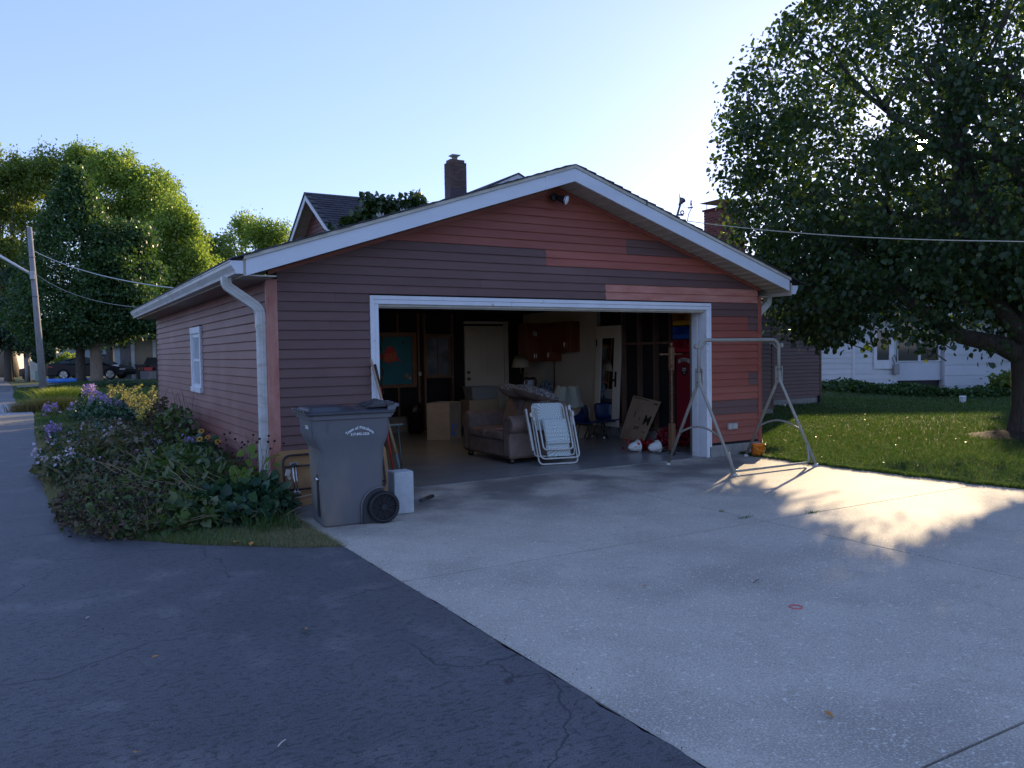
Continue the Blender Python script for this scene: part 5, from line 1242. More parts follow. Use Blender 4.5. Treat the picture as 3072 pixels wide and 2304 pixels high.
# second gable further back
b = MB(); Y2 = 13.9; X2, Z2, S2 = 11.52, 7.42, .474
pz = lambda x: Z2 - S2 * abs(x - X2)
b.prism([(7.9, .1), (14.6, .1), (14.6, pz(14.6) - .1), (X2, Z2 - .12), (7.9, pz(7.9) - .1)], lambda u, v, t: (u, t, v), Y2 + .35, 19)
b.build('wall', MAT['rake_white'], H1)
for lo, hi in ((7.6, X2), (X2, 14.9)):
    P = lambda x, dz, y: (x, y, pz(x) + dz)
    MB().hexa([P(lo, -.18, Y2), P(hi, -.18, Y2), P(hi, -.18, Y2 + .03), P(lo, -.18, Y2 + .03)], [P(lo, .0, Y2), P(hi, .0, Y2), P(hi, .0, Y2 + .03), P(lo, .0, Y2 + .03)]).build('rake_board', MAT['rake_white'], H1)
    MB().hexa([P(lo, .002, Y2 - .03), P(hi, .002, Y2 - .03), P(hi, .002, 19), P(lo, .002, 19)], [P(lo, .045, Y2 - .03), P(hi, .045, Y2 - .03), P(hi, .045, 19), P(lo, .045, 19)]).build('roof', MAT['shingle2'], H1)
# brick chimneys: every brick its own object sharing one mesh
MAT['mortar'] = mat('mortar', (.30, .28, .25), (.24, .22, .20), 20, .9)
MAT['brick1'] = mat('brick1', (.10, .058, .048), (.14, .085, .070), 12, .85, bump=.003, bscale=60, objvar=.28)
MAT['brick2'] = mat('brick2', (.15, .040, .028), (.20, .06, .045), 12, .85, bump=.003, bscale=60, objvar=.28)
def chimney(root, x0, x1, y0, y1, z0, z1, m, L_=.205, h=.068, jt=.013, w=.09, faces=('y', 'x')):
    MB().box(x0 + .012, x1 - .012, y0 + .012, y1 - .012, z0, z1 - .01).build('mortar_core', MAT['mortar'], root)
    cache = {}
    n = int((z1 - z0) / (h + jt)); hh_ = (z1 - z0) / n - jt
    def put(cx, cy, cz, sx, sy):
        key = (round(sx, 3), round(sy, 3))
        if key not in cache:
            o = MB().box(-sx / 2, sx / 2, -sy / 2, sy / 2, 0, hh_).build('brick', m, root, local=True); cache[key] = o.data
        else: o = link('brick', cache[key], root)
        o.location = Vector((cx, cy, cz)) - OFF[root.name]
        o.rotation_euler = (0, 0, rnd.uniform(-.012, .012))
    for i in range(n):
        z = z0 + i * (hh_ + jt)
        odd = i % 2
        W_ = x1 - x0; D_ = y1 - y0
        # near face (runs along x), owning its corners on even courses
        xs = []
        a = x0 + (0 if not odd else w + jt); e = x1
        while a < e - .03:
            b_ = min(a + L_, e)
            if e - b_ < .04: b_ = e
            xs.append((a, b_)); a = b_ + jt
        for a, b_ in xs: put((a + b_) / 2, y0 + w / 2 + rnd.uniform(-.002, .002), z, b_ - a, w)
        a = y0 + (w + jt if not odd else 0); e = y1
        while a < e - .03:
            b_ = min(a + L_, e)
            if e - b_ < .04: b_ = e
            put(x0 + w / 2 + rnd.uniform(-.002, .002), (a + b_) / 2, z, w, b_ - a); a = b_ + jt
CH = thing('chimney', 'slim brown brick chimney with purple painted foot and metal cap behind the garage roof', 'chimney', (9.1, 14.1, 5.5))
MAT['paint_purple'] = mat('paint_purple', (.10, .065, .08), (.08, .05, .06), 8, .7, bump=.002, bscale=40)
CX0, CX1, CY0, CY1 = 9.46, 10.06, 14.74, 15.16
MB().box(CX0, CX1, CY0, CY1, 5.6, 6.96).build('painted_base', MAT['paint_purple'], CH, bevel=.01)
chimney(CH, CX0, CX1, CY0, CY1, 6.962, 7.80, MAT['brick1'], L_=.175, h=.045, jt=.011, w=.08)
MB().box(CX0 + .05, CX1 - .04, CY0 + .05, CY1 - .04, 7.80, 7.89).build('crown', MAT['brick1'], CH, bevel=.008)
MB().box(9.66, 9.80, 14.86, 15.0, 7.89, 7.99).build('flue', MAT['concrete_wall'], CH)
MB().box(9.58, 9.87, 14.78, 15.07, 8.02, 8.05).box(9.62, 9.83, 14.82, 15.03, 7.99, 8.02).build('cap', mat('capm', (.40, .42, .38), None, rough=.5, metal=.2), CH)

# low dark wing to the right with its own chimney
WG = thing('dark_wing', 'low dark plum sided house wing seen past the right corner of the garage', 'house wing', (15, 7, 0))
w = MB(); w.box(9.5, 13.62, 5.27, 8.0, .0, 2.72); w.box(13.62, 17.70, 7.1, 12.5, .0, 2.70); w.build('wall', MAT['black_sheathing'], WG)
MB().box(9.5, 13.635, 5.25, 5.268, -.05, .12).box(13.62, 17.72, 7.08, 7.098, -.1, .17).build('foundation', MAT['concrete_wall'], WG)
for i in range(24):
    z0 = .13 + i * .105
    board('dark_board', 9.5, 13.61, 9.5, 13.61, z0, z0 + .105, WG, c=5.268)
    board('dark_board', 13.63, 17.66, 13.63, 17.66, z0 + .03, z0 + .135, WG, c=7.098)
MB().box(13.60, 13.66, 5.243, 5.30, .1, 2.65).build('corner_trim', MAT['dark_board'], WG); MB().box(17.66, 17.73, 7.073, 7.14, .15, 2.65).build('corner_trim', MAT['dark_board'], WG)
MB().box(13.605, 13.622, 5.3, 7.09, .12, 2.65).build('side_siding', MAT['dark_board'], WG)
wn = MB().box(12.75, 13.10, 5.225, 5.262, 1.0, 2.1).build('window', MAT['white_trim'], WG)
MB().box(12.80, 13.05, 5.221, 5.2245, 1.06, 2.04).build('pane', MAT['glass_dark'], wn)
ev = MB(); ev.box(13.7, 18.1, 6.66, 7.08, 2.66, 2.68); ev.box(9.3, 14.0, 4.85, 5.25, 2.62, 2.64); ev.build('eave_soffit', MAT['soffit'], WG)
ev = MB(); ev.box(13.9, 18.12, 6.62, 6.655, 2.64, 2.78); ev.box(9.3, 14.0, 4.81, 4.845, 2.60, 2.74); ev.box(18.08, 18.12, 6.66, 12.6, 2.64, 2.78); ev.build('fascia', MAT['fascia'], WG)
g_ = MB(); g_.box(14.0, 18.14, 6.52, 6.615, 2.66, 2.76); g_.build('gutter', MAT['gutter'], WG, bevel=.01)
MB().add([(9.3, 4.82, 2.75), (14.0, 4.82, 2.75), (14.0, 8.2, 3.6), (9.3, 8.2, 3.6), (9.3, 4.82, 2.70), (14, 4.82, 2.70), (14, 8.2, 3.5), (9.3, 8.2, 3.5)], [(0, 1, 2, 3), (7, 6, 5, 4), (0, 4, 5, 1), (1, 5, 6, 2), (3, 2, 6, 7)]).add([(13.7, 6.63, 2.79), (18.12, 6.63, 2.79), (18.12, 9.8, 3.95), (13.7, 9.8, 3.95), (13.7, 13, 2.8), (18.12, 13, 2.8), (18.12, 9.8, 3.7), (18.12, 6.63, 2.7)], [(0, 1, 2, 3), (3, 2, 5, 4), (1, 7, 6, 2), (2, 6, 5)]).build('roof', MAT['shingle2'], WG)
MB().tube([(17.6, 7.04, .0), (17.6, 7.04, .22)], .045, 10).build('drain_pipe', MAT['black'], WG)
tag(MB().lathe([(.05, 0), (.055, .07), (.05, .075)], (15.75, 6.75, -.01), 14).build('vent_cap', MAT['white_trim'], None), 'small white pipe cap in the grass at the foot of the dark wing', 'pipe cap')
C2 = thing('chimney', 'broad red brick chimney with flat metal rain cap partly behind the leaves', 'chimney', (16.0, 9.2, 3))
chimney(C2, 15.48, 16.50, 8.86, 9.56, 3.55, 5.80, MAT['brick2'], L_=.195, h=.066, jt=.015)
MB().box(15.44, 16.54, 8.82, 9.60, 5.80, 5.86).build('crown', MAT['brick2'], C2, bevel=.01)
b = MB(); b.hexa([(15.40, 8.78, 6.05), (16.6, 8.78, 6.05), (16.6, 9.64, 6.05), (15.4, 9.64, 6.05)], [(15.40, 8.78, 6.07), (16.6, 8.78, 6.07), (16.6, 9.64, 6.07), (15.4, 9.64, 6.07)])
b.hexa([(15.55, 8.95, 6.07), (16.45, 8.95, 6.07), (16.45, 9.5, 6.07), (15.55, 9.5, 6.07)], [(15.9, 9.1, 6.15), (16.2, 9.1, 6.15), (16.2, 9.3, 6.15), (15.9, 9.3, 6.15)])
cp = b.build('rain_cap', mat('sheetm', (.10, .10, .09), None, rough=.5, metal=.5), C2)
for x, y in ((15.55, 8.95), (16.45, 8.95), (15.55, 9.5), (16.45, 9.5)): MB().tube([(x, y, 5.86), (x, y, 6.05)], .012, 6).build('cap_leg', MAT['black'], C2)

# white house on the right: facade along the line across the view
fv = Vector((fw.x, fw.y, 0)).normalized(); rv = Vector((rt.x, rt.y, 0)).normalized()
def far(lat, dep, z=0): return Vector((CAM.x, CAM.y, 0)) + fv * dep + rv * lat + Vector((0, 0, z))
WH = thing('white_house', 'low white sided house behind the hedge beyond the lawn', 'house', tuple(far(20, 33)))
MAT['white_paint'] = mat('white_paint', (.66, .68, .70), (.60, .62, .65), 2, .55, objvar=.05)
MAT['white_block'] = mat('white_block', (.60, .63, .68), (.55, .58, .63), 1.5, .6, objvar=.04, bump=.003, bscale=20)
def fb(b, s0, s1, d0, d1, z0, z1): 
    P = [far(s0, d0, z0), far(s1, d0, z0), far(s1, d1, z0), far(s0, d1, z0)]; return b.hexa(P, [p + Vector((0, 0, z1 - z0)) for p in P])
b = MB(); fb(b, 9, 15.8, 33.1, 42, -.5, 2.95); fb(b, 15.8, 17.7, 33.7, 42, .24, 2.95); fb(b, 17.7, 36, 33.1, 42, -.6, 3.0); b.build('wall', MAT['white_block'], WH)
def fboard(s0, s1, z0, z1, d, m, d2=None, nm='siding_board'):
    d2 = d if d2 is None else d2
    return MB().add([far(s0, d, z0), far(s1, d2, z0), far(s1, d2 - .022, z0), far(s0, d - .022, z0), far(s1, d2 - .004, z1), far(s0, d - .004, z1), far(s1, d2, z1), far(s0, d, z1)], [(0, 1, 2, 3), (3, 2, 4, 5), (5, 4, 6, 7), (0, 3, 5, 7), (1, 6, 4, 2)]).build(nm, m, WH)
for i in range(13):
    z0 = .08 + i * .222
    fboard(9.2, 13.92, z0, z0 + .224, 33.05, MAT['white_paint'])
    if z0 > .70 and z0 < 2.2:
        fboard(14.02, 14.80, z0, z0 + .224, 33.02, MAT['white_paint'], 33.1); fboard(15.62, 15.8, z0, z0 + .224, 33.08, MAT['white_paint'])
    else: fboard(14.02, 15.8, z0, z0 + .224, 33.02, MAT['white_paint'], 33.08)
b = MB(); fb(b, 13.92, 14.02, 32.98, 33.09, .05, 2.9); b.build('corner_trim', MAT['white_trim'], WH)
b = MB(); fb(b, 14.80, 14.92, 32.99, 33.09, .72, 2.3); fb(b, 15.46, 15.62, 32.99, 33.09, .72, 2.3); fb(b, 14.92, 15.46, 32.99, 33.09, .72, 1.08); fb(b, 15.42, 15.46, 33.0, 33.06, 1.09, 2.3); wn = b.build('window', MAT['white_trim'], WH)
b = MB(); fb(b, 14.93, 15.41, 33.05, 33.08, 1.085, 2.3); b.build('pane', MAT['glass_dark'], wn)
# porch bay: white panel, black sheet for the shade in the opening under it, window above
b = MB(); fb(b, 15.82, 17.68, 33.3, 33.36, .22, .98); b.build('porch_panel', MAT['white_block'], WH)
b = MB(); fb(b, 15.82, 17.68, 33.26, 33.42, .99, 1.03); fb(b, 15.82, 15.92, 33.28, 33.4, 1.03, 2.6); fb(b, 16.75, 16.85, 33.28, 33.4, 1.03, 2.6); fb(b, 17.58, 17.68, 33.28, 33.4, 1.03, 2.6); wn = b.build('window', MAT['white_trim'], WH)
b = MB(); fb(b, 15.93, 16.74, 33.34, 33.37, 1.04, 2.6); fb(b, 16.86, 17.57, 33.34, 33.37, 1.04, 2.6); b.build('pane', MAT['glass_dark'], wn)
b = MB(); fb(b, 15.82, 17.68, 33.45, 33.5, -.4, .21); b.build('crawl_shade_sheet', MAT['black'], WH)
for i in range(7):
    z0 = -.02 + i * .43
    segs = [(17.72, 36)]
    if 1.0 < z0 + .4 and z0 < 2.2: segs = [(17.72, 20.15), (22.0, 36)]
    for s0, s1 in segs:
        a = s0; k = 0
        while a < s1 - .01:
            e = min(s1, a + 2.6 + (i % 2) * .5); b = MB(); fb(b, a, e - .012, 33.05, 33.1, z0, z0 + .415); b.build('wall_panel', MAT['white_block'], WH); a = e
b = MB(); fb(b, 17.72, 36, 33.06, 33.1, -.6, -.03); b.build('foundation', MAT['white_block'], WH)
b = MB(); fb(b, 20.15, 22.0, 32.98, 33.09, .98, 1.04); fb(b, 20.15, 20.23, 32.99, 33.09, 1.04, 2.25); fb(b, 21.9, 22.0, 32.99, 33.09, 1.04, 2.25); fb(b, 20.23, 21.9, 33.0, 33.07, 1.62, 1.66); fb(b, 21.04, 21.10, 33.0, 33.06, 1.04, 2.25); wn = b.build('window', MAT['white_trim'], WH)
b = MB(); fb(b, 20.24, 21.89, 33.07, 33.095, 1.04, 2.25); b.build('pane', MAT['glass_dark'], wn)
b = MB(); fb(b, 9, 36.4, 32.4, 33.04, 2.86, 2.93); fb(b, 9, 36.4, 32.3, 32.39, 2.84, 3.02); b.build('eave', MAT['white_paint'], WH)
MB().add([far(8.8, 32.28, 3.0), far(36.5, 32.28, 3.0), far(36.5, 37.5, 4.5), far(8.8, 37.5, 4.5), far(36.5, 43, 3.0), far(8.8, 43, 3.0)], [(0, 1, 2, 3), (3, 2, 4, 5)]).build('roof', mat('roofblue', (.05, .055, .07), (.07, .075, .09), 20, .9), WH, solid=.06)
b = MB(); fb(b, 15.55, 15.78, 32.85, 33.0, .50, .92); b.build('electric_meter', mat('meter', (.25, .26, .27), None, rough=.4, metal=.4), WH, bevel=.02)
MB().tube([far(15.6, 32.92, .92), far(15.5, 32.9, 1.15), far(15.6, 32.9, 1.3), far(15.7, 32.95, 1.0), far(15.75, 32.98, 2.8)], .018, 6).build('cable', MAT['black'], WH)
vp = tag(MB().obox(far(20.05, 32.9, -.13), (.32, .12, .36), Quaternion((0, 0, 1), -YAW)).build('wall_vent', MAT['white_trim'], None, bevel=.02), 'small white box vent low on the white block wall', 'vent')
tag(MB().lathe([(.09, 0), (.105, .19), (.115, .20), (.115, .225), (.09, .24), (.001, .24)], (24.6, 6.9, hgt(24.6, 6.9)), 18).build('bucket', MAT['white_trim'], None), 'white lidded pail standing in the grass before the hedge', 'pail')

# service mast on the garage roof and the wire to it
MS = thing('service_mast', 'leaning electric service mast with insulators rising behind the right garage roof edge', 'service mast', (7.4, 1.9, 3.0))
MAT['mast'] = mat('mast', (.10, .10, .11), None, rough=.5, metal=.3)
def at3(p): return Vector(p)
m0 = Vector((7.40, 1.92, 3.60)); m1 = Vector((7.545, 1.84, 4.16))
MB().tube([Vector((7.34, 1.95, 3.0)), m0, m1], [.022, .022, .018], 8).build('mast_pipe', MAT['mast'], MS, smooth=True)
MB().lathe([(.02, -.05), (.03, .0), (.062, .06), (.05, .08), (.001, .10)], m1, 12, q=Vector((0, 0, 1)).rotation_difference(Vector((.45, -.2, .8)).normalized())).tube([m1 + Vector((-.01, 0, .06)), m1 + Vector((-.02, 0, .15))], [.015, .008], 6).build('weather_head', MAT['mast'], MS, smooth=True)
MB().tube([m0 + Vector((-.12, .07, .28)), m0 + Vector((.22, -.12, .25))], .026, 8).tube([m0 + Vector((-.21, .12, .315)), m0 + Vector((-.10, .05, .285))], .010, 6).build('insulator_arm', MAT['mast'], MS, smooth=True)
rgc = m0 * .35 + m1 * .65 + Vector((.075, -.04, .03))
MB().tube([rgc + rt * .03 * math.cos(R(a)) + up * .03 * math.sin(R(a)) for a in range(0, 360, 24)], .011, 6, closed=True).tube([rgc - rt * .09 - up * .04, rgc + rt * .02 - up * .045], .016, 6).build('clamp', MAT['mast'], MS, smooth=True)
wq_ = m0 + Vector((.24, -.14, .245))
MB().tube([wq_, wq_ + Vector((.02, -.01, .12)), wq_ + Vector((.065, -.035, .22)), wq_ + Vector((.06, -.03, .27))], .007, 6).tube([wq_ + Vector((.02, .0, .225)), wq_ + Vector((.095, -.04, .24))], .013, 6).tube([wq_ + Vector((.06, -.03, .27)), wq_ + Vector((.062, -.03, .36))], [.018, .01], 6).tube([m1 + Vector((.03, 0, 0)), m1 + Vector((.07, -.02, -.09)), wq_ + Vector((.04, 0, .25))], .004, 5).build('service_drop_lead', MAT['mast'], MS, smooth=True)
W1 = Vector((wq_)); W2 = Vector((8.43, -3.37, 2.89)); W3 = W1 + (W2 - W1) * 1.9
pts = [W1 + (W3 - W1) * t + Vector((0, 0, -.30 * 4 * t * (1 - t) + .30 * 4 * .526 * .474 * (t / .526 if t < .526 else 1))) for t in [i / 24 for i in range(25)]]
tag(MB().tube(pts, .0075, 6).build('overhead_wire', mat('wirem', (.52, .48, .38), None, rough=.5), None, smooth=True), 'twisted overhead service wire crossing before the big tree on the right', 'overhead wire')

# ---------------------------------------------------------------- left background
PL = thing('utility_pole', 'leaning weathered wooden utility pole beside the lane at the left', 'utility pole', (-1.99, 32.2, 0))
MAT['polewood'] = mat('polewood', (.30, .29, .29), (.22, .21, .21), 3, .85, bump=.004, stretch=(12, 12, .6), c3=(.13, .12, .12), s3=3, r3=(.6, .7))
PB, PT = Vector((-1.99, 32.17, -.1)), Vector((-2.31, 32.68, 7.45))
MB().tube([PB, PB * .5 + PT * .5, PT], [.155, .125, .10], 16).build('pole', MAT['polewood'], PL, smooth=True)
for t_ in (.60, .83):
    c = PB * (1 - t_) + PT * t_
    MB().tube([c + Vector((.135 * math.cos(R(a)), .135 * math.sin(R(a)), .05 * math.sin(R(a)))) for a in range(0, 360, 20)], .012, 5, closed=True).build('band', MAT['black'], PL)
MB().tube([Vector((-2.28, 32.5, 5.35)), Vector((-3.6, 33.3, 6.3)), Vector((-5.2, 34.2, 7.3))], .06, 10).build('lamp_arm', mat('alu', (.60, .61, .62), None, rough=.35, metal=.6), PL, smooth=True)
MB().box(-2.36, -2.18, 32.35, 32.5, 5.15, 5.5).build('arm_bracket', mat('brk', (.45, .46, .48), None, rough=.5), PL, bevel=.01)
def wire(lab, a, b, sag, r=.014, c=(.2, .2, .2), n=20):
    a = Vector(a); b = Vector(b)
    return tag(MB().tube([a + (b - a) * (i / n) - Vector((0, 0, sag * 4 * (i / n) * (1 - i / n))) for i in range(n + 1)], r, 5).build('overhead_wire', mat('wire%d' % rnd.randint(0, 99999), c, None, rough=.5), None, smooth=True), lab, 'overhead wire')
wire('upper pale overhead wire running from the leaning pole towards the garage', (-2.2, 32.5, 6.42), (1.0, 12.5, 3.3), .25, .016, (.45, .46, .44))
wire('lower dark overhead wire running from the leaning pole towards the garage', (-2.25, 32.5, 5.48), (.25, 15.3, 3.0), .3, .009, (.2, .2, .2))
wire('dark wire rising left from the top of the leaning pole', (-2.3, 32.6, 7.1), (-9, 38, 11.5), .4, .012, (.05, .05, .05))

# stop sign
SG = thing('stop_sign', 'red octagonal stop sign on a dark post at the far end of the lane', 'road sign', (-4.05, 88, 0))
sx, sy = -4.16, 88
SGP = Vector((sx, sy, 0)); sgn_n = Vector((-.10, -1, 0)).normalized(); sgr = Vector((1, -.10, 0)).normalized()
def SP(u, v, o=0): return SGP + sgr * u + Vector((0, 0, v)) + sgn_n * o
oc = [(.40 * math.cos(R(22.5 + 45 * i)), 1.84 + .40 * math.sin(R(22.5 + 45 * i))) for i in range(8)]
MB().prism(oc, lambda u, v, t: SP(u, v, t), .02, .03).build('border', MAT['white_print'], SG)
oi = [(.365 * math.cos(R(22.5 + 45 * i)), 1.84 + .365 * math.sin(R(22.5 + 45 * i))) for i in range(8)]
MB().prism(oi, lambda u, v, t: SP(u, v, t), .031, .036).build('face', mat('signred', (.48, .02, .03), None, rough=.4), SG)
vs, fs = text_mesh('STOP', .29)
place_text([([tuple(v) for v in vs], fs)], 'lettering', lambda x, y, z: tuple(SP(x, 1.74 + y, .038 + z)), SG, MAT['white_print'], local=False)
MB().tube([SP(0, -.1), SP(0, 2.15)], .035, 6).build('post', MAT['black'], SG); MB().tube([SP(.16, -.1, -.2), SP(.16, 1.2, -.2)], .03, 6).build('post', MAT['black'], SG)

# parked black sedan, side on
CR = thing('parked_car', 'glossy black four door sedan parked side on under the dark trees', 'car', (0, 0, 0))
MAT['carpaint'] = mat('carpaint', (.006, .007, .012), None, rough=.3, spec=.25, coat=.08)
MAT['carglass'] = mat('carglass', (.10, .13, .14), None, rough=.04, spec=1)
L_ = 4.9; lo_pts = [(-2.42, .45), (-2.45, .62), (-2.42, .90), (-2.30, 1.02), (-1.9, 1.06), (-1.2, 1.0), (.0, .97), (.95, .98), (1.5, .93), (2.1, .80), (2.38, .66), (2.44, .48), (2.38, .28), (1.9, .22)]
for a in range(0, 181, 20): lo_pts.append((1.50 + .37 * math.cos(R(a)), .30 + .37 * math.sin(R(a)))) if a else None
lo_pts = lo_pts[:14] + [(1.50 + .38 * math.cos(R(a)), .28 + .38 * math.sin(R(a))) for a in range(0, 181, 20)] + [(1.05, .22), (-1.0, .22)] + [(-1.42 + .38 * math.cos(R(a)), .28 + .38 * math.sin(R(a))) for a in range(0, 181, 20)] + [(-1.85, .26), (-2.3, .30)]
MB().prism(lo_pts, lambda u, v, t: (u, t, v), -.90, .90).build('body', MAT['carpaint'], CR, local=True, bevel=.05, seg=3, smooth=False)
cab = [(-2.15, 1.03), (-1.35, 1.32), (-.7, 1.44), (.0, 1.46), (.45, 1.40), (1.30, .98), (1.25, .94), (-2.1, .98)]
b = MB(); n = len(cab); vs = [(u, -.86 + (.16 if v > 1.1 else .0), v) for u, v in cab] + [(u, .86 - (.16 if v > 1.1 else .0), v) for u, v in cab]
b.add(vs, [tuple(range(n))[::-1], tuple(range(n, 2 * n))] + [(i, (i + 1) % n, n + (i + 1) % n, n + i) for i in range(n)])
b.build('cabin', MAT['carpaint'], CR, local=True, bevel=.03)
for sy_ in (-1, 1):
    for wpts in ([(-1.75, 1.06), (-1.30, 1.27), (-1.02, 1.34), (-1.0, 1.06)], [(-.96, 1.06), (-.98, 1.35), (-.35, 1.40), (-.33, 1.04)], [(-.28, 1.04), (-.30, 1.40), (.05, 1.40), (.42, 1.35), (.98, 1.04)]):
        def WPt(u, v, o): return (u, sy_ * (.868 - .16 * min(1, max(0, (v - 1.02) / .30)) + o), v)
        MB().add([WPt(u, v, .0) for u, v in wpts] + [WPt(u, v, .012) for u, v in wpts], [tuple(range(len(wpts))), tuple(range(len(wpts), 2 * len(wpts)))] + [(i, (i + 1) % len(wpts), len(wpts) + (i + 1) % len(wpts), len(wpts) + i) for i in range(len(wpts))]).build('window', MAT['carglass'], CR, local=True)
    MB().box(-2.44, -2.05, sy_ * .80 - .12, sy_ * .80 + .12, .78, .90).build('tail_light', mat('tl%d' % sy_, (.25, .01, .02), None, rough=.2), CR, local=True, bevel=.02)
    MB().box(2.12, 2.40, sy_ * .78 - .14, sy_ * .78 + .135, .60, .70).build('headlight', mat('hl%d' % sy_, (.5, .52, .55), None, rough=.1), CR, local=True, bevel=.02)
    MB().box(.78, .98, sy_ * .98 - .09, sy_ * .98 + .09, 1.0, 1.12).build('mirror', MAT['carpaint'], CR, local=True, bevel=.03)
    for xw in (-1.42, 1.50):
        q_ = Vector((0, 0, 1)).rotation_difference(Vector((0, sy_, 0)))
        wl = MB().lathe([(.24, -.11), (.32, -.11), (.338, -.06), (.338, .06), (.32, .11), (.25, .11), (.245, .06)], (xw, sy_ * .80, .338), 30, q=q_).build('wheel', MAT['tyre'], CR, local=True, smooth=True)
        rm = MB(); rm.lathe([(.225, .085), (.25, .10), (.252, .07)], (xw, sy_ * .80, .338), 30, q=q_); rm.lathe([(.001, .095), (.06, .09), (.07, .05)], (xw, sy_ * .80, .338), 14, q=q_)
        for k in range(5):
            for dk_ in (-.11, .11):
                a = 2 * math.pi * k / 5 + .3
                p0 = Vector((xw + .05 * math.cos(a), sy_ * .89, .338 + .05 * math.sin(a))); p1 = Vector((xw + .235 * math.cos(a + dk_), sy_ * .89, .338 + .235 * math.sin(a + dk_)))
                rm.tube([p0, p1], .016, 6)
        rm.build('rim', mat('rim%d%d' % (sy_, int(xw)), (.38, .36, .34), None, rough=.35, metal=.9), wl, local=True)
        MB().lathe([(.24, .02), (.001, .02)], (xw, sy_ * .80, .338), 24, q=q_).build('brake', MAT['black'], wl, local=True)
CR.location = tuple(far(-27.3, 52.6)); CR.location.z = .305; CR.rotation_euler = (0, 0, -YAW + R(2))
# second dark car, mostly hidden
c2r = thing('parked_car', 'dark car half hidden by shrubs behind the wooden posts far left', 'car', tuple(far(-38.2, 66)), -YAW)
MB().prism([(-1.6, .3), (-1.6, .9), (-.9, 1.0), (-.5, 1.4), (.8, 1.42), (1.3, 1.0), (1.7, .9), (1.75, .3)], lambda u, v, t: (u, t, v), -.85, .85).build('body', mat('cardark', (.03, .01, .015), None, rough=.2, coat=1), c2r, local=True, bevel=.08)
for x in (-1.0, 1.1):
    MB().lathe([(.001, -.1), (.3, -.1), (.32, 0), (.3, .1), (.001, .1)], (x, -.82, .32), 20, q=Vector((0, 0, 1)).rotation_difference(Vector((0, 1, 0)))).build('wheel', MAT['tyre'], c2r, local=True)
MB().prism([(-.8, 1.0), (-.45, 1.34), (.7, 1.34), (1.1, 1.0)], lambda u, v, t: (u, t, v), -.862, -.855).build('window', MAT['carglass'], c2r, local=True)
# wooden posts, pale fence piece
for lab, lat, dep, w, h, mm in (('tall dark wooden post, leftmost of the row by the lane', -37.9, 63, .24, 2.6, 'stud'), ('thick weathered post second from the left in the row by the lane', -37.1, 62, .30, 2.5, 'polewood'), ('thick grey stump post beside the pale gate', -36.6, 61, .30, 1.75, 'polewood')):
    p = far(lat, dep); tag(MB().tube([p + Vector((0, 0, -.1)), p + Vector((0, 0, h))], w / 2, 12).build('wooden_post', MAT[mm], None, smooth=True), lab, 'post', 'old wooden posts by the lane')
gt_ = thing('pale_gate', 'pale yellow slatted gate beside the old wooden posts', 'gate', tuple(far(-36.0, 61)))
for i in range(5):
    p = far(-36.3 + i * .14, 61, .15)
    MB().obox(p + Vector((0, 0, .72)), (.125, .04, 1.45), Quaternion((0, 0, 1), -YAW)).build('slat', MAT['cream'], gt_)
MB().obox(far(-36.02, 61.06, 1.3), (.72, .05, .12), Quaternion((0, 0, 1), -YAW)).build('rail', MAT['cream'], gt_)
gb = tag(MB().obox(far(-35.5, 60.5, .40), (.32, .3, .8), Quaternion((0, 0, 1), -YAW)).build('utility_box', mat('boxgreen', (.20, .30, .24), None, rough=.6), None, bevel=.04), 'pale green utility box standing by the pale gate', 'utility box')
# neighbour's tan garage
NG = thing('tan_garage', 'tan sided neighbour garage with white corner trim behind the black car', 'garage', tuple(far(-22, 55)))
MAT['tan'] = mat('tan', (.40, .33, .24), (.36, .30, .22), 3, .7, objvar=.05)
b = MB(); fb(b, -26.65, -12, 55.1, 63, 0, 3.0); b.build('wall', MAT['tan'], NG)
def ngb(s0, s1, z0, z1, d): 
    return MB().add([far(s0, d, z0), far(s1, d, z0), far(s1, d - .03, z0), far(s0, d - .03, z0), far(s1, d - .005, z1), far(s0, d - .005, z1)], [(0, 1, 2, 3), (3, 2, 4, 5), (0, 3, 5), (1, 4, 2)]).build('siding_board', MAT['tan'], NG)
for i in range(18): ngb(-25.65, -12, .3 + i * .15, .45 + i * .15, 55.05)
b = MB(); fb(b, -25.87, -25.65, 54.95, 55.1, .2, 3.0); fb(b, -24.4, -24.2, 54.95, 55.05, .2, 3.0); fb(b, -12.6, -12.4, 54.95, 55.05, .2, 3); b.build('corner_trim', MAT['white_trim'], NG)
b = MB()
for k in range(6): fb(b, -26.65 + k * .13, -26.65 + k * .13 + .115, 55.0, 55.09, .2, 2.8)
b.build('fence_panel', MAT['polewood'], NG)
MB().add([far(-28, 54.6, 3.0), far(-11.6, 54.6, 3.0), far(-11.6, 59, 4.6), far(-28, 59, 4.6), far(-11.6, 63.4, 3.0), far(-28, 63.4, 3.0)], [(0, 1, 2, 3), (3, 2, 4, 5), (1, 4, 2), (0, 3, 5)]).build('roof', MAT['shingle2'], NG)
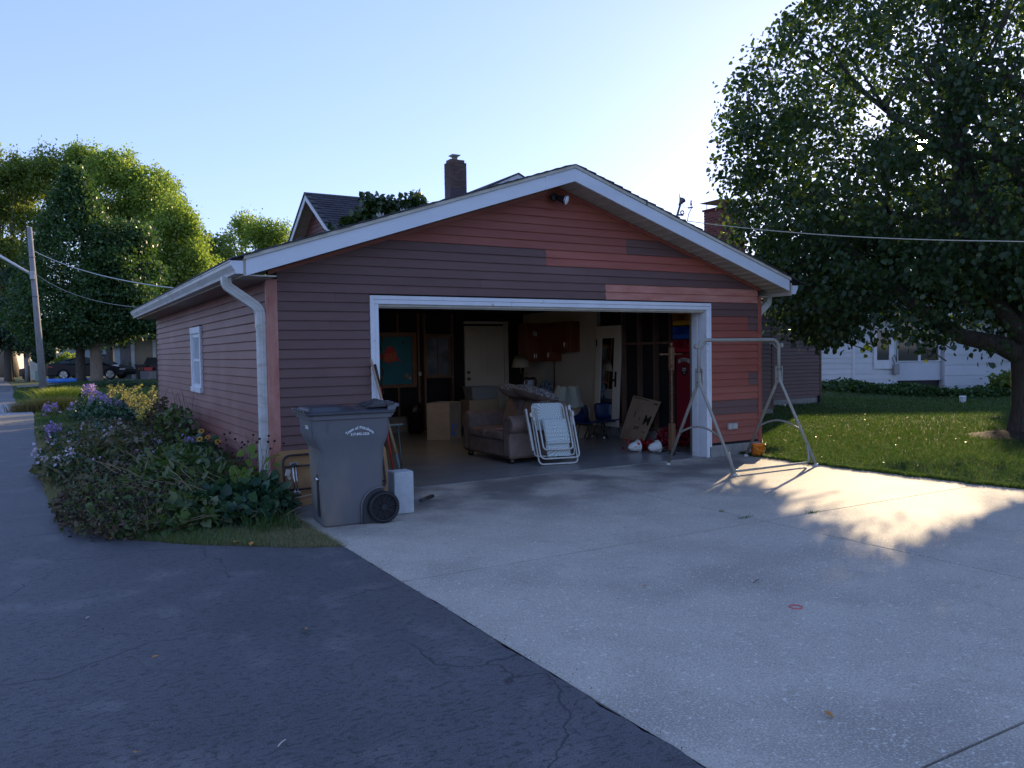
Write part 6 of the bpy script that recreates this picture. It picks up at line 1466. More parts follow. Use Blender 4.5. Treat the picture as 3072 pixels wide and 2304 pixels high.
# bins and grill in front of it
for lab, lat, h, r_ in (('black wheeled bin with faded orange marks beside the tan garage', -23.5, 1.05, .36),):
    p = far(lat, 51.5); p.z = .27
    o = thing('wheelie_bin', lab, 'rubbish bin', tuple(p), -YAW)
    loft([[(x, y, z) for x, y in rrect(-r_ + k, r_ - k, -r_ + k, r_ - k, .06)] for z, k in ((0, .08), (.9, 0))]).build('body', MAT['black'], o, local=True)
    loft([[(x, y, z) for x, y in rrect(-r_ - .04, r_ + .04, -r_ - .04, r_ + .04, .08)] for z in (.9, .97)]).build('lid', MAT['bin_lid'], o, local=True, bevel=.02)
    mk = MB()
    for k in range(4): mk.tube([(-.14 + .09 * k, -r_ - .0, .62), (-.17 + .09 * k, -r_ - .0, .70), (-.10 + .09 * k, -r_ - .0, .78)], .014, 5)
    mk.build('painted_mark', mat('omark', (.5, .18, .08), None), o, local=True)
p = far(-22.75, 51.7); p.z = .27
o = thing('covered_grill', 'barbecue grill under a black cover with a red case beside the tan garage', 'grill', tuple(p), -YAW)
loft([[(x, y, z) for x, y in rrect(-.75 + k, .75 - k, -.35 + k * .6, .35 - k * .6, .1)] for z, k in ((0, .0), (.9, .0), (1.15, .12), (1.4, .22))]).build('cover', MAT['black'], o, local=True, bevel=.03)
MB().box(-.75, .25, -.62, -.40, .0, .55).build('side_box', MAT['bin'], o, local=True); MB().box(-.5, .0, -.66, -.42, .56, .78).build('red_case', MAT['red_plastic'], o, local=True, bevel=.02)
# blue wading pool on the lawn
p = far(-27.4, 49.8); p.z = hgt(p.x, p.y)
wp = thing('paddling_pool', 'collapsed blue paddling pool on the lawn before the black car', 'paddling pool', tuple(p), -YAW)
MB().lathe([(1.35, 0), (1.42, .10), (1.38, .20), (1.30, .22), (1.28, .08), (1.2, .02), (.001, .02)], tuple(p), 40, wav=lambda i, t: 1 + .04 * math.sin(3 * t) + .02 * math.sin(11 * t)).build('wall', mat('poolblue', (.02, .16, .62), (.05, .25, .7), 5, .4), wp)
wp.scale = (1, .6, 1)
# small white house at the far left edge and blue house beyond
b = MB(); HL = thing('white_shed', 'white building with grey roof at the left edge down the lane', 'house', tuple(far(-51, 80)))
o = fb(MB(), -64, -50.15, 80, 90, 0, 2.9).build('wall', MAT['white_paint'], HL)
MB().add([far(-65, 79.4, 2.75), far(-49.4, 79.4, 2.75), far(-52, 85, 4.6), far(-65, 85, 4.6), far(-49.4, 90.5, 2.75)], [(0, 1, 2, 3), (1, 4, 2)]).build('roof', mat('roofgrey', (.22, .22, .23), None, rough=.9), HL, solid=.05)
HL.location += Vector((0, 0, 0)) 
HB = thing('blue_house', 'pale blue house glimpsed behind the trees beyond the black car', 'house', tuple(far(-52, 96)))
MAT['paleblue'] = mat('paleblue', (.34, .44, .52), (.30, .40, .48), 2, .7)
for i in range(14): fb(MB(), -64, -44, 96.0, 96.05, .2 + i * .2, .39 + i * .2).build('siding_board', MAT['paleblue'], HB)
fb(MB(), -64, -44, 96.06, 104, 0, 3.1).build('wall', MAT['paleblue'], HB)
fb(MB(), -58, -56.8, 95.9, 96.0, 1.0, 2.2).build('window', MAT['glass_dark'], HB); fb(MB(), -48.6, -47.4, 95.9, 96.0, 1.0, 2.2).build('window', MAT['glass_dark'], HB)
MB().add([far(-65, 95.4, 3.0), far(-43, 95.4, 3.0), far(-43, 100, 5), far(-65, 100, 5), far(-43, 105, 3.0), far(-65, 105, 3.0)], [(0, 1, 2, 3), (3, 2, 4, 5), (1, 4, 2)]).build('roof', mat('roofgrey2', (.12, .12, .13), None, rough=.9), HB)

# ================================================================ vegetation
HEART = (np.array([(0, 0, 0), (-.42, .22, .10), (-.36, .62, .09), (0, 1, -.06), (.36, .62, .09), (.42, .22, .10)], np.float32), [(0, 3, 2, 1), (0, 5, 4, 3)])
DIAM = (np.array([(0, 0, 0), (-.36, .45, .05), (0, 1, 0), (.36, .45, .05)], np.float32), [(0, 3, 2, 1)])
LANCE = (np.array([(0, 0, 0), (-.15, .35, .03), (-.10, .75, -.02), (0, 1, -.12), (.10, .75, -.02), (.15, .35, .03)], np.float32), [(0, 3, 2, 1), (0, 5, 4, 3)])
BLADE = (np.array([(-.5, 0, 0), (.5, 0, 0), (.32, .6, .06), (-.32, .6, .06), (0, 1, .22)], np.float32), None)
def norm(a): return a / np.maximum(np.linalg.norm(a, axis=-1, keepdims=True), 1e-9)
def leafmesh(name, P, size, shape, m, parent=None, D=None, spread=1.0, droop=.4, upn=.5, kind=None, rs=RS, aspect=1.0):
    n = len(P); base, faces = shape
    d = rs.normal(size=(n, 3)) * spread
    if D is not None: d = d + D
    d[:, 2] -= droop; d = norm(d)
    w = rs.normal(size=(n, 3)); w[:, 2] += upn * 1.5
    nn = norm(w - d * (w * d).sum(-1, keepdims=True)); x = np.cross(d, nn)
    s = size * (0.65 + .7 * rs.rand(n)) if np.isscalar(size) else size
    V = P[:, None, :] + s[:, None, None] * (aspect * base[None, :, 0:1] * x[:, None, :] + base[None, :, 1:2] * d[:, None, :] + base[None, :, 2:3] * nn[:, None, :])
    k = len(base); F = np.array(faces)[None] + (np.arange(n) * k)[:, None, None]
    return npmesh(name, V.reshape(-1, 3), F.reshape(-1, len(faces[0])), m, parent, kind)
def blades(name, P, h, w, m, parent=None, lean=.35, kind='stuff', rs=RS, D=None):
    n = len(P); a = rs.rand(n) * 6.283; x = np.stack([np.cos(a), np.sin(a), np.zeros(n)], -1)
    ln = rs.normal(size=(n, 3)) * lean; ln[:, 2] = 0
    if D is not None: ln += D
    hh = (h * (.55 + .8 * rs.rand(n)))[:, None] if np.isscalar(h) else h[:, None]
    ww = w if np.isscalar(w) else w[:, None]
    up_ = np.array([0, 0, 1.])
    p0 = P - x * ww / 2; p1 = P + x * ww / 2; mid = P + (up_ * .62 + ln * .35) * hh; tip = P + (up_ * .92 + ln * 1.0) * hh
    V = np.stack([p0, p1, mid + x * ww * .38, mid - x * ww * .38, tip], 1).reshape(-1, 3)
    b = (np.arange(n) * 5)[:, None]
    F = np.concatenate([b + np.array([0, 1, 2, 3]), b + np.array([3, 2, 4, 4])], 0)
    # quads plus triangles: build the tip as its own triangles
    me = bpy.data.meshes.new(name); Q = b + np.array([0, 1, 2, 3]); T = b + np.array([3, 2, 4])
    if parent is not None: V = V - np.array(offs(parent))
    me.vertices.add(len(V)); me.vertices.foreach_set('co', V.astype(np.float32).ravel())
    li = np.concatenate([np.concatenate([Q, T], 1).ravel()]).astype(np.int32)
    me.loops.add(len(li)); me.loops.foreach_set('vertex_index', li)
    st = (np.arange(n) * 7)[:, None] + np.array([0, 4]); me.polygons.add(2 * n); me.polygons.foreach_set('loop_start', st.ravel().astype(np.int32))
    me.update(calc_edges=True)
    o = link(name, me, parent, [m])
    if kind: o['kind'] = kind
    return o
def fbm(P, s, seed=0):
    r = np.random.RandomState(seed); v = np.zeros(len(P)); a = 1; tot = 0
    for o in range(3):
        for k in range(4):
            d = r.normal(size=3); d /= np.linalg.norm(d); v += a * np.sin(P @ d * s * (1.7 ** o) + r.rand() * 6.28) / 4; 
        tot += a; a *= .6; s *= 1.5
    return v / tot
def inpoly(x, y, poly):
    inside = np.zeros(len(x), bool); n = len(poly)
    for i in range(n):
        x1, y1 = poly[i]; x2, y2 = poly[(i + 1) % n]
        c = ((y1 > y) != (y2 > y)) & (x < (x2 - x1) * (y - y1) / (y2 - y1 + 1e-12) + x1); inside ^= c
    return inside

# ---- lawns
LG = [(.030, .075, .020), (.045, .10, .026), (.070, .13, .034), (.05, .11, .03), (.14, .15, .08)]
MAT['grass'] = leafmat('grass', LG, trans=.4, rough=.5)
MAT['grass_dry'] = leafmat('grass_dry', [(.09, .15, .05), (.26, .22, .12), (.38, .31, .20), (.13, .17, .06)], trans=.3, rough=.6)
def scatter(n, x0, x1, y0, y1, poly=None, dens=None, z=0):
    P = np.stack([x0 + (x1 - x0) * RS.rand(n), y0 + (y1 - y0) * RS.rand(n), np.full(n, z)], -1)
    if poly is not None: P = P[inpoly(P[:, 0], P[:, 1], poly)]
    if dens is not None: P = P[RS.rand(len(P)) < dens(P)]
    P[:, 2] = hgt_np(P[:, 0], P[:, 1]) - .012; return P
edge_l = [(7.02, 0), (7.02, -.6), (7.0, -1.4), (7.06, -2.4), (7.12, -3.2), (7.2, -4.1), (7.25, -6)]
camd = lambda P: np.hypot(P[:, 0] - CAM.x, P[:, 1] - CAM.y)
L1 = [(7.49, .2), (7.05, -.1), (7.0, -.6), (6.98, -1.4), (7.03, -2.4), (7.09, -3.2), (7.17, -4.1), (7.2, -6), (14, -6), (20, 2), (20, 7.0), (13.6, 7.0), (13.6, 5.2), (7.49, 5.2)]
bare = lambda P: np.clip(((P[:, 0] - 12.9) ** 2 + (P[:, 1] + 1.1) ** 2) / 1.2, .05, 1)
P = scatter(420000, 7, 20, -6, 7, L1, lambda P: np.clip((13.0 / camd(P)) ** 2.6, 0, 1) * bare(P))
blades('lawn', P, .052, .0060 * np.clip(camd(P) / 11, 1, 3), MAT['grass'], lean=.5)
rr2 = np.random.RandomState(77); yy2 = -6 + 6 * rr2.rand(7000); xx2 = np.interp(-yy2, [0, .6, 1.4, 2.4, 3.2, 4.1, 6], [7.02, 7.02, 7.0, 7.06, 7.12, 7.2, 7.22]) + .03 + .035 * rr2.normal(size=7000) + .05 * np.sin(yy2 * 5) * np.sin(yy2 * 13)
blades('lawn', np.stack([xx2, yy2, np.zeros(7000)], -1), .062, .007, MAT['grass'], lean=.5, D=np.array([-.35, 0, 0]), rs=rr2)
P = scatter(700, 7.1, 15, -6, 6, L1); leafmesh('lawn_litter', P + np.array([0, 0, .05]), .035, DIAM, leafmat('litter', [(.16, .11, .05), (.10, .07, .03), (.20, .17, .08)], trans=.1), kind='stuff', droop=0, upn=2)
L2 = [(13.7, 7.0), (20, 7.0), (20, 0), (36, -6), (40, 2), (34, 9), (26, 13.4), (24, 15), (17, 18)]
P = scatter(160000, 13, 40, -6, 18, L2, lambda P: np.clip((19.0 / camd(P)) ** 1.6, 0, 1))
blades('lawn', P, .07, .02 * np.clip(camd(P) / 22, 1, 2), MAT['grass'], lean=.5)
# front strip of grass by the asphalt, greener to the back and dry to the slab
FS = [(-1.70, -.80), (-1.44, -1.12), (-1.12, -1.50), (-.6, -1.94), (-.29, -2.20), (.01, -2.36), (.01, -1.2), (-.02, -.4), (-.6, -.7), (-1.2, -.5)]
P = scatter(60000, -1.8, .1, -2.4, -.3, FS)
gsel = (P[:, 0] + .75 + .25 * RS.normal(size=len(P))) > 0
gsel2 = gsel | (RS.rand(len(P)) < .22)
blades('front_grass', P[gsel2], .050, .0036, MAT['grass_dry'], lean=.8); P2 = P[~gsel2]
MAT['grass_pale'] = leafmat('grass_pale', [(.07, .13, .04), (.10, .18, .06), (.20, .22, .11), (.08, .15, .05)], trans=.4)
blades('front_grass', P2[RS.rand(len(P2)) < .6], .085, .0048, MAT['grass_pale'], lean=.45)
P = scatter(900, -.55, -.1, -1.5, -.9); blades('front_grass', P[:260], .17, .008, MAT['grass'], lean=.5)
SO = sheet('planting_soil', [(-1.70, -.80), (-1.44, -1.12), (-1.12, -1.50), (-.6, -1.94), (-.29, -2.20), (-.012, -2.355), (-.012, 15), (-2.28, 15), (-2.22, 9), (-2.16, 3.5), (-2.11, 2.02), (-2.0, .78), (-1.86, -.12)], .006, mat('soil', (.055, .042, .028), (.11, .09, .06), 14, .95, bump=.012, bscale=30, c3=(.15, .12, .08), s3=40, r3=(.6, .7)))
# edge tufts along the curved kerb and far strips
ep_ = np.array([(-1.95, .3), (-2.07, 1.2), (-2.12, 2.2), (-2.16, 3.4), (-2.18, 5), (-2.2, 7), (-2.22, 9), (-2.27, 12)]);
tt_ = RS.rand(9000) * 7; i_ = tt_.astype(int); f_ = (tt_ - i_)[:, None]; Pe = ep_[i_] * (1 - f_) + ep_[i_ + 1] * f_ + np.stack([np.abs(RS.normal(size=9000)) * .16, RS.normal(size=9000) * .1], -1)
Pe = np.concatenate([Pe, np.zeros((9000, 1))], 1); blades('kerb_grass', Pe, .055, .006, MAT['grass_dry'], lean=.7)
P = scatter(60000, -2.28, 2.5, 10.5, 26, None, lambda P: np.where((P[:, 0] < 0) | (P[:, 1] > 9.8), 1, 0) * np.clip(20 / camd(P), 0, 1)); blades('lane_lawn', P, .06, .010, MAT['grass'], lean=.5)
P = scatter(70000, -3.2, 14, 26, 46, None, lambda P: np.where(P[:, 0] > -2.9 - (P[:, 1] - 26) * .03, 1, 0)); blades('lane_lawn', P, .09, .028, MAT['grass'], lean=.5)
# joint weeds and litter leaves
for lab, x, y, n, s_ in (('small grass tuft in the slab joint at the right', 4.27, -3.585, 60, .05), ('small grass tuft in the slab joint near the crossing', 3.56, -3.39, 40, .05), ('dry brown weed tuft in the lengthwise slab joint', 3.61, -3.05, 40, .04)):
    P = np.stack([x + RS.normal(size=n) * (s_ if 'length' not in lab else .012), y + RS.normal(size=n) * .008, np.full(n, .0)], -1)
    o = blades('weed_tuft', P, .035, .006, MAT['grass_dry'] if 'dry' in lab else MAT['grass'], lean=.9, kind=None); tag(o, lab, 'weed')
MAT['fallen'] = mat('fallen', (.55, .26, .05), (.40, .17, .04), 30, .6)
FL = [('yellow fallen leaf alone in the middle of the asphalt', -.88, -4.26, .035), ('small tan fallen leaf on the asphalt at the left', -1.67, -4.25, .026), ('tan fallen leaf low on the asphalt near the photo bottom', -1.86, -5.33, .024), ('orange leaf at the curved edge of the grass strip', -1.69, -.98, .04), ('orange brown leaf in the dry grass by the slab, left one', -.76, -1.80, .04), ('orange brown leaf in the dry grass by the slab, right one', -.66, -1.92, .035), ('small orange leaf on the concrete slab right of the asphalt edge', 1.33, -4.62, .022), ('rusty leaf on the concrete near the photo bottom', .75, -6.55, .026)]
for i, (lab, x, y, s_) in enumerate(FL):
    s_ *= 1.7; a = rnd.uniform(0, 6.28); q_ = Quaternion((0, 0, 1), a) @ Quaternion((1, 0, 0), .25); z = .032 if x < 0 and y < -2 else (.04 if y > -2.4 and x < 0 else .022)
    pts = [Vector((x, y, z)) + q_ @ Vector((u * s_, v * s_, w * s_)) for u, v, w in [(0, -.5, 0), (.3, -.25, .12), (.34, .1, .16), (0, .55, .1), (-.34, .1, .12), (-.3, -.25, .2)]]
    tag(MB().add(pts, [(0, 1, 2, 3), (0, 3, 4, 5)]).build('fallen_leaf', MAT['fallen'], None), lab, 'leaf')
for lab, x, y, l_, a in (('dark twig lying on the open concrete', 2.0, -4.96, .10, .4), ('pale straw stick on the asphalt near the photo bottom', -1.36, -5.56, .06, .8), ('short pale straw on the asphalt at the left', -1.95, -3.29, .03, .9)):
    z = .018 if x > 0 else .022
    tag(MB().tube([(x, y, z), (x + l_ * math.cos(a) * .5, y + l_ * math.sin(a) * .5, z + .004), (x + l_ * math.cos(a), y + l_ * math.sin(a), z)], .0028, 5).build('twig', MAT['stud'] if x > 0 else MAT['white_wall'], None), lab, 'twig')
P = scatter(900, -1.5, .1, -3.2, -1.2); 
crumbs = np.concatenate([np.stack([RS.normal(size=500) * .05 - .03, -2.4 - np.abs(RS.normal(size=500)) * 4, np.full(500, .018)], -1), np.stack([-.3 + RS.rand(120) * 7, -12 + RS.rand(120) * 10, np.full(120, .018)], -1), np.stack([-5 + RS.rand(160) * 5, -7 + RS.rand(160) * 6, np.full(160, .02)], -1)])
leafmesh('crumbs', crumbs, .009, DIAM, leafmat('crumb', [(.02, .018, .015), (.10, .08, .05), (.2, .17, .12)], trans=.0), kind='stuff', droop=0, upn=3)

# ---- trees
MAT['bark'] = mat('bark', (.060, .048, .038), (.12, .10, .085), 6, .95, bump=.02, bscale=9, stretch=(5, 5, .7))
MAT['bark_pale'] = mat('bark_pale', (.16, .12, .085), (.26, .20, .15), 5, .95, bump=.02, bscale=9, stretch=(4, 4, .6))
def limb(b, p, d, L, r, depth, out, rs, split=3, up_=.18):
    pts = [p]; n = 5; q = Vector(p); dd = Vector(d).normalized()
    for i in range(n):
        dd = (dd + Vector((rs.normal() * .13, rs.normal() * .13, rs.normal() * .08 + up_ * .25))).normalized(); q = q + dd * L / n; pts.append(q.copy())
    b.tube(pts, [r * (1 - .55 * i / n) for i in range(n + 1)], 7 if r > .04 else 5)
    out.append((q.copy(), dd.copy(), L)); 
    if depth > 0:
        for k in range(split):
            t = rs.uniform(.35, 1); i = int(t * n); 
            s_ = Vector((rs.normal(), rs.normal(), rs.normal() * .6 + .2)).normalized()
            limb(b, pts[i], (dd * .7 + s_ * .8), L * rs.uniform(.5, .75), r * .5, depth - 1, out, rs, split, up_)
def crown_points(n, env, rs, clump=60, cr=.45, shell=.55, gap=None, zs=.6):
    """env(u) -> list of ellipsoids (centre, radii); leaves in clumps that fill the outer shell"""
    env2 = []
    for e in env:
        c = np.array(e[0]); r = np.array(e[1]); env2.append((c, r * .62))
        for k in range(9):
            d = norm(rs.normal(size=(1, 3)))[0]; env2.append((c + d * r * .66, r * rs.uniform(.26, .46)))
    env = env2
    nc = n // clump; w = np.array([e[3] if len(e) > 3 else (e[1][0] * e[1][1] * e[1][2]) ** .667 for e in [(*x,) if len(x) > 2 else (x[0], x[1], 0) for x in env]], float)
    w = np.array([(e[1][0] * e[1][1] * e[1][2]) ** .667 for e in env]); w /= w.sum()
    which = rs.choice(len(env), nc, p=w)
    d = norm(rs.normal(size=(nc, 3))); rad = shell + (1 - shell) * rs.rand(nc) ** .6
    c = np.array([e[0] for e in env])[which]; r = np.array([e[1] for e in env])[which]
    lump = 1 + .16 * fbm(d * 3 + which[:, None], 2.2, 3)
    cc = c + d * r * (rad * lump)[:, None]
    if gap is not None: cc = cc[gap(cc)]
    idx = rs.randint(0, len(cc), n)
    off = rs.normal(size=(n, 3)) * cr * np.array([1, 1, zs]) * .55
    return cc[idx] + off, cc, idx

# the big pear tree at the right
TR = thing('big_tree', 'big broad leaved tree filling the right side with the low sun behind it', 'tree', (13.0, -1.15, 0))
rs = np.random.RandomState(11)
TB = Vector((13.02, -1.12, 0)); tk = MB()
tk.tube([TB + Vector((0, 0, -.1)), TB + Vector((-.02, .0, .12)), TB + Vector((-.02, 0, .5)), TB + Vector((-.03, .02, 1.1)), TB + Vector((.0, .03, 1.7)), TB + Vector((.05, .05, 2.4))], [.46, .35, .275, .26, .285, .24], 18)
tips = []
tk.tube([TB + Vector((-.02, .0, 1.35)), TB + Vector((-.42, .30, 1.62)), TB + Vector((-.95, .68, 1.78)), TB + Vector((-1.6, 1.1, 2.3)), TB + Vector((-2.6, 1.7, 3.3)), TB + Vector((-3.4, 2.2, 4.3))], [.20, .17, .14, .12, .08, .04], 12)
tk.tube([TB + Vector((.0, .0, 1.5)), TB + Vector((-.35, .1, 1.95)), TB + Vector((-1.0, .3, 2.7)), TB + Vector((-1.9, .2, 4.2)), TB + Vector((-2.6, -.2, 5.8))], [.17, .15, .12, .09, .05], 10)
for d, L_, r_ in (((.1, .1, 1), 4.5, .2), ((-.5, -.6, .9), 4, .13), ((-.7, .2, .9), 4.2, .14), ((.6, -.5, .9), 4, .13), ((.5, .8, .9), 4, .13), ((-.9, -.3, .45), 3.8, .11), ((.1, -1, .5), 3.6, .1), ((.8, .1, .5), 3.6, .1), ((-.1, 1, .6), 3.6, .1)):
    limb(tk, TB + Vector((0, 0, 2.1 + rs.rand() * .4)), d, L_, r_, 2, tips, rs, 4)
tk.build('trunk', MAT['bark'], TR, smooth=True)
Zs = [1.35, 1.9, 2.6, 3.6, 4.9, 6.2, 7.2, 8.2, 9.3, 10.4, 11.3]; Rs_ = [3.3, 4.3, 5.05, 5.45, 5.75, 5.5, 4.95, 4.25, 3.3, 2.1, .6]
Rs_ = [r_ * .885 for r_ in Rs_]
n_c = 3000
zc = 1.35 + 9.9 * rs.rand(n_c * 3); Rz = np.interp(zc, Zs, Rs_); keep = rs.rand(len(zc)) < (Rz / 5.75) ** 1.4; zc = zc[keep][:n_c]; Rz = Rz[keep][:n_c]
an = rs.rand(len(zc)) * 6.283
dirs = np.stack([np.cos(an), np.sin(an), (zc - 5) / 5], -1)
lump = 1 + .17 * fbm(dirs, 3.4, 4) + .07 * fbm(dirs, 9, 6)
rad = np.where(rs.rand(len(zc)) < .72, .80 + .20 * rs.rand(len(zc)) ** .7, .3 + .5 * rs.rand(len(zc)))
Cc = np.stack([TB.x + np.cos(an) * Rz * rad * lump, TB.y + np.sin(an) * Rz * rad * lump, zc + .25 * rs.normal(size=len(zc)) * 0], -1)
# bottom layer sits under the crown too; then let sky show in places
Gc = Cc[:, :2] - np.array(SUN)[:2] / SUN[2] * Cc[:, 2:3]
Cc = Cc[(fbm(Cc, 2.4, 8) > -.36) | (Cc[:, 2] < 2.6) | ((Gc[:, 0] < 4.0) & (Gc[:, 0] > -6) & (fbm(Cc, 2.4, 8) > -.6))]
hd = np.hypot(Cc[:, 0] - TB.x, Cc[:, 1] - TB.y)
nearside = ((Cc[:, :2] - np.array([TB.x, TB.y])) @ np.array([.73, .68])) < .3
Cc = Cc[(Cc[:, 2] > np.where(nearside, 2.55, 1.75)) | (nearside & (hd > 3.1))]
# the slot low in the crown that lets the sun through to the slab
sd = np.array(SUN)
# boughs that fill the parts of the crown whose shade falls on the apron beside the lit patch
gpt = np.concatenate([np.stack([-4.5 + 8.9 * rs.rand(900), -9.5 + 5.9 * rs.rand(900)], -1), np.stack([4.3 + 3.5 * rs.rand(260), -9 + 3.6 * rs.rand(260)], -1), np.stack([4.2 + 1.9 * rs.rand(260), -2.6 + 2.4 * rs.rand(260)], -1), np.stack([2.5 + 1.9 * rs.rand(200), -4.4 + 3 * rs.rand(200)], -1)])
hs2 = sd[:2] / np.linalg.norm(sd[:2]); tb2 = np.array([TB.x, TB.y]); tt2 = (tb2 - gpt) @ hs2 + 1.0 + 2.4 * rs.normal(size=len(gpt)); p2 = gpt + hs2 * tt2[:, None]; z2 = tt2 * sd[2] / np.linalg.norm(sd[:2])
h2 = np.hypot(p2[:, 0] - TB.x, p2[:, 1] - TB.y); ns2 = ((p2 - tb2) @ np.array([.73, .68])) < .3
LIT = [(5.3, -2.1), (6.9, -1.45), (7.3, -2.3), (6.1, -3.7), (5.2, -4.4), (4.3, -4.9), (3.2, -5.35), (3.0, -5.0), (3.7, -4.5), (3.1, -4.3), (3.9, -3.8), (3.9, -3.3), (4.7, -2.9)]
gs2 = gpt + .12 * rs.normal(size=gpt.shape)
ok2 = ~inpoly(gs2[:, 0], gs2[:, 1], LIT) & (h2 < np.interp(z2, Zs, Rs_) * .98) & (z2 > 1.45) & np.where(ns2, (z2 > 2.5) | (h2 > 3.1), z2 > 1.75)
Cc = np.concatenate([Cc, np.concatenate([p2, z2[:, None]], 1)[ok2]])
def slot(Pt, soft=.0):
    G_ = Pt[:, :2] - sd[:2] / sd[2] * Pt[:, 2:3]
    cx, cy = 5.75, -3.1
    q = ((G_[:, 0] - cx) * .80 + (G_[:, 1] - cy) * .10) ** 2 / 1.05 ** 2 + ((G_[:, 1] - cy) * .8 - (G_[:, 0] - cx) * .35) ** 2 / 1.30 ** 2
    g2 = ((G_[:, 0] - 8.4) ** 2 / 1.2 ** 2 + (G_[:, 1] + 1.6) ** 2 / .7 ** 2)
    return q, g2
q1, q2 = slot(Cc); Cc = Cc[(q1 > 1.0) & (q2 > 1.0)]
nl = 146000; idx = rs.randint(0, len(Cc), nl)
offl = np.clip(rs.normal(size=(nl, 3)), -1.7, 1.7) * np.array([.17, .17, .12])
Pl = Cc[idx] + offl
GP = Pl[:, :2] - sd[:2] / sd[2] * Pl[:, 2:3] + .16 * rs.normal(size=(nl, 2)); inl = inpoly(GP[:, 0], GP[:, 1], LIT)
q1, q2 = slot(Pl); kp = (~inl | (rs.rand(nl) < .10)) & (q1 > .72 + .3 * rs.rand(nl)) & (q2 > .7 + .3 * rs.rand(nl)) & (Pl[:, 2] > 1.12)
cv = Pl - np.array(CAM); al = cv @ sd; ds = np.linalg.norm(cv - al[:, None] * sd, axis=1); kp &= ~((ds < .075) & (al > 0))
Pl = Pl[kp]; Dl = norm(offl[kp] + (Pl - np.array([TB.x, TB.y, 5])) * .05) * .8
MAT['pear_leaf'] = leafmat('pear_leaf', [(.026, .054, .022), (.038, .076, .028), (.052, .094, .034), (.034, .068, .026), (.09, .12, .042)], trans=.40, rough=.34, tcol=1.9)
leafmesh('crown', Pl, .080, HEART, MAT['pear_leaf'], TR, D=Dl, spread=.7, droop=.9, upn=.35, rs=rs)
# twigs inside the clumps
tw = MB()
for i in range(0, len(Cc), 4):
    c = Vector(Cc[i]); d = (c - Vector((TB.x, TB.y, c.z - 1.0))).normalized(); tw.tube([c - d * .7, c - d * .3 + Vector((0, 0, .03)), c + d * .25], [.012, .008, .003], 4)
o_ = tw.build('twigs', MAT['bark'], TR); o_['kind'] = 'stuff'
mul = MB(); 
tag(MB().lathe([(1.15, -.02), (.9, .02), (.55, .06), (.3, .09)], (TB.x - .1, TB.y - .1, 0), 30, wav=lambda i, t: 1 + .08 * math.sin(3 * t) + .05 * math.sin(7 * t)).build('mulch_ring', mat('mulch', (.035, .022, .014), (.07, .045, .03), 40, .95, bump=.02, bscale=40), None), kind='structure')

def tree(name, label, base, trunk_r, trunk_h, env, n, size, m, seed, group=None, bark='bark', shape=DIAM, clump=45, cr=.6, shell=.55, cull=-.38, droop=.5, zs=.6, cone=None):
    rs = np.random.RandomState(seed); o = thing(name, label, 'tree', tuple(base), group=group)
    B = Vector(base); b = MB(); top = env[0][0]
    b.tube([B + Vector((0, 0, -.2)), B + Vector((0, 0, .3)), B + Vector((0, 0, trunk_h)), B * .4 + Vector(top) * .6], [trunk_r * 1.5, trunk_r * 1.1, trunk_r, trunk_r * .5], 10)
    tps = []
    for e in env:
        c = Vector(e[0])
        for k in range(5):
            d = Vector((rs.normal(), rs.normal(), rs.rand() * 1.1)).normalized()
            st = B + Vector((0, 0, trunk_h)) + (c - B - Vector((0, 0, trunk_h))) * rs.uniform(0, .6)
            tgt = c + Vector((d.x * e[1][0], d.y * e[1][1], d.z * e[1][2])) * .6
            mid = st * .5 + tgt * .5 + Vector((0, 0, .3)); b.tube([st, mid, tgt], [trunk_r * .30, trunk_r * .17, trunk_r * .05], 6)
    b.build('trunk', MAT[bark], o, smooth=True)
    if cone:
        za, zb, R0 = cone; nc = n // clump; z = za + (zb - za) * rs.rand(nc) ** 1.35; a = rs.rand(nc) * 6.283
        dd = np.stack([np.cos(a), np.sin(a), z * .25], -1); Rr = (R0 * (1 - ((z - za) / (zb - za)) ** 1.5) + .15) * np.minimum(1, .62 + (z - za) * .35) * (1 + .16 * fbm(dd, 4, seed)) * np.where(rs.rand(nc) < .75, .8 + .22 * rs.rand(nc), .3 + .5 * rs.rand(nc))
        cc = np.stack([B.x + np.cos(a) * Rr, B.y + np.sin(a) * Rr, z + B.z], -1); cc = cc[fbm(cc, 1.6, seed) > cull]; P = cc[rs.randint(0, len(cc), n)] + rs.normal(size=(n, 3)) * cr * np.array([.5, .5, .42])
    else:
        P, cc, idx = crown_points(n, env, rs, clump, cr, shell, gap=lambda c: fbm(c, 1.1, seed) > cull, zs=zs)
    c0 = np.array(env[0][0]); leafmesh('crown', P, size, shape, m, o, D=norm(P - c0) * .5, droop=droop, upn=.5, rs=rs)
    return o
def E_(lat, dep, z, rx, rz, ry=None): 
    p = far(lat, dep, z); return ((p.x, p.y, p.z), (rx, ry or rx, rz))
px = lambda X, d: (X - 1106) * d * 5.734e-4
pz_ = lambda Yv, d: 1.6 + (768 - Yv) * d * 5.734e-4
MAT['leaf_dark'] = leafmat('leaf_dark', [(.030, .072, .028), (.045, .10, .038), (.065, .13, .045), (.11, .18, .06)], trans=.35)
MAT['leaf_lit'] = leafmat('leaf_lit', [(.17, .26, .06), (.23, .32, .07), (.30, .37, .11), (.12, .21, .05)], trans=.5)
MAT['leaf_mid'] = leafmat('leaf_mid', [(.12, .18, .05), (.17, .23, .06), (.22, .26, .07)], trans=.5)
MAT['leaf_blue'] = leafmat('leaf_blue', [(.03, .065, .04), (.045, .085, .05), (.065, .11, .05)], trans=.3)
d = 49.5
b1 = far(px(175, d), d); b1.z = hgt(b1.x, b1.y)
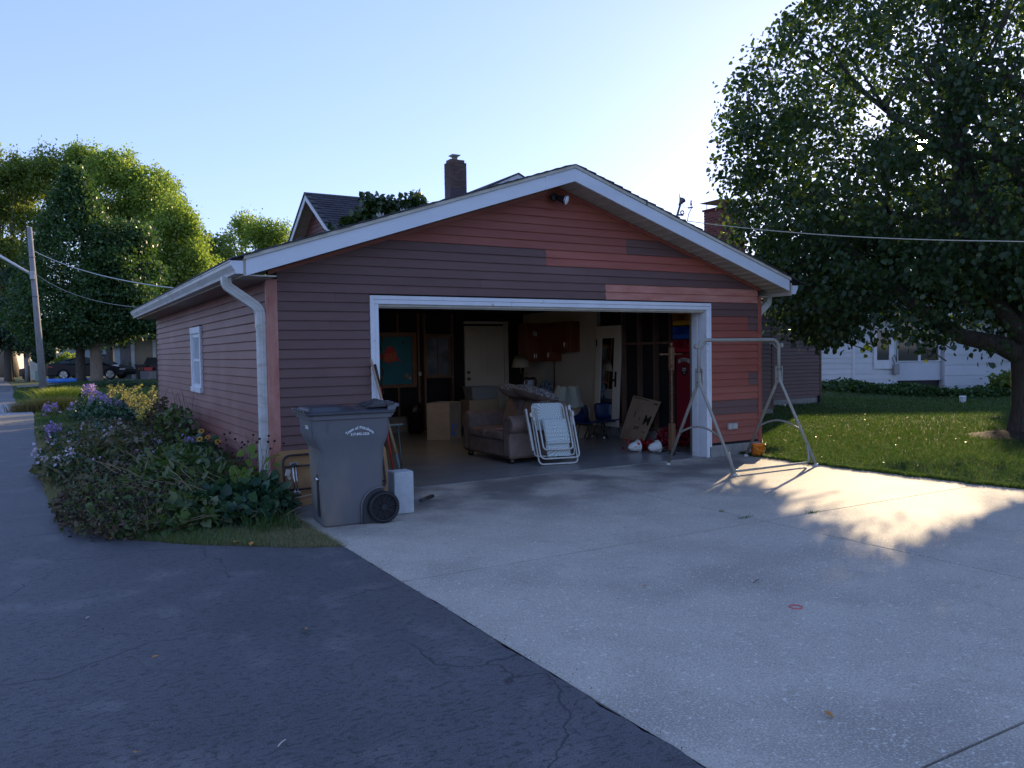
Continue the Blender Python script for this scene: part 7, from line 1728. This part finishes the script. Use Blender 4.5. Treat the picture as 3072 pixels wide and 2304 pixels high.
tree('shade_tree', 'tall dark cone shaped tree with its trunk before the black car, left of the pair', b1, .27, 1.6,
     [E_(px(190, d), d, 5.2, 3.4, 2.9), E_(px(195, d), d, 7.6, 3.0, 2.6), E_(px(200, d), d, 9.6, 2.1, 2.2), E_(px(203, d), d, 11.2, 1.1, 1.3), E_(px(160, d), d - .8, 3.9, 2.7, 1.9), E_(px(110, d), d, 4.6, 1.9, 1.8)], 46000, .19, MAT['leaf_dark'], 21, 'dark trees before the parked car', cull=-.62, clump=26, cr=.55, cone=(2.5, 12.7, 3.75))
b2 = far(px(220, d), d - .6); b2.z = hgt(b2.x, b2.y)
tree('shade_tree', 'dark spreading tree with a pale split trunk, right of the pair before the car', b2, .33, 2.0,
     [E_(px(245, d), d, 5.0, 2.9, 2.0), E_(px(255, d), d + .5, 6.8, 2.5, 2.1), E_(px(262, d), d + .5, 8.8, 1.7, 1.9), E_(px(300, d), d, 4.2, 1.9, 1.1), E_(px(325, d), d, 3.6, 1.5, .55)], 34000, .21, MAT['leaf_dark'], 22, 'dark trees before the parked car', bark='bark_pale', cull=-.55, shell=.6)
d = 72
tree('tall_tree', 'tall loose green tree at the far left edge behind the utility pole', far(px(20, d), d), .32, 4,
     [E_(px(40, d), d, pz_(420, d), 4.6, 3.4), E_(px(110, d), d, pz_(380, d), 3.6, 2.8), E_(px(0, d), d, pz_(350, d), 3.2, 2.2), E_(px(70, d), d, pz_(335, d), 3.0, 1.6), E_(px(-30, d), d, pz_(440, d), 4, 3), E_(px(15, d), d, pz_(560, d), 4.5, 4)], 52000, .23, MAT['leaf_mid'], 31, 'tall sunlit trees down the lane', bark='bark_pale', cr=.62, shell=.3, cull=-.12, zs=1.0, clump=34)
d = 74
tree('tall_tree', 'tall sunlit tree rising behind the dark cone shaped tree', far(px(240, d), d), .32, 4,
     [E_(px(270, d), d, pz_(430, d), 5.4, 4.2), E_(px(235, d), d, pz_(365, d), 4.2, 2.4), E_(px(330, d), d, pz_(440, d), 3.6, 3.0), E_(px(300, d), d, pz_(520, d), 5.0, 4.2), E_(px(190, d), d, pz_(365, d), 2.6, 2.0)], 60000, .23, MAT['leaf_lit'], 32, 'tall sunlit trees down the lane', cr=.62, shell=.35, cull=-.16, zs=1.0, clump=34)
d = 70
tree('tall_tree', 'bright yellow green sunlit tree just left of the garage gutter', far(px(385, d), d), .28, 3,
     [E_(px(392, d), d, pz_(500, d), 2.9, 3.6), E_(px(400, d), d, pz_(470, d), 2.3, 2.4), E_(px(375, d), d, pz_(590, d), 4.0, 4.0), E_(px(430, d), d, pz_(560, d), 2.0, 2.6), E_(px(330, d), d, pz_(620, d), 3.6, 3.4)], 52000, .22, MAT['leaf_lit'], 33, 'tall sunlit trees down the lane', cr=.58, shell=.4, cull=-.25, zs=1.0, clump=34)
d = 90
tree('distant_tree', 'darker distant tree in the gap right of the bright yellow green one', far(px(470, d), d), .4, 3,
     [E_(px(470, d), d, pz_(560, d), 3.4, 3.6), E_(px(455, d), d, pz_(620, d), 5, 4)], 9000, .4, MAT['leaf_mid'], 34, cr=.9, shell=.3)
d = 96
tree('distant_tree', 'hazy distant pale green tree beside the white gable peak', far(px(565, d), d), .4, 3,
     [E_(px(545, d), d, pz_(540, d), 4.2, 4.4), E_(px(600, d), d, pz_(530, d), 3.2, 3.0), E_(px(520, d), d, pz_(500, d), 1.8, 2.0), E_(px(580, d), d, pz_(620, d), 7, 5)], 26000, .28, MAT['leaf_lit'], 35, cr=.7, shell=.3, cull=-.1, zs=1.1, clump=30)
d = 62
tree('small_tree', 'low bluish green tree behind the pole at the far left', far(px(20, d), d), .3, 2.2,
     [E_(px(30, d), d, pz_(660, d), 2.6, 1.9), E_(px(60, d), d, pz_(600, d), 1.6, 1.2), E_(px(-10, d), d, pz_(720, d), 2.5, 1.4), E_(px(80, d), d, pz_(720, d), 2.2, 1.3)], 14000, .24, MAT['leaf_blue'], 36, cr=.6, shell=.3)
d = 78
tr_ = thing('old_tree', 'thick bare old tree trunk beyond the stop sign', 'tree', tuple(far(px(17, d), d)))
q = far(px(17, d), d)
MB().tube([q, q + Vector((0, 0, 2)), q + Vector((.1, 0, 4))], [1.15, .80, .85], 14).tube([q + Vector((0, 0, 3)), q + Vector((-.9, .2, 5)), q + Vector((-1.6, .3, 8))], [.6, .4, .25], 10).tube([q + Vector((.1, 0, 3)), q + Vector((.9, -.2, 5)), q + Vector((1.5, -.3, 8))], [.6, .4, .25], 10).build('trunk', MAT['bark_pale'], tr_, smooth=True)
P, _, _ = crown_points(9000, [E_(px(10, d), d, 8.5, 4, 3)], np.random.RandomState(5), 40, .8, .4)
leafmesh('crown', P, .3, DIAM, MAT['leaf_mid'], tr_)
# trees behind the house: they shade the lane lawn
for k, (x, y, h_) in enumerate(((16, 47, 9.2), (24, 40, 11.0), (29, 53, 11.5), (12, 60, 8.5))):
    tree('yard_tree', ('round tree hidden behind the chimney of the red house', 'tree whose top shows between the chimney and the white gable', 'tree behind the right side of the garage roof', 'tree behind the magnolia and the garage roof')[k], (x, y, 0), .35, 2.5, [((x, y, h_ * .62), (4.4, 4.4, h_ * .38)), ((x + 2, y - 2, h_ * .5), (3.6, 3.6, h_ * .32))], 13000, .36, MAT['leaf_lit'], 50 + k, 'trees behind the red house', shell=.3)
for k, (x, y, z_, rr) in enumerate(((36.0, 9.4, 6.2, 5.4), (44, -4, 7, 7.5), (52, 4, 8, 7.5))):  # placed and thickened to block low sun from the slab's right side
    tree('yard_tree', ('leafy tree behind the right end of the white house', 'broad tree far right behind the white house', 'tall tree furthest behind the white house')[k], (x, y, -.3), .4, 2.5, [((x, y, z_), (rr, rr, z_ * .75)), ((x - 1, y - 1, z_ * .6), (rr * .8, rr * .8, z_ * .5))], 34000, .42, MAT['leaf_mid'], 70 + k, 'trees behind the white house', shell=.2, cull=-1.2)
# shade trees further to the right, out of frame, are not built: the hedge and magnolia come next
MG = tree('magnolia', 'glossy broad leaved magnolia with a few white flowers above the garage roof', (5.0, 9.95, 0), .12, 2.6,
     [((5.05, 9.95, 4.25), (1.05, .40, .85)), ((4.45, 10.0, 4.0), (.7, .35, .7)), ((5.6, 9.9, 4.65), (.62, .35, .75)), ((6.05, 9.85, 5.30), (.24, .2, .42)), ((5.15, 9.9, 5.15), (.32, .3, .42)), ((4.6, 9.95, 4.75), (.45, .3, .35)), ((5.35, 9.9, 4.8), (.7, .3, .55)), ((6.15, 9.9, 4.85), (.34, .3, .5))], 9000, .14, leafmat('magleaf', [(.022, .050, .016), (.035, .07, .022), (.06, .085, .03)], trans=.2, rough=.25), 60, shape=HEART, clump=16, cr=.20, shell=.5, cull=-.9, droop=-.1)
MAT['petal_white'] = mat('petal_white', (.75, .74, .70), None, rough=.5)
for x, y, z in ((5.0, 9.48, 4.85), (5.2, 9.44, 4.45), (4.2, 9.5, 4.3), (5.62, 9.5, 5.0), (4.62, 9.48, 4.4)):
    b = MB()
    for k in range(6):
        a = k * 1.047; b.add([(x, y, z), (x + .08 * math.cos(a) - .04 * math.sin(a), y + .08 * math.sin(a) + .04 * math.cos(a), z + .07), (x + .09 * math.cos(a), y + .09 * math.sin(a), z + .15), (x + .08 * math.cos(a) + .04 * math.sin(a), y + .08 * math.sin(a) - .04 * math.cos(a), z + .07)], [(0, 1, 2, 3)])
    b.build('flower', MAT['petal_white'], MG)

# hedge plants before the white house
hg_ = np.concatenate([np.array(far(s_, 31.9 - .5 * (s_ > 17)))[None] for s_ in np.linspace(12.6, 19.6, 60)])
P = hg_[RS.randint(0, 60, 9000)] + RS.normal(size=(9000, 3)) * np.array([.30, .30, .0]); P[:, 2] = hgt_np(P[:, 0], P[:, 1]) + np.abs(RS.rand(9000)) * (.30 + .08 * np.sin(P[:, 0] * 3))
o = leafmesh('ground_cover', P, .11, HEART, MAT['leaf_dark'], None, droop=.1, upn=1.0); tag(o, 'low dark leafy hedge along the foot of the white house', 'hedge')
P = np.array(far(19.0, 31.2, .25)) + RS.normal(size=(500, 3)) * np.array([.22, .22, .16]); o = leafmesh('shrub', P, .12, HEART, MAT['leaf_mid'], None); tag(o, 'small brighter bush rising at the right end of the low hedge', 'shrub')
# ---------------------------------------------------------------- the planting bed
def clump(name, label, cat, pts, size, shape, m, extra=None, D=None, droop=.2, upn=.8, spread=1.0, group=None, loc=None, aspect=1.0):
    c = pts.mean(0); loc = loc or (float(c[0]), float(c[1]), 0)
    o = thing(name, label, cat, loc, group=group)
    leafmesh('foliage', pts, size, shape, m, o, D=D, droop=droop, upn=upn, spread=spread, aspect=aspect)
    return o
def mound(n, x0, x1, y0, y1, h, seed, fill=.5, base=.02, rot=0):
    r = np.random.RandomState(seed); u = r.rand(n) * 2 - 1; v = r.rand(n) * 2 - 1; k = u * u + v * v < 1; u = u[k]; v = v[k]
    X = (x0 + x1) / 2 + u * (x1 - x0) / 2; Y = (y0 + y1) / 2 + v * (y1 - y0) / 2
    H = h * (1 - .55 * (u * u + v * v)) * (1 + .30 * fbm(np.stack([X, Y, Y * 0], -1), 7, seed))
    Z = base + H * (fill + (1 - fill) * r.rand(len(u))) * 1.0
    Z = np.where(r.rand(len(u)) < .35, base + (Z - base) * r.rand(len(u)), Z)
    return np.stack([X, Y, Z], -1)
def stems(parent, P0, P1, r_, m, name='stems', n=4, bow=.08, kind='stuff'):
    b = MB()
    for a, c in zip(P0, P1):
        a = Vector(a); c = Vector(c); s_ = Vector((rnd.uniform(-1, 1), rnd.uniform(-1, 1), rnd.uniform(-.3, 1))) * bow * (c - a).length
        b.tube([a, a * .66 + c * .34 + s_ * .8, a * .33 + c * .67 + s_, c], [r_, r_, r_ * .8, r_ * .6], n)
    o = b.build(name, m, parent); 
    if kind: o['kind'] = kind
    return o
MAT['g_deep'] = leafmat('g_deep', [(.014, .045, .026), (.025, .07, .04), (.045, .11, .055), (.09, .16, .08)], trans=.25, rough=.4)
MAT['g_mid'] = leafmat('g_mid', [(.03, .065, .022), (.06, .11, .035), (.11, .17, .06), (.16, .19, .10)], trans=.3)
MAT['g_light'] = leafmat('g_light', [(.12, .20, .05), (.17, .26, .07), (.10, .17, .045)], trans=.45)
MAT['g_brown'] = leafmat('g_brown', [(.075, .05, .04), (.14, .095, .06), (.04, .026, .022), (.07, .10, .035), (.19, .14, .09)], trans=.2, rough=.7)
MAT['g_faded'] = leafmat('g_faded', [(.055, .085, .035), (.10, .13, .055), (.15, .14, .08), (.22, .18, .13), (.045, .07, .03)], trans=.3)
MAT['stemtan'] = mat('stemtan', (.30, .22, .13), (.20, .14, .08), 20, .7)
MAT['stemgreen'] = mat('stemgreen', (.06, .09, .03), (.10, .09, .04), 20, .7)
MAT['seedhead'] = mat('seedhead', (.010, .007, .008), None, rough=.9)
MAT['phlox'] = leafmat('phlox', [(.30, .20, .60), (.42, .32, .72), (.24, .14, .52), (.52, .42, .74)], trans=.3, rough=.6)
MAT['phlox_pale'] = leafmat('phlox_pale', [(.55, .48, .70), (.45, .36, .62), (.66, .62, .74)], trans=.3, rough=.6)
MAT['gold'] = leafmat('gold', [(.15, .16, .07), (.24, .20, .12), (.10, .14, .05), (.36, .32, .24)], trans=.5, rough=.6)
# 1 brown coneflower stand at the kerb with black seed heads
o = clump('coneflower_stand', 'brown drying coneflower stand with black seed heads leaning over the asphalt edge', 'plant', mound(5200, -2.08, -.85, -1.15, 1.7, .34, 1), .055, LANCE, MAT['g_brown'], droop=.2, aspect=1.8)
leafmesh('foliage', mound(2600, -2.0, -.8, -1.1, 1.8, .36, 101), .07, LANCE, MAT['g_mid'], o, droop=.1, aspect=1.6)
r = np.random.RandomState(2); n = 260
hx = -1.55 + r.normal(size=n) * .33; hy = .1 + r.normal(size=n) * .75; kk = (hx > -2.06) & (hx < -.7) & (hy < 2) & (hy > -1.35); hx, hy = hx[kk], hy[kk]
hx = np.where(hx < -1.75, hx + .1 * hy.clip(0), hx)
P1 = np.stack([hx, hy, .16 + .30 * r.rand(len(hx))], -1); P1[:, 2] *= np.where(hx < -1.85, .6, 1); P0 = np.stack([hx * .8 - .22, hy * .85 + .15, np.zeros(len(hx))], -1)
stems(o, P0, P1, .0028, MAT['stemtan'], 'stems')
b = MB()
for p in P1[:240]: b.lathe([(.001, -.008), (.013, -.003), (.015, .004), (.010, .014), (.001, .018)], tuple(p), 7)
o_ = b.build('seed_heads', MAT['seedhead'], o); o_['kind'] = 'stuff'
# 2 broad glossy groundcover at the front right
o = clump('violet_patch', 'broad round dark green leaves at the front right foot of the bed', 'plant', mound(1500, -1.05, .05, -1.1, .35, .26, 3), .115, HEART, MAT['g_deep'], droop=-.1, upn=1.6, spread=.9)
o = clump('leafy_clump', 'deep green leafy clump before the downspout foot', 'plant', mound(900, -.62, .02, -1.0, -.1, .34, 13), .10, HEART, MAT['g_deep'], droop=-.1, upn=1.3)
o = clump('leafy_clump', 'low mid green leaves spilling at the grass edge in the middle of the bed', 'plant', mound(1500, -1.5, -.5, -1.15, .0, .24, 14), .095, HEART, MAT['g_mid'], droop=0, upn=1.3)
# 3 tangled mid green with fallen tan stems
o = clump('peony_clump', 'tangled mid green leaves with fallen tan stems in the middle of the bed', 'plant', mound(3200, -1.35, -.12, -.35, 2.6, .55, 4), .115, LANCE, MAT['g_mid'], droop=-.1, upn=.7, aspect=1.5)
leafmesh('foliage', mound(1300, -1.1, -.1, .0, 2.6, .5, 41), .10, HEART, MAT['g_deep'], o, droop=.1, upn=1.0)
r = np.random.RandomState(6)
P0 = np.stack([-.15 - r.rand(46) * .9, -.5 + r.rand(46) * 2.2, .05 + r.rand(46) * .18], -1); P1 = P0 + np.stack([-.25 - r.rand(46) * .45, .1 + r.rand(46) * .6 - .2, .12 + r.rand(46) * .30], -1)
stems(o, P0, P1, .0055, MAT['stemtan'], 'fallen_stems')
P0 = np.stack([-1.3 + r.rand(60) * 1.2, -1.15 + r.rand(60) * .5, .03 + r.rand(60) * .08], -1); P1 = P0 + np.stack([r.normal(size=60) * .25, r.normal(size=60) * .1, .03 + r.rand(60) * .12], -1)
stems(o, P0, P1, .0025, MAT['stemtan'], 'fallen_stems')
o = clump('iris_clump', 'strap leaved green clump standing in the middle of the bed', 'plant', mound(420, -.95, -.45, .7, 1.5, .30, 43), .30, LANCE, MAT['g_mid'], droop=-1.6, upn=0, aspect=.8)
# 4 pale sapling by the downspout
o = thing('sapling', 'light green young sapling climbing beside the white downspout', 'plant', (-.33, -.55, 0))
P0 = np.array([(-.30, -.50, 0)] * 4, float); P1 = np.array([(-.40, -.60, .86), (-.22, -.55, .60), (-.50, -.50, .52), (-.14, -.5, .50)])
stems(o, P0, P1, .005, MAT['stemtan'], 'stems', bow=.04, kind=None)
Pt = []
for i in range(40):
    k = i % 4; t = .35 + .65 * r.rand() ; p = P0[k] * (1 - t) + P1[k] * t + r.normal(size=3) * np.array([.045, .045, .03]); Pt.append(p)
leafmesh('leaves', np.array(Pt), .095, HEART, MAT['g_light'], o, droop=.8, upn=.6)
# brown twiggy coneflowers between sapling and wall
o = thing('dry_stems', 'thin dry stems with black seed heads before the plum side wall', 'plant', (-.35, .2, 0))
r = np.random.RandomState(8); n = 34
P0 = np.stack([-.15 - r.rand(n) * .35, -.5 + r.rand(n) * 1.6, np.zeros(n)], -1); P1 = P0 + np.stack([r.normal(size=n) * .12, r.normal(size=n) * .2 - .1, .50 + r.rand(n) * .30], -1)
stems(o, P0, P1, .0028, MAT['g_brown'], 'stems')
b = MB()
for p in P1: b.lathe([(.001, -.008), (.012, -.003), (.014, .004), (.009, .013), (.001, .017)], tuple(p), 7)
b.build('seed_heads', MAT['seedhead'], o)['kind'] = 'stuff'
leafmesh('foliage', P0[r.randint(0, n, 260)] + np.stack([r.normal(size=260) * .08, r.normal(size=260) * .1, r.rand(260) * .42], -1), .06, LANCE, MAT['g_brown'], o, aspect=1.8)
# 5 black eyed susans
o = clump('black_eyed_susan', 'yellow black eyed susan flowers on a leafy clump against the side wall', 'plant', mound(900, -.75, -.05, 1.5, 3.0, .52, 5), .11, HEART, MAT['g_deep'], droop=.3)
def daisies(parent, pts, r_, m, petals=10, face=None, name='flower', mc='seedhead', k3=True):
    for i, p in enumerate(pts):
        b = MB(); c = Vector(p); nrm_ = Vector(face or (-.35, -.6, .7)).normalized(); nrm_ = (nrm_ + Vector((rnd.uniform(-.3, .3), rnd.uniform(-.3, .3), 0))).normalized()
        q_ = Vector((0, 0, 1)).rotation_difference(nrm_)
        for k in range(petals):
            a = 2 * math.pi * k / petals
            b.add([c + q_ @ Vector((.2 * r_ * math.cos(a), .2 * r_ * math.sin(a), 0)), c + q_ @ Vector((r_ * .7 * math.cos(a - .22), r_ * .7 * math.sin(a - .22), .004)), c + q_ @ Vector((r_ * math.cos(a), r_ * math.sin(a), -.12 * r_)), c + q_ @ Vector((r_ * .7 * math.cos(a + .22), r_ * .7 * math.sin(a + .22), .004))], [(0, 1, 2, 3)])
        fo = b.build(name, m, parent)
        MB().lathe([(r_ * .27, 0), (r_ * .22, r_ * .2), (.001, r_ * .3)], tuple(c), 8, q=q_).build('flower_centre', MAT[mc], fo)
MAT['susan'] = mat('susan', (.62, .30, .02), None, rough=.5)
daisies(o, [(-.46, 1.72, .60), (-.40, 1.95, .68), (-.52, 1.6, .50), (-.30, 2.1, .58), (-.70, 1.65, .48), (-.24, 1.75, .55)], .045, MAT['susan'])
# phlox heads
def heads(parent, pts, R_, m, n=26, size=.035, name='flower_head'):
    if len(pts) <= 12:
        for p in np.array(pts):
            base = leafmesh(name, p[None] + RS.normal(size=(n, 3)) * R_ * .55, size, HEART, m, parent, droop=0, upn=.2); base['kind'] = 'stuff'
        return base
    base = leafmesh('flower_heads', (np.repeat(np.array(pts), n, 0) + RS.normal(size=(len(pts) * n, 3)) * R_ * .55), size, HEART, m, parent, droop=0, upn=.2)
    base.name = name + 's'; base['kind'] = 'stuff'; return base
o = clump('lilac_phlox', 'lilac phlox in bloom beside the yellow flowers at the wall', 'plant', mound(300, -.75, -.3, 1.7, 2.5, .5, 55), .09, LANCE, MAT['g_deep'], aspect=1.6)
heads(o, [(-.60, 1.85, .60), (-.52, 1.95, .57)], .045, MAT['phlox'], 16)
# 6 big faded phlox mass
o = clump('phlox_mass', 'large mass of fading phlox with brownish heads and scattered pale lilac flowers', 'plant', mound(11000, -2.12, -.45, 1.4, 7.5, .62, 9), .085, LANCE, MAT['g_faded'], droop=.1, aspect=1.5)
leafmesh('foliage', mound(5000, -2.15, -.6, 1.6, 7.5, .58, 19), .09, LANCE, MAT['g_deep'], o, droop=.2, aspect=1.6)
r = np.random.RandomState(12); hp_ = mound(400, -2.05, -.5, 1.6, 7.4, .65, 10, fill=.97); 
heads(o, hp_[:120], .06, MAT['g_brown'], 14, .035, 'dry_heads')['kind'] = 'stuff'
heads(o, hp_[120:155], .04, MAT['phlox_pale'], 7, .036, 'pale_flowers')['kind'] = 'stuff'
o = clump('kerb_phlox', 'violet phlox heads hanging out over the asphalt at the left edge of the bed', 'plant', mound(900, -2.25, -1.6, 2.6, 5.4, .36, 15), .085, LANCE, MAT['g_faded'], aspect=1.6)
heads(o, [(-2.15, 3.0, .34), (-2.22, 3.9, .38), (-1.98, 2.2, .42), (-2.0, 4.6, .42), (-1.85, 2.6, .46)], .055, MAT['phlox_pale'], 16, .038)
# 7 red leaved shrub by the back of the wall
o = clump('rose_shrub', 'tall thin purplish shrub with sparse leaves by the back part of the side wall', 'shrub', mound(1500, -.75, -.05, 3.6, 7.2, .95, 20, fill=.6), .06, HEART, MAT['g_brown'], droop=.3)
leafmesh('foliage', mound(900, -.7, -.05, 3.2, 5.4, 1.0, 21, fill=.3), .075, HEART, MAT['g_mid'], o, droop=.4)
r = np.random.RandomState(22); P0 = np.stack([-.3 + r.normal(size=26) * .12, 3.8 + r.rand(26) * 3.0, np.zeros(26)], -1); P1 = P0 + np.stack([r.normal(size=26) * .12, r.normal(size=26) * .2, .75 + r.rand(26) * .40], -1)
stems(o, P0, P1, .004, MAT['bark'], 'stems')
# 8 dark tall phlox with purple tops, beyond the garage corner
o = clump('purple_phlox', 'tall dark leaved phlox with bright purple heads, the rightmost purple clump', 'plant', mound(2600, -1.35, -.2, 11.0, 14.0, .70, 23, fill=.3), .11, LANCE, MAT['g_deep'], aspect=1.8)
heads(o, [(-1.0, 12.2, .80), (-.88, 12.1, .72), (-.78, 12.0, .62), (-.60, 11.9, .58), (-1.08, 12.6, .66)], .085, MAT['phlox'], 34, .05)
o = clump('purple_phlox', 'upright purple phlox head standing above the other purple flowers', 'plant', mound(900, -1.45, -.85, 14.2, 15.6, .80, 24, fill=.3), .10, LANCE, MAT['g_deep'], aspect=1.8)
heads(o, [(-1.06, 14.9, .80), (-.95, 14.8, .74), (-1.12, 15.0, .72), (-1.0, 14.9, .86)], .11, MAT['phlox'], 50, .055)
o = clump('purple_asters', 'broad drift of purple asters left of the tall phlox', 'plant', mound(2200, -1.6, -.6, 15.4, 17.2, .38, 25), .08, LANCE, MAT['g_mid'], aspect=1.6)
heads(o, mound(60, -1.5, -.65, 15.5, 17.0, .46, 26, fill=.85), .08, MAT['phlox'], 26, .05)
o = clump('purple_asters', 'small low purple aster clump at the foot of the golden grass', 'plant', mound(500, -2.1, -1.7, 17.6, 18.6, .26, 27), .07, LANCE, MAT['g_mid'], aspect=1.6)
heads(o, mound(14, -2.1, -1.7, 17.5, 18.5, .34, 28, fill=.8), .07, MAT['phlox'], 26, .05)
o = clump('purple_asters', 'violet aster clump on the lit strip of lawn nearest the lane', 'plant', mound(500, -2.2, -1.7, 9.2, 10.4, .30, 29), .07, LANCE, MAT['g_mid'], aspect=1.6)
heads(o, mound(14, -2.2, -1.75, 9.1, 10.3, .36, 30, fill=.8), .06, MAT['phlox'], 24, .042)
# 9 golden lit plants behind the garage corner
o = clump('goldenrod', 'backlit golden seed heads of goldenrod beyond the garage corner', 'plant', mound(1500, -.9, 1.6, 13.6, 16.6, .62, 32, fill=.4), .09, LANCE, MAT['gold'], droop=-.8, aspect=1.2)
r = np.random.RandomState(33); P0 = np.stack([-.7 + r.rand(50) * 2.2, 13.8 + r.rand(50) * 2.6, np.zeros(50)], -1); P1 = P0 + np.stack([r.normal(size=50) * .15, r.normal(size=50) * .15, .50 + r.rand(50) * .35], -1)
stems(o, P0, P1, .006, MAT['stemtan'], 'stems')
heads(o, P1, .06, MAT['gold'], 18, .05, 'plumes')['kind'] = 'stuff'
def grassclump(lab, x, y, n, h, m, seed, sp=.35, w=.012, lean=.5):
    r = np.random.RandomState(seed); P = np.stack([x + r.normal(size=n) * sp, y + r.normal(size=n) * sp * .8, np.zeros(n)], -1); P[:, 2] = hgt_np(P[:, 0], P[:, 1])
    o = thing('ornamental_grass', lab, 'ornamental grass', (x, y, float(hgt(x, y))))
    D = (P - np.array([x, y, 0])) * .9; D[:, 2] = 0
    blades('grass_blades', P, h, w, m, o, lean=lean * .6, D=D, rs=r, kind=None); return o
grassclump('golden feathery grass clump at the foot of the utility pole', -1.75, 21.0, 3200, .38, leafmat('goldgrass', [(.16, .15, .05), (.26, .20, .08), (.12, .14, .04)], trans=.45), 40, .34, .014)
grassclump('golden feathery grass beside the pole, nearer the lane', -2.45, 20.6, 1300, .28, leafmat('brngrass', [(.14, .11, .05), (.22, .16, .08), (.08, .09, .03)], trans=.4), 41, .22, .012)
grassclump('bright yellow green grass clump standing behind the purple flowers', -1.35, 26.5, 2400, .50, leafmat('limegrass', [(.22, .26, .05), (.30, .32, .07), (.16, .22, .05)], trans=.5), 42, .34, .02)
d = 44; q = far(px(255, d), d)
P = np.array([q.x, q.y, hgt(q.x, q.y)]) + RS.normal(size=(5000, 3)) * np.array([1.3, .55, 0]); P[:, 2] += RS.rand(5000) * .34 * np.exp(-((P[:, 0] - q.x) / 1.8) ** 2)
o = leafmesh('juniper', P, .13, LANCE, MAT['leaf_blue'], None, droop=-.2); tag(o, 'low spreading bluish ground shrub on the lawn below the dark trees', 'shrub')
for lab, X, dd_, s_, zz, m_ in (('round green shrub in front of the tan garage wall', 305, 56, 1.1, 1.0, 'leaf_dark'), ('green yellow shrub beside the pale gate', 150, 63, 1.3, 1.1, 'leaf_lit'), ('pale leafy shrub between the old posts', 95, 60, .8, 2.0, 'leaf_blue')):
    q = far(px(X, dd_), dd_); P = np.array([q.x, q.y, zz]) + norm(RS.normal(size=(2500, 3))) * (.6 + .4 * RS.rand(2500, 1)) * np.array([s_, s_, s_ * .8])
    o = leafmesh('shrub', P, .2, DIAM, MAT[m_], None); tag(o, lab, 'shrub')
# a row of far greenery at the end of the lane, beyond the cross street
P = np.stack([-60 + RS.rand(24000) * 75, 118 + RS.rand(24000) * 8, RS.rand(24000) * 7], -1); P = P[fbm(P, .5, 3) > -.35]
leafmesh('far_wood', P, .9, DIAM, MAT['leaf_mid'], None, kind='stuff')
# berry wreaths and poinsettias inside the garage
r = np.random.RandomState(70)
for lab, x, y, z, s_ in (('ball of dark red berry sprays left of the wooden post', 6.47, 1.02, .20, .17), ('ball of dark red berry sprays right of the wooden post', 6.90, 1.12, .18, .15)):
    P = np.array([x, y, z]) + norm(r.normal(size=(900, 3))) * s_ * (.6 + .4 * r.rand(900, 1)); P[:, 2] = np.maximum(P[:, 2], .03)
    o = leafmesh('berry_ball', P, .034, HEART, MAT['berry'], None, droop=0); tag(o, lab, 'decoration', 'red berry balls on the garage floor')
P = np.array([6.18, 1.22, .08]) + r.normal(size=(160, 3)) * np.array([.10, .10, .04]); P[:, 2] = np.abs(P[:, 2]) + .02
tag(leafmesh('artificial_flowers', P, .075, LANCE, leafmat('poins', [(.42, .015, .02), (.3, .01, .015)], trans=.2), None, aspect=1.8, droop=0, kind='stuff'), 'red artificial flowers spilling behind the white bell pots', 'artificial flowers')
tag(MB().tube([(5.98, .8, .03), (6.2, .78, .10), (6.4, .8, .12)], .003, 5).tube([(6.1, .85, .12), (6.3, .82, .05), (6.45, .8, .03)], .003, 5).build('willow_sprigs', MAT['wood_pale'], None), 'thin pale sprigs lying across the red berry ball', 'sprigs')
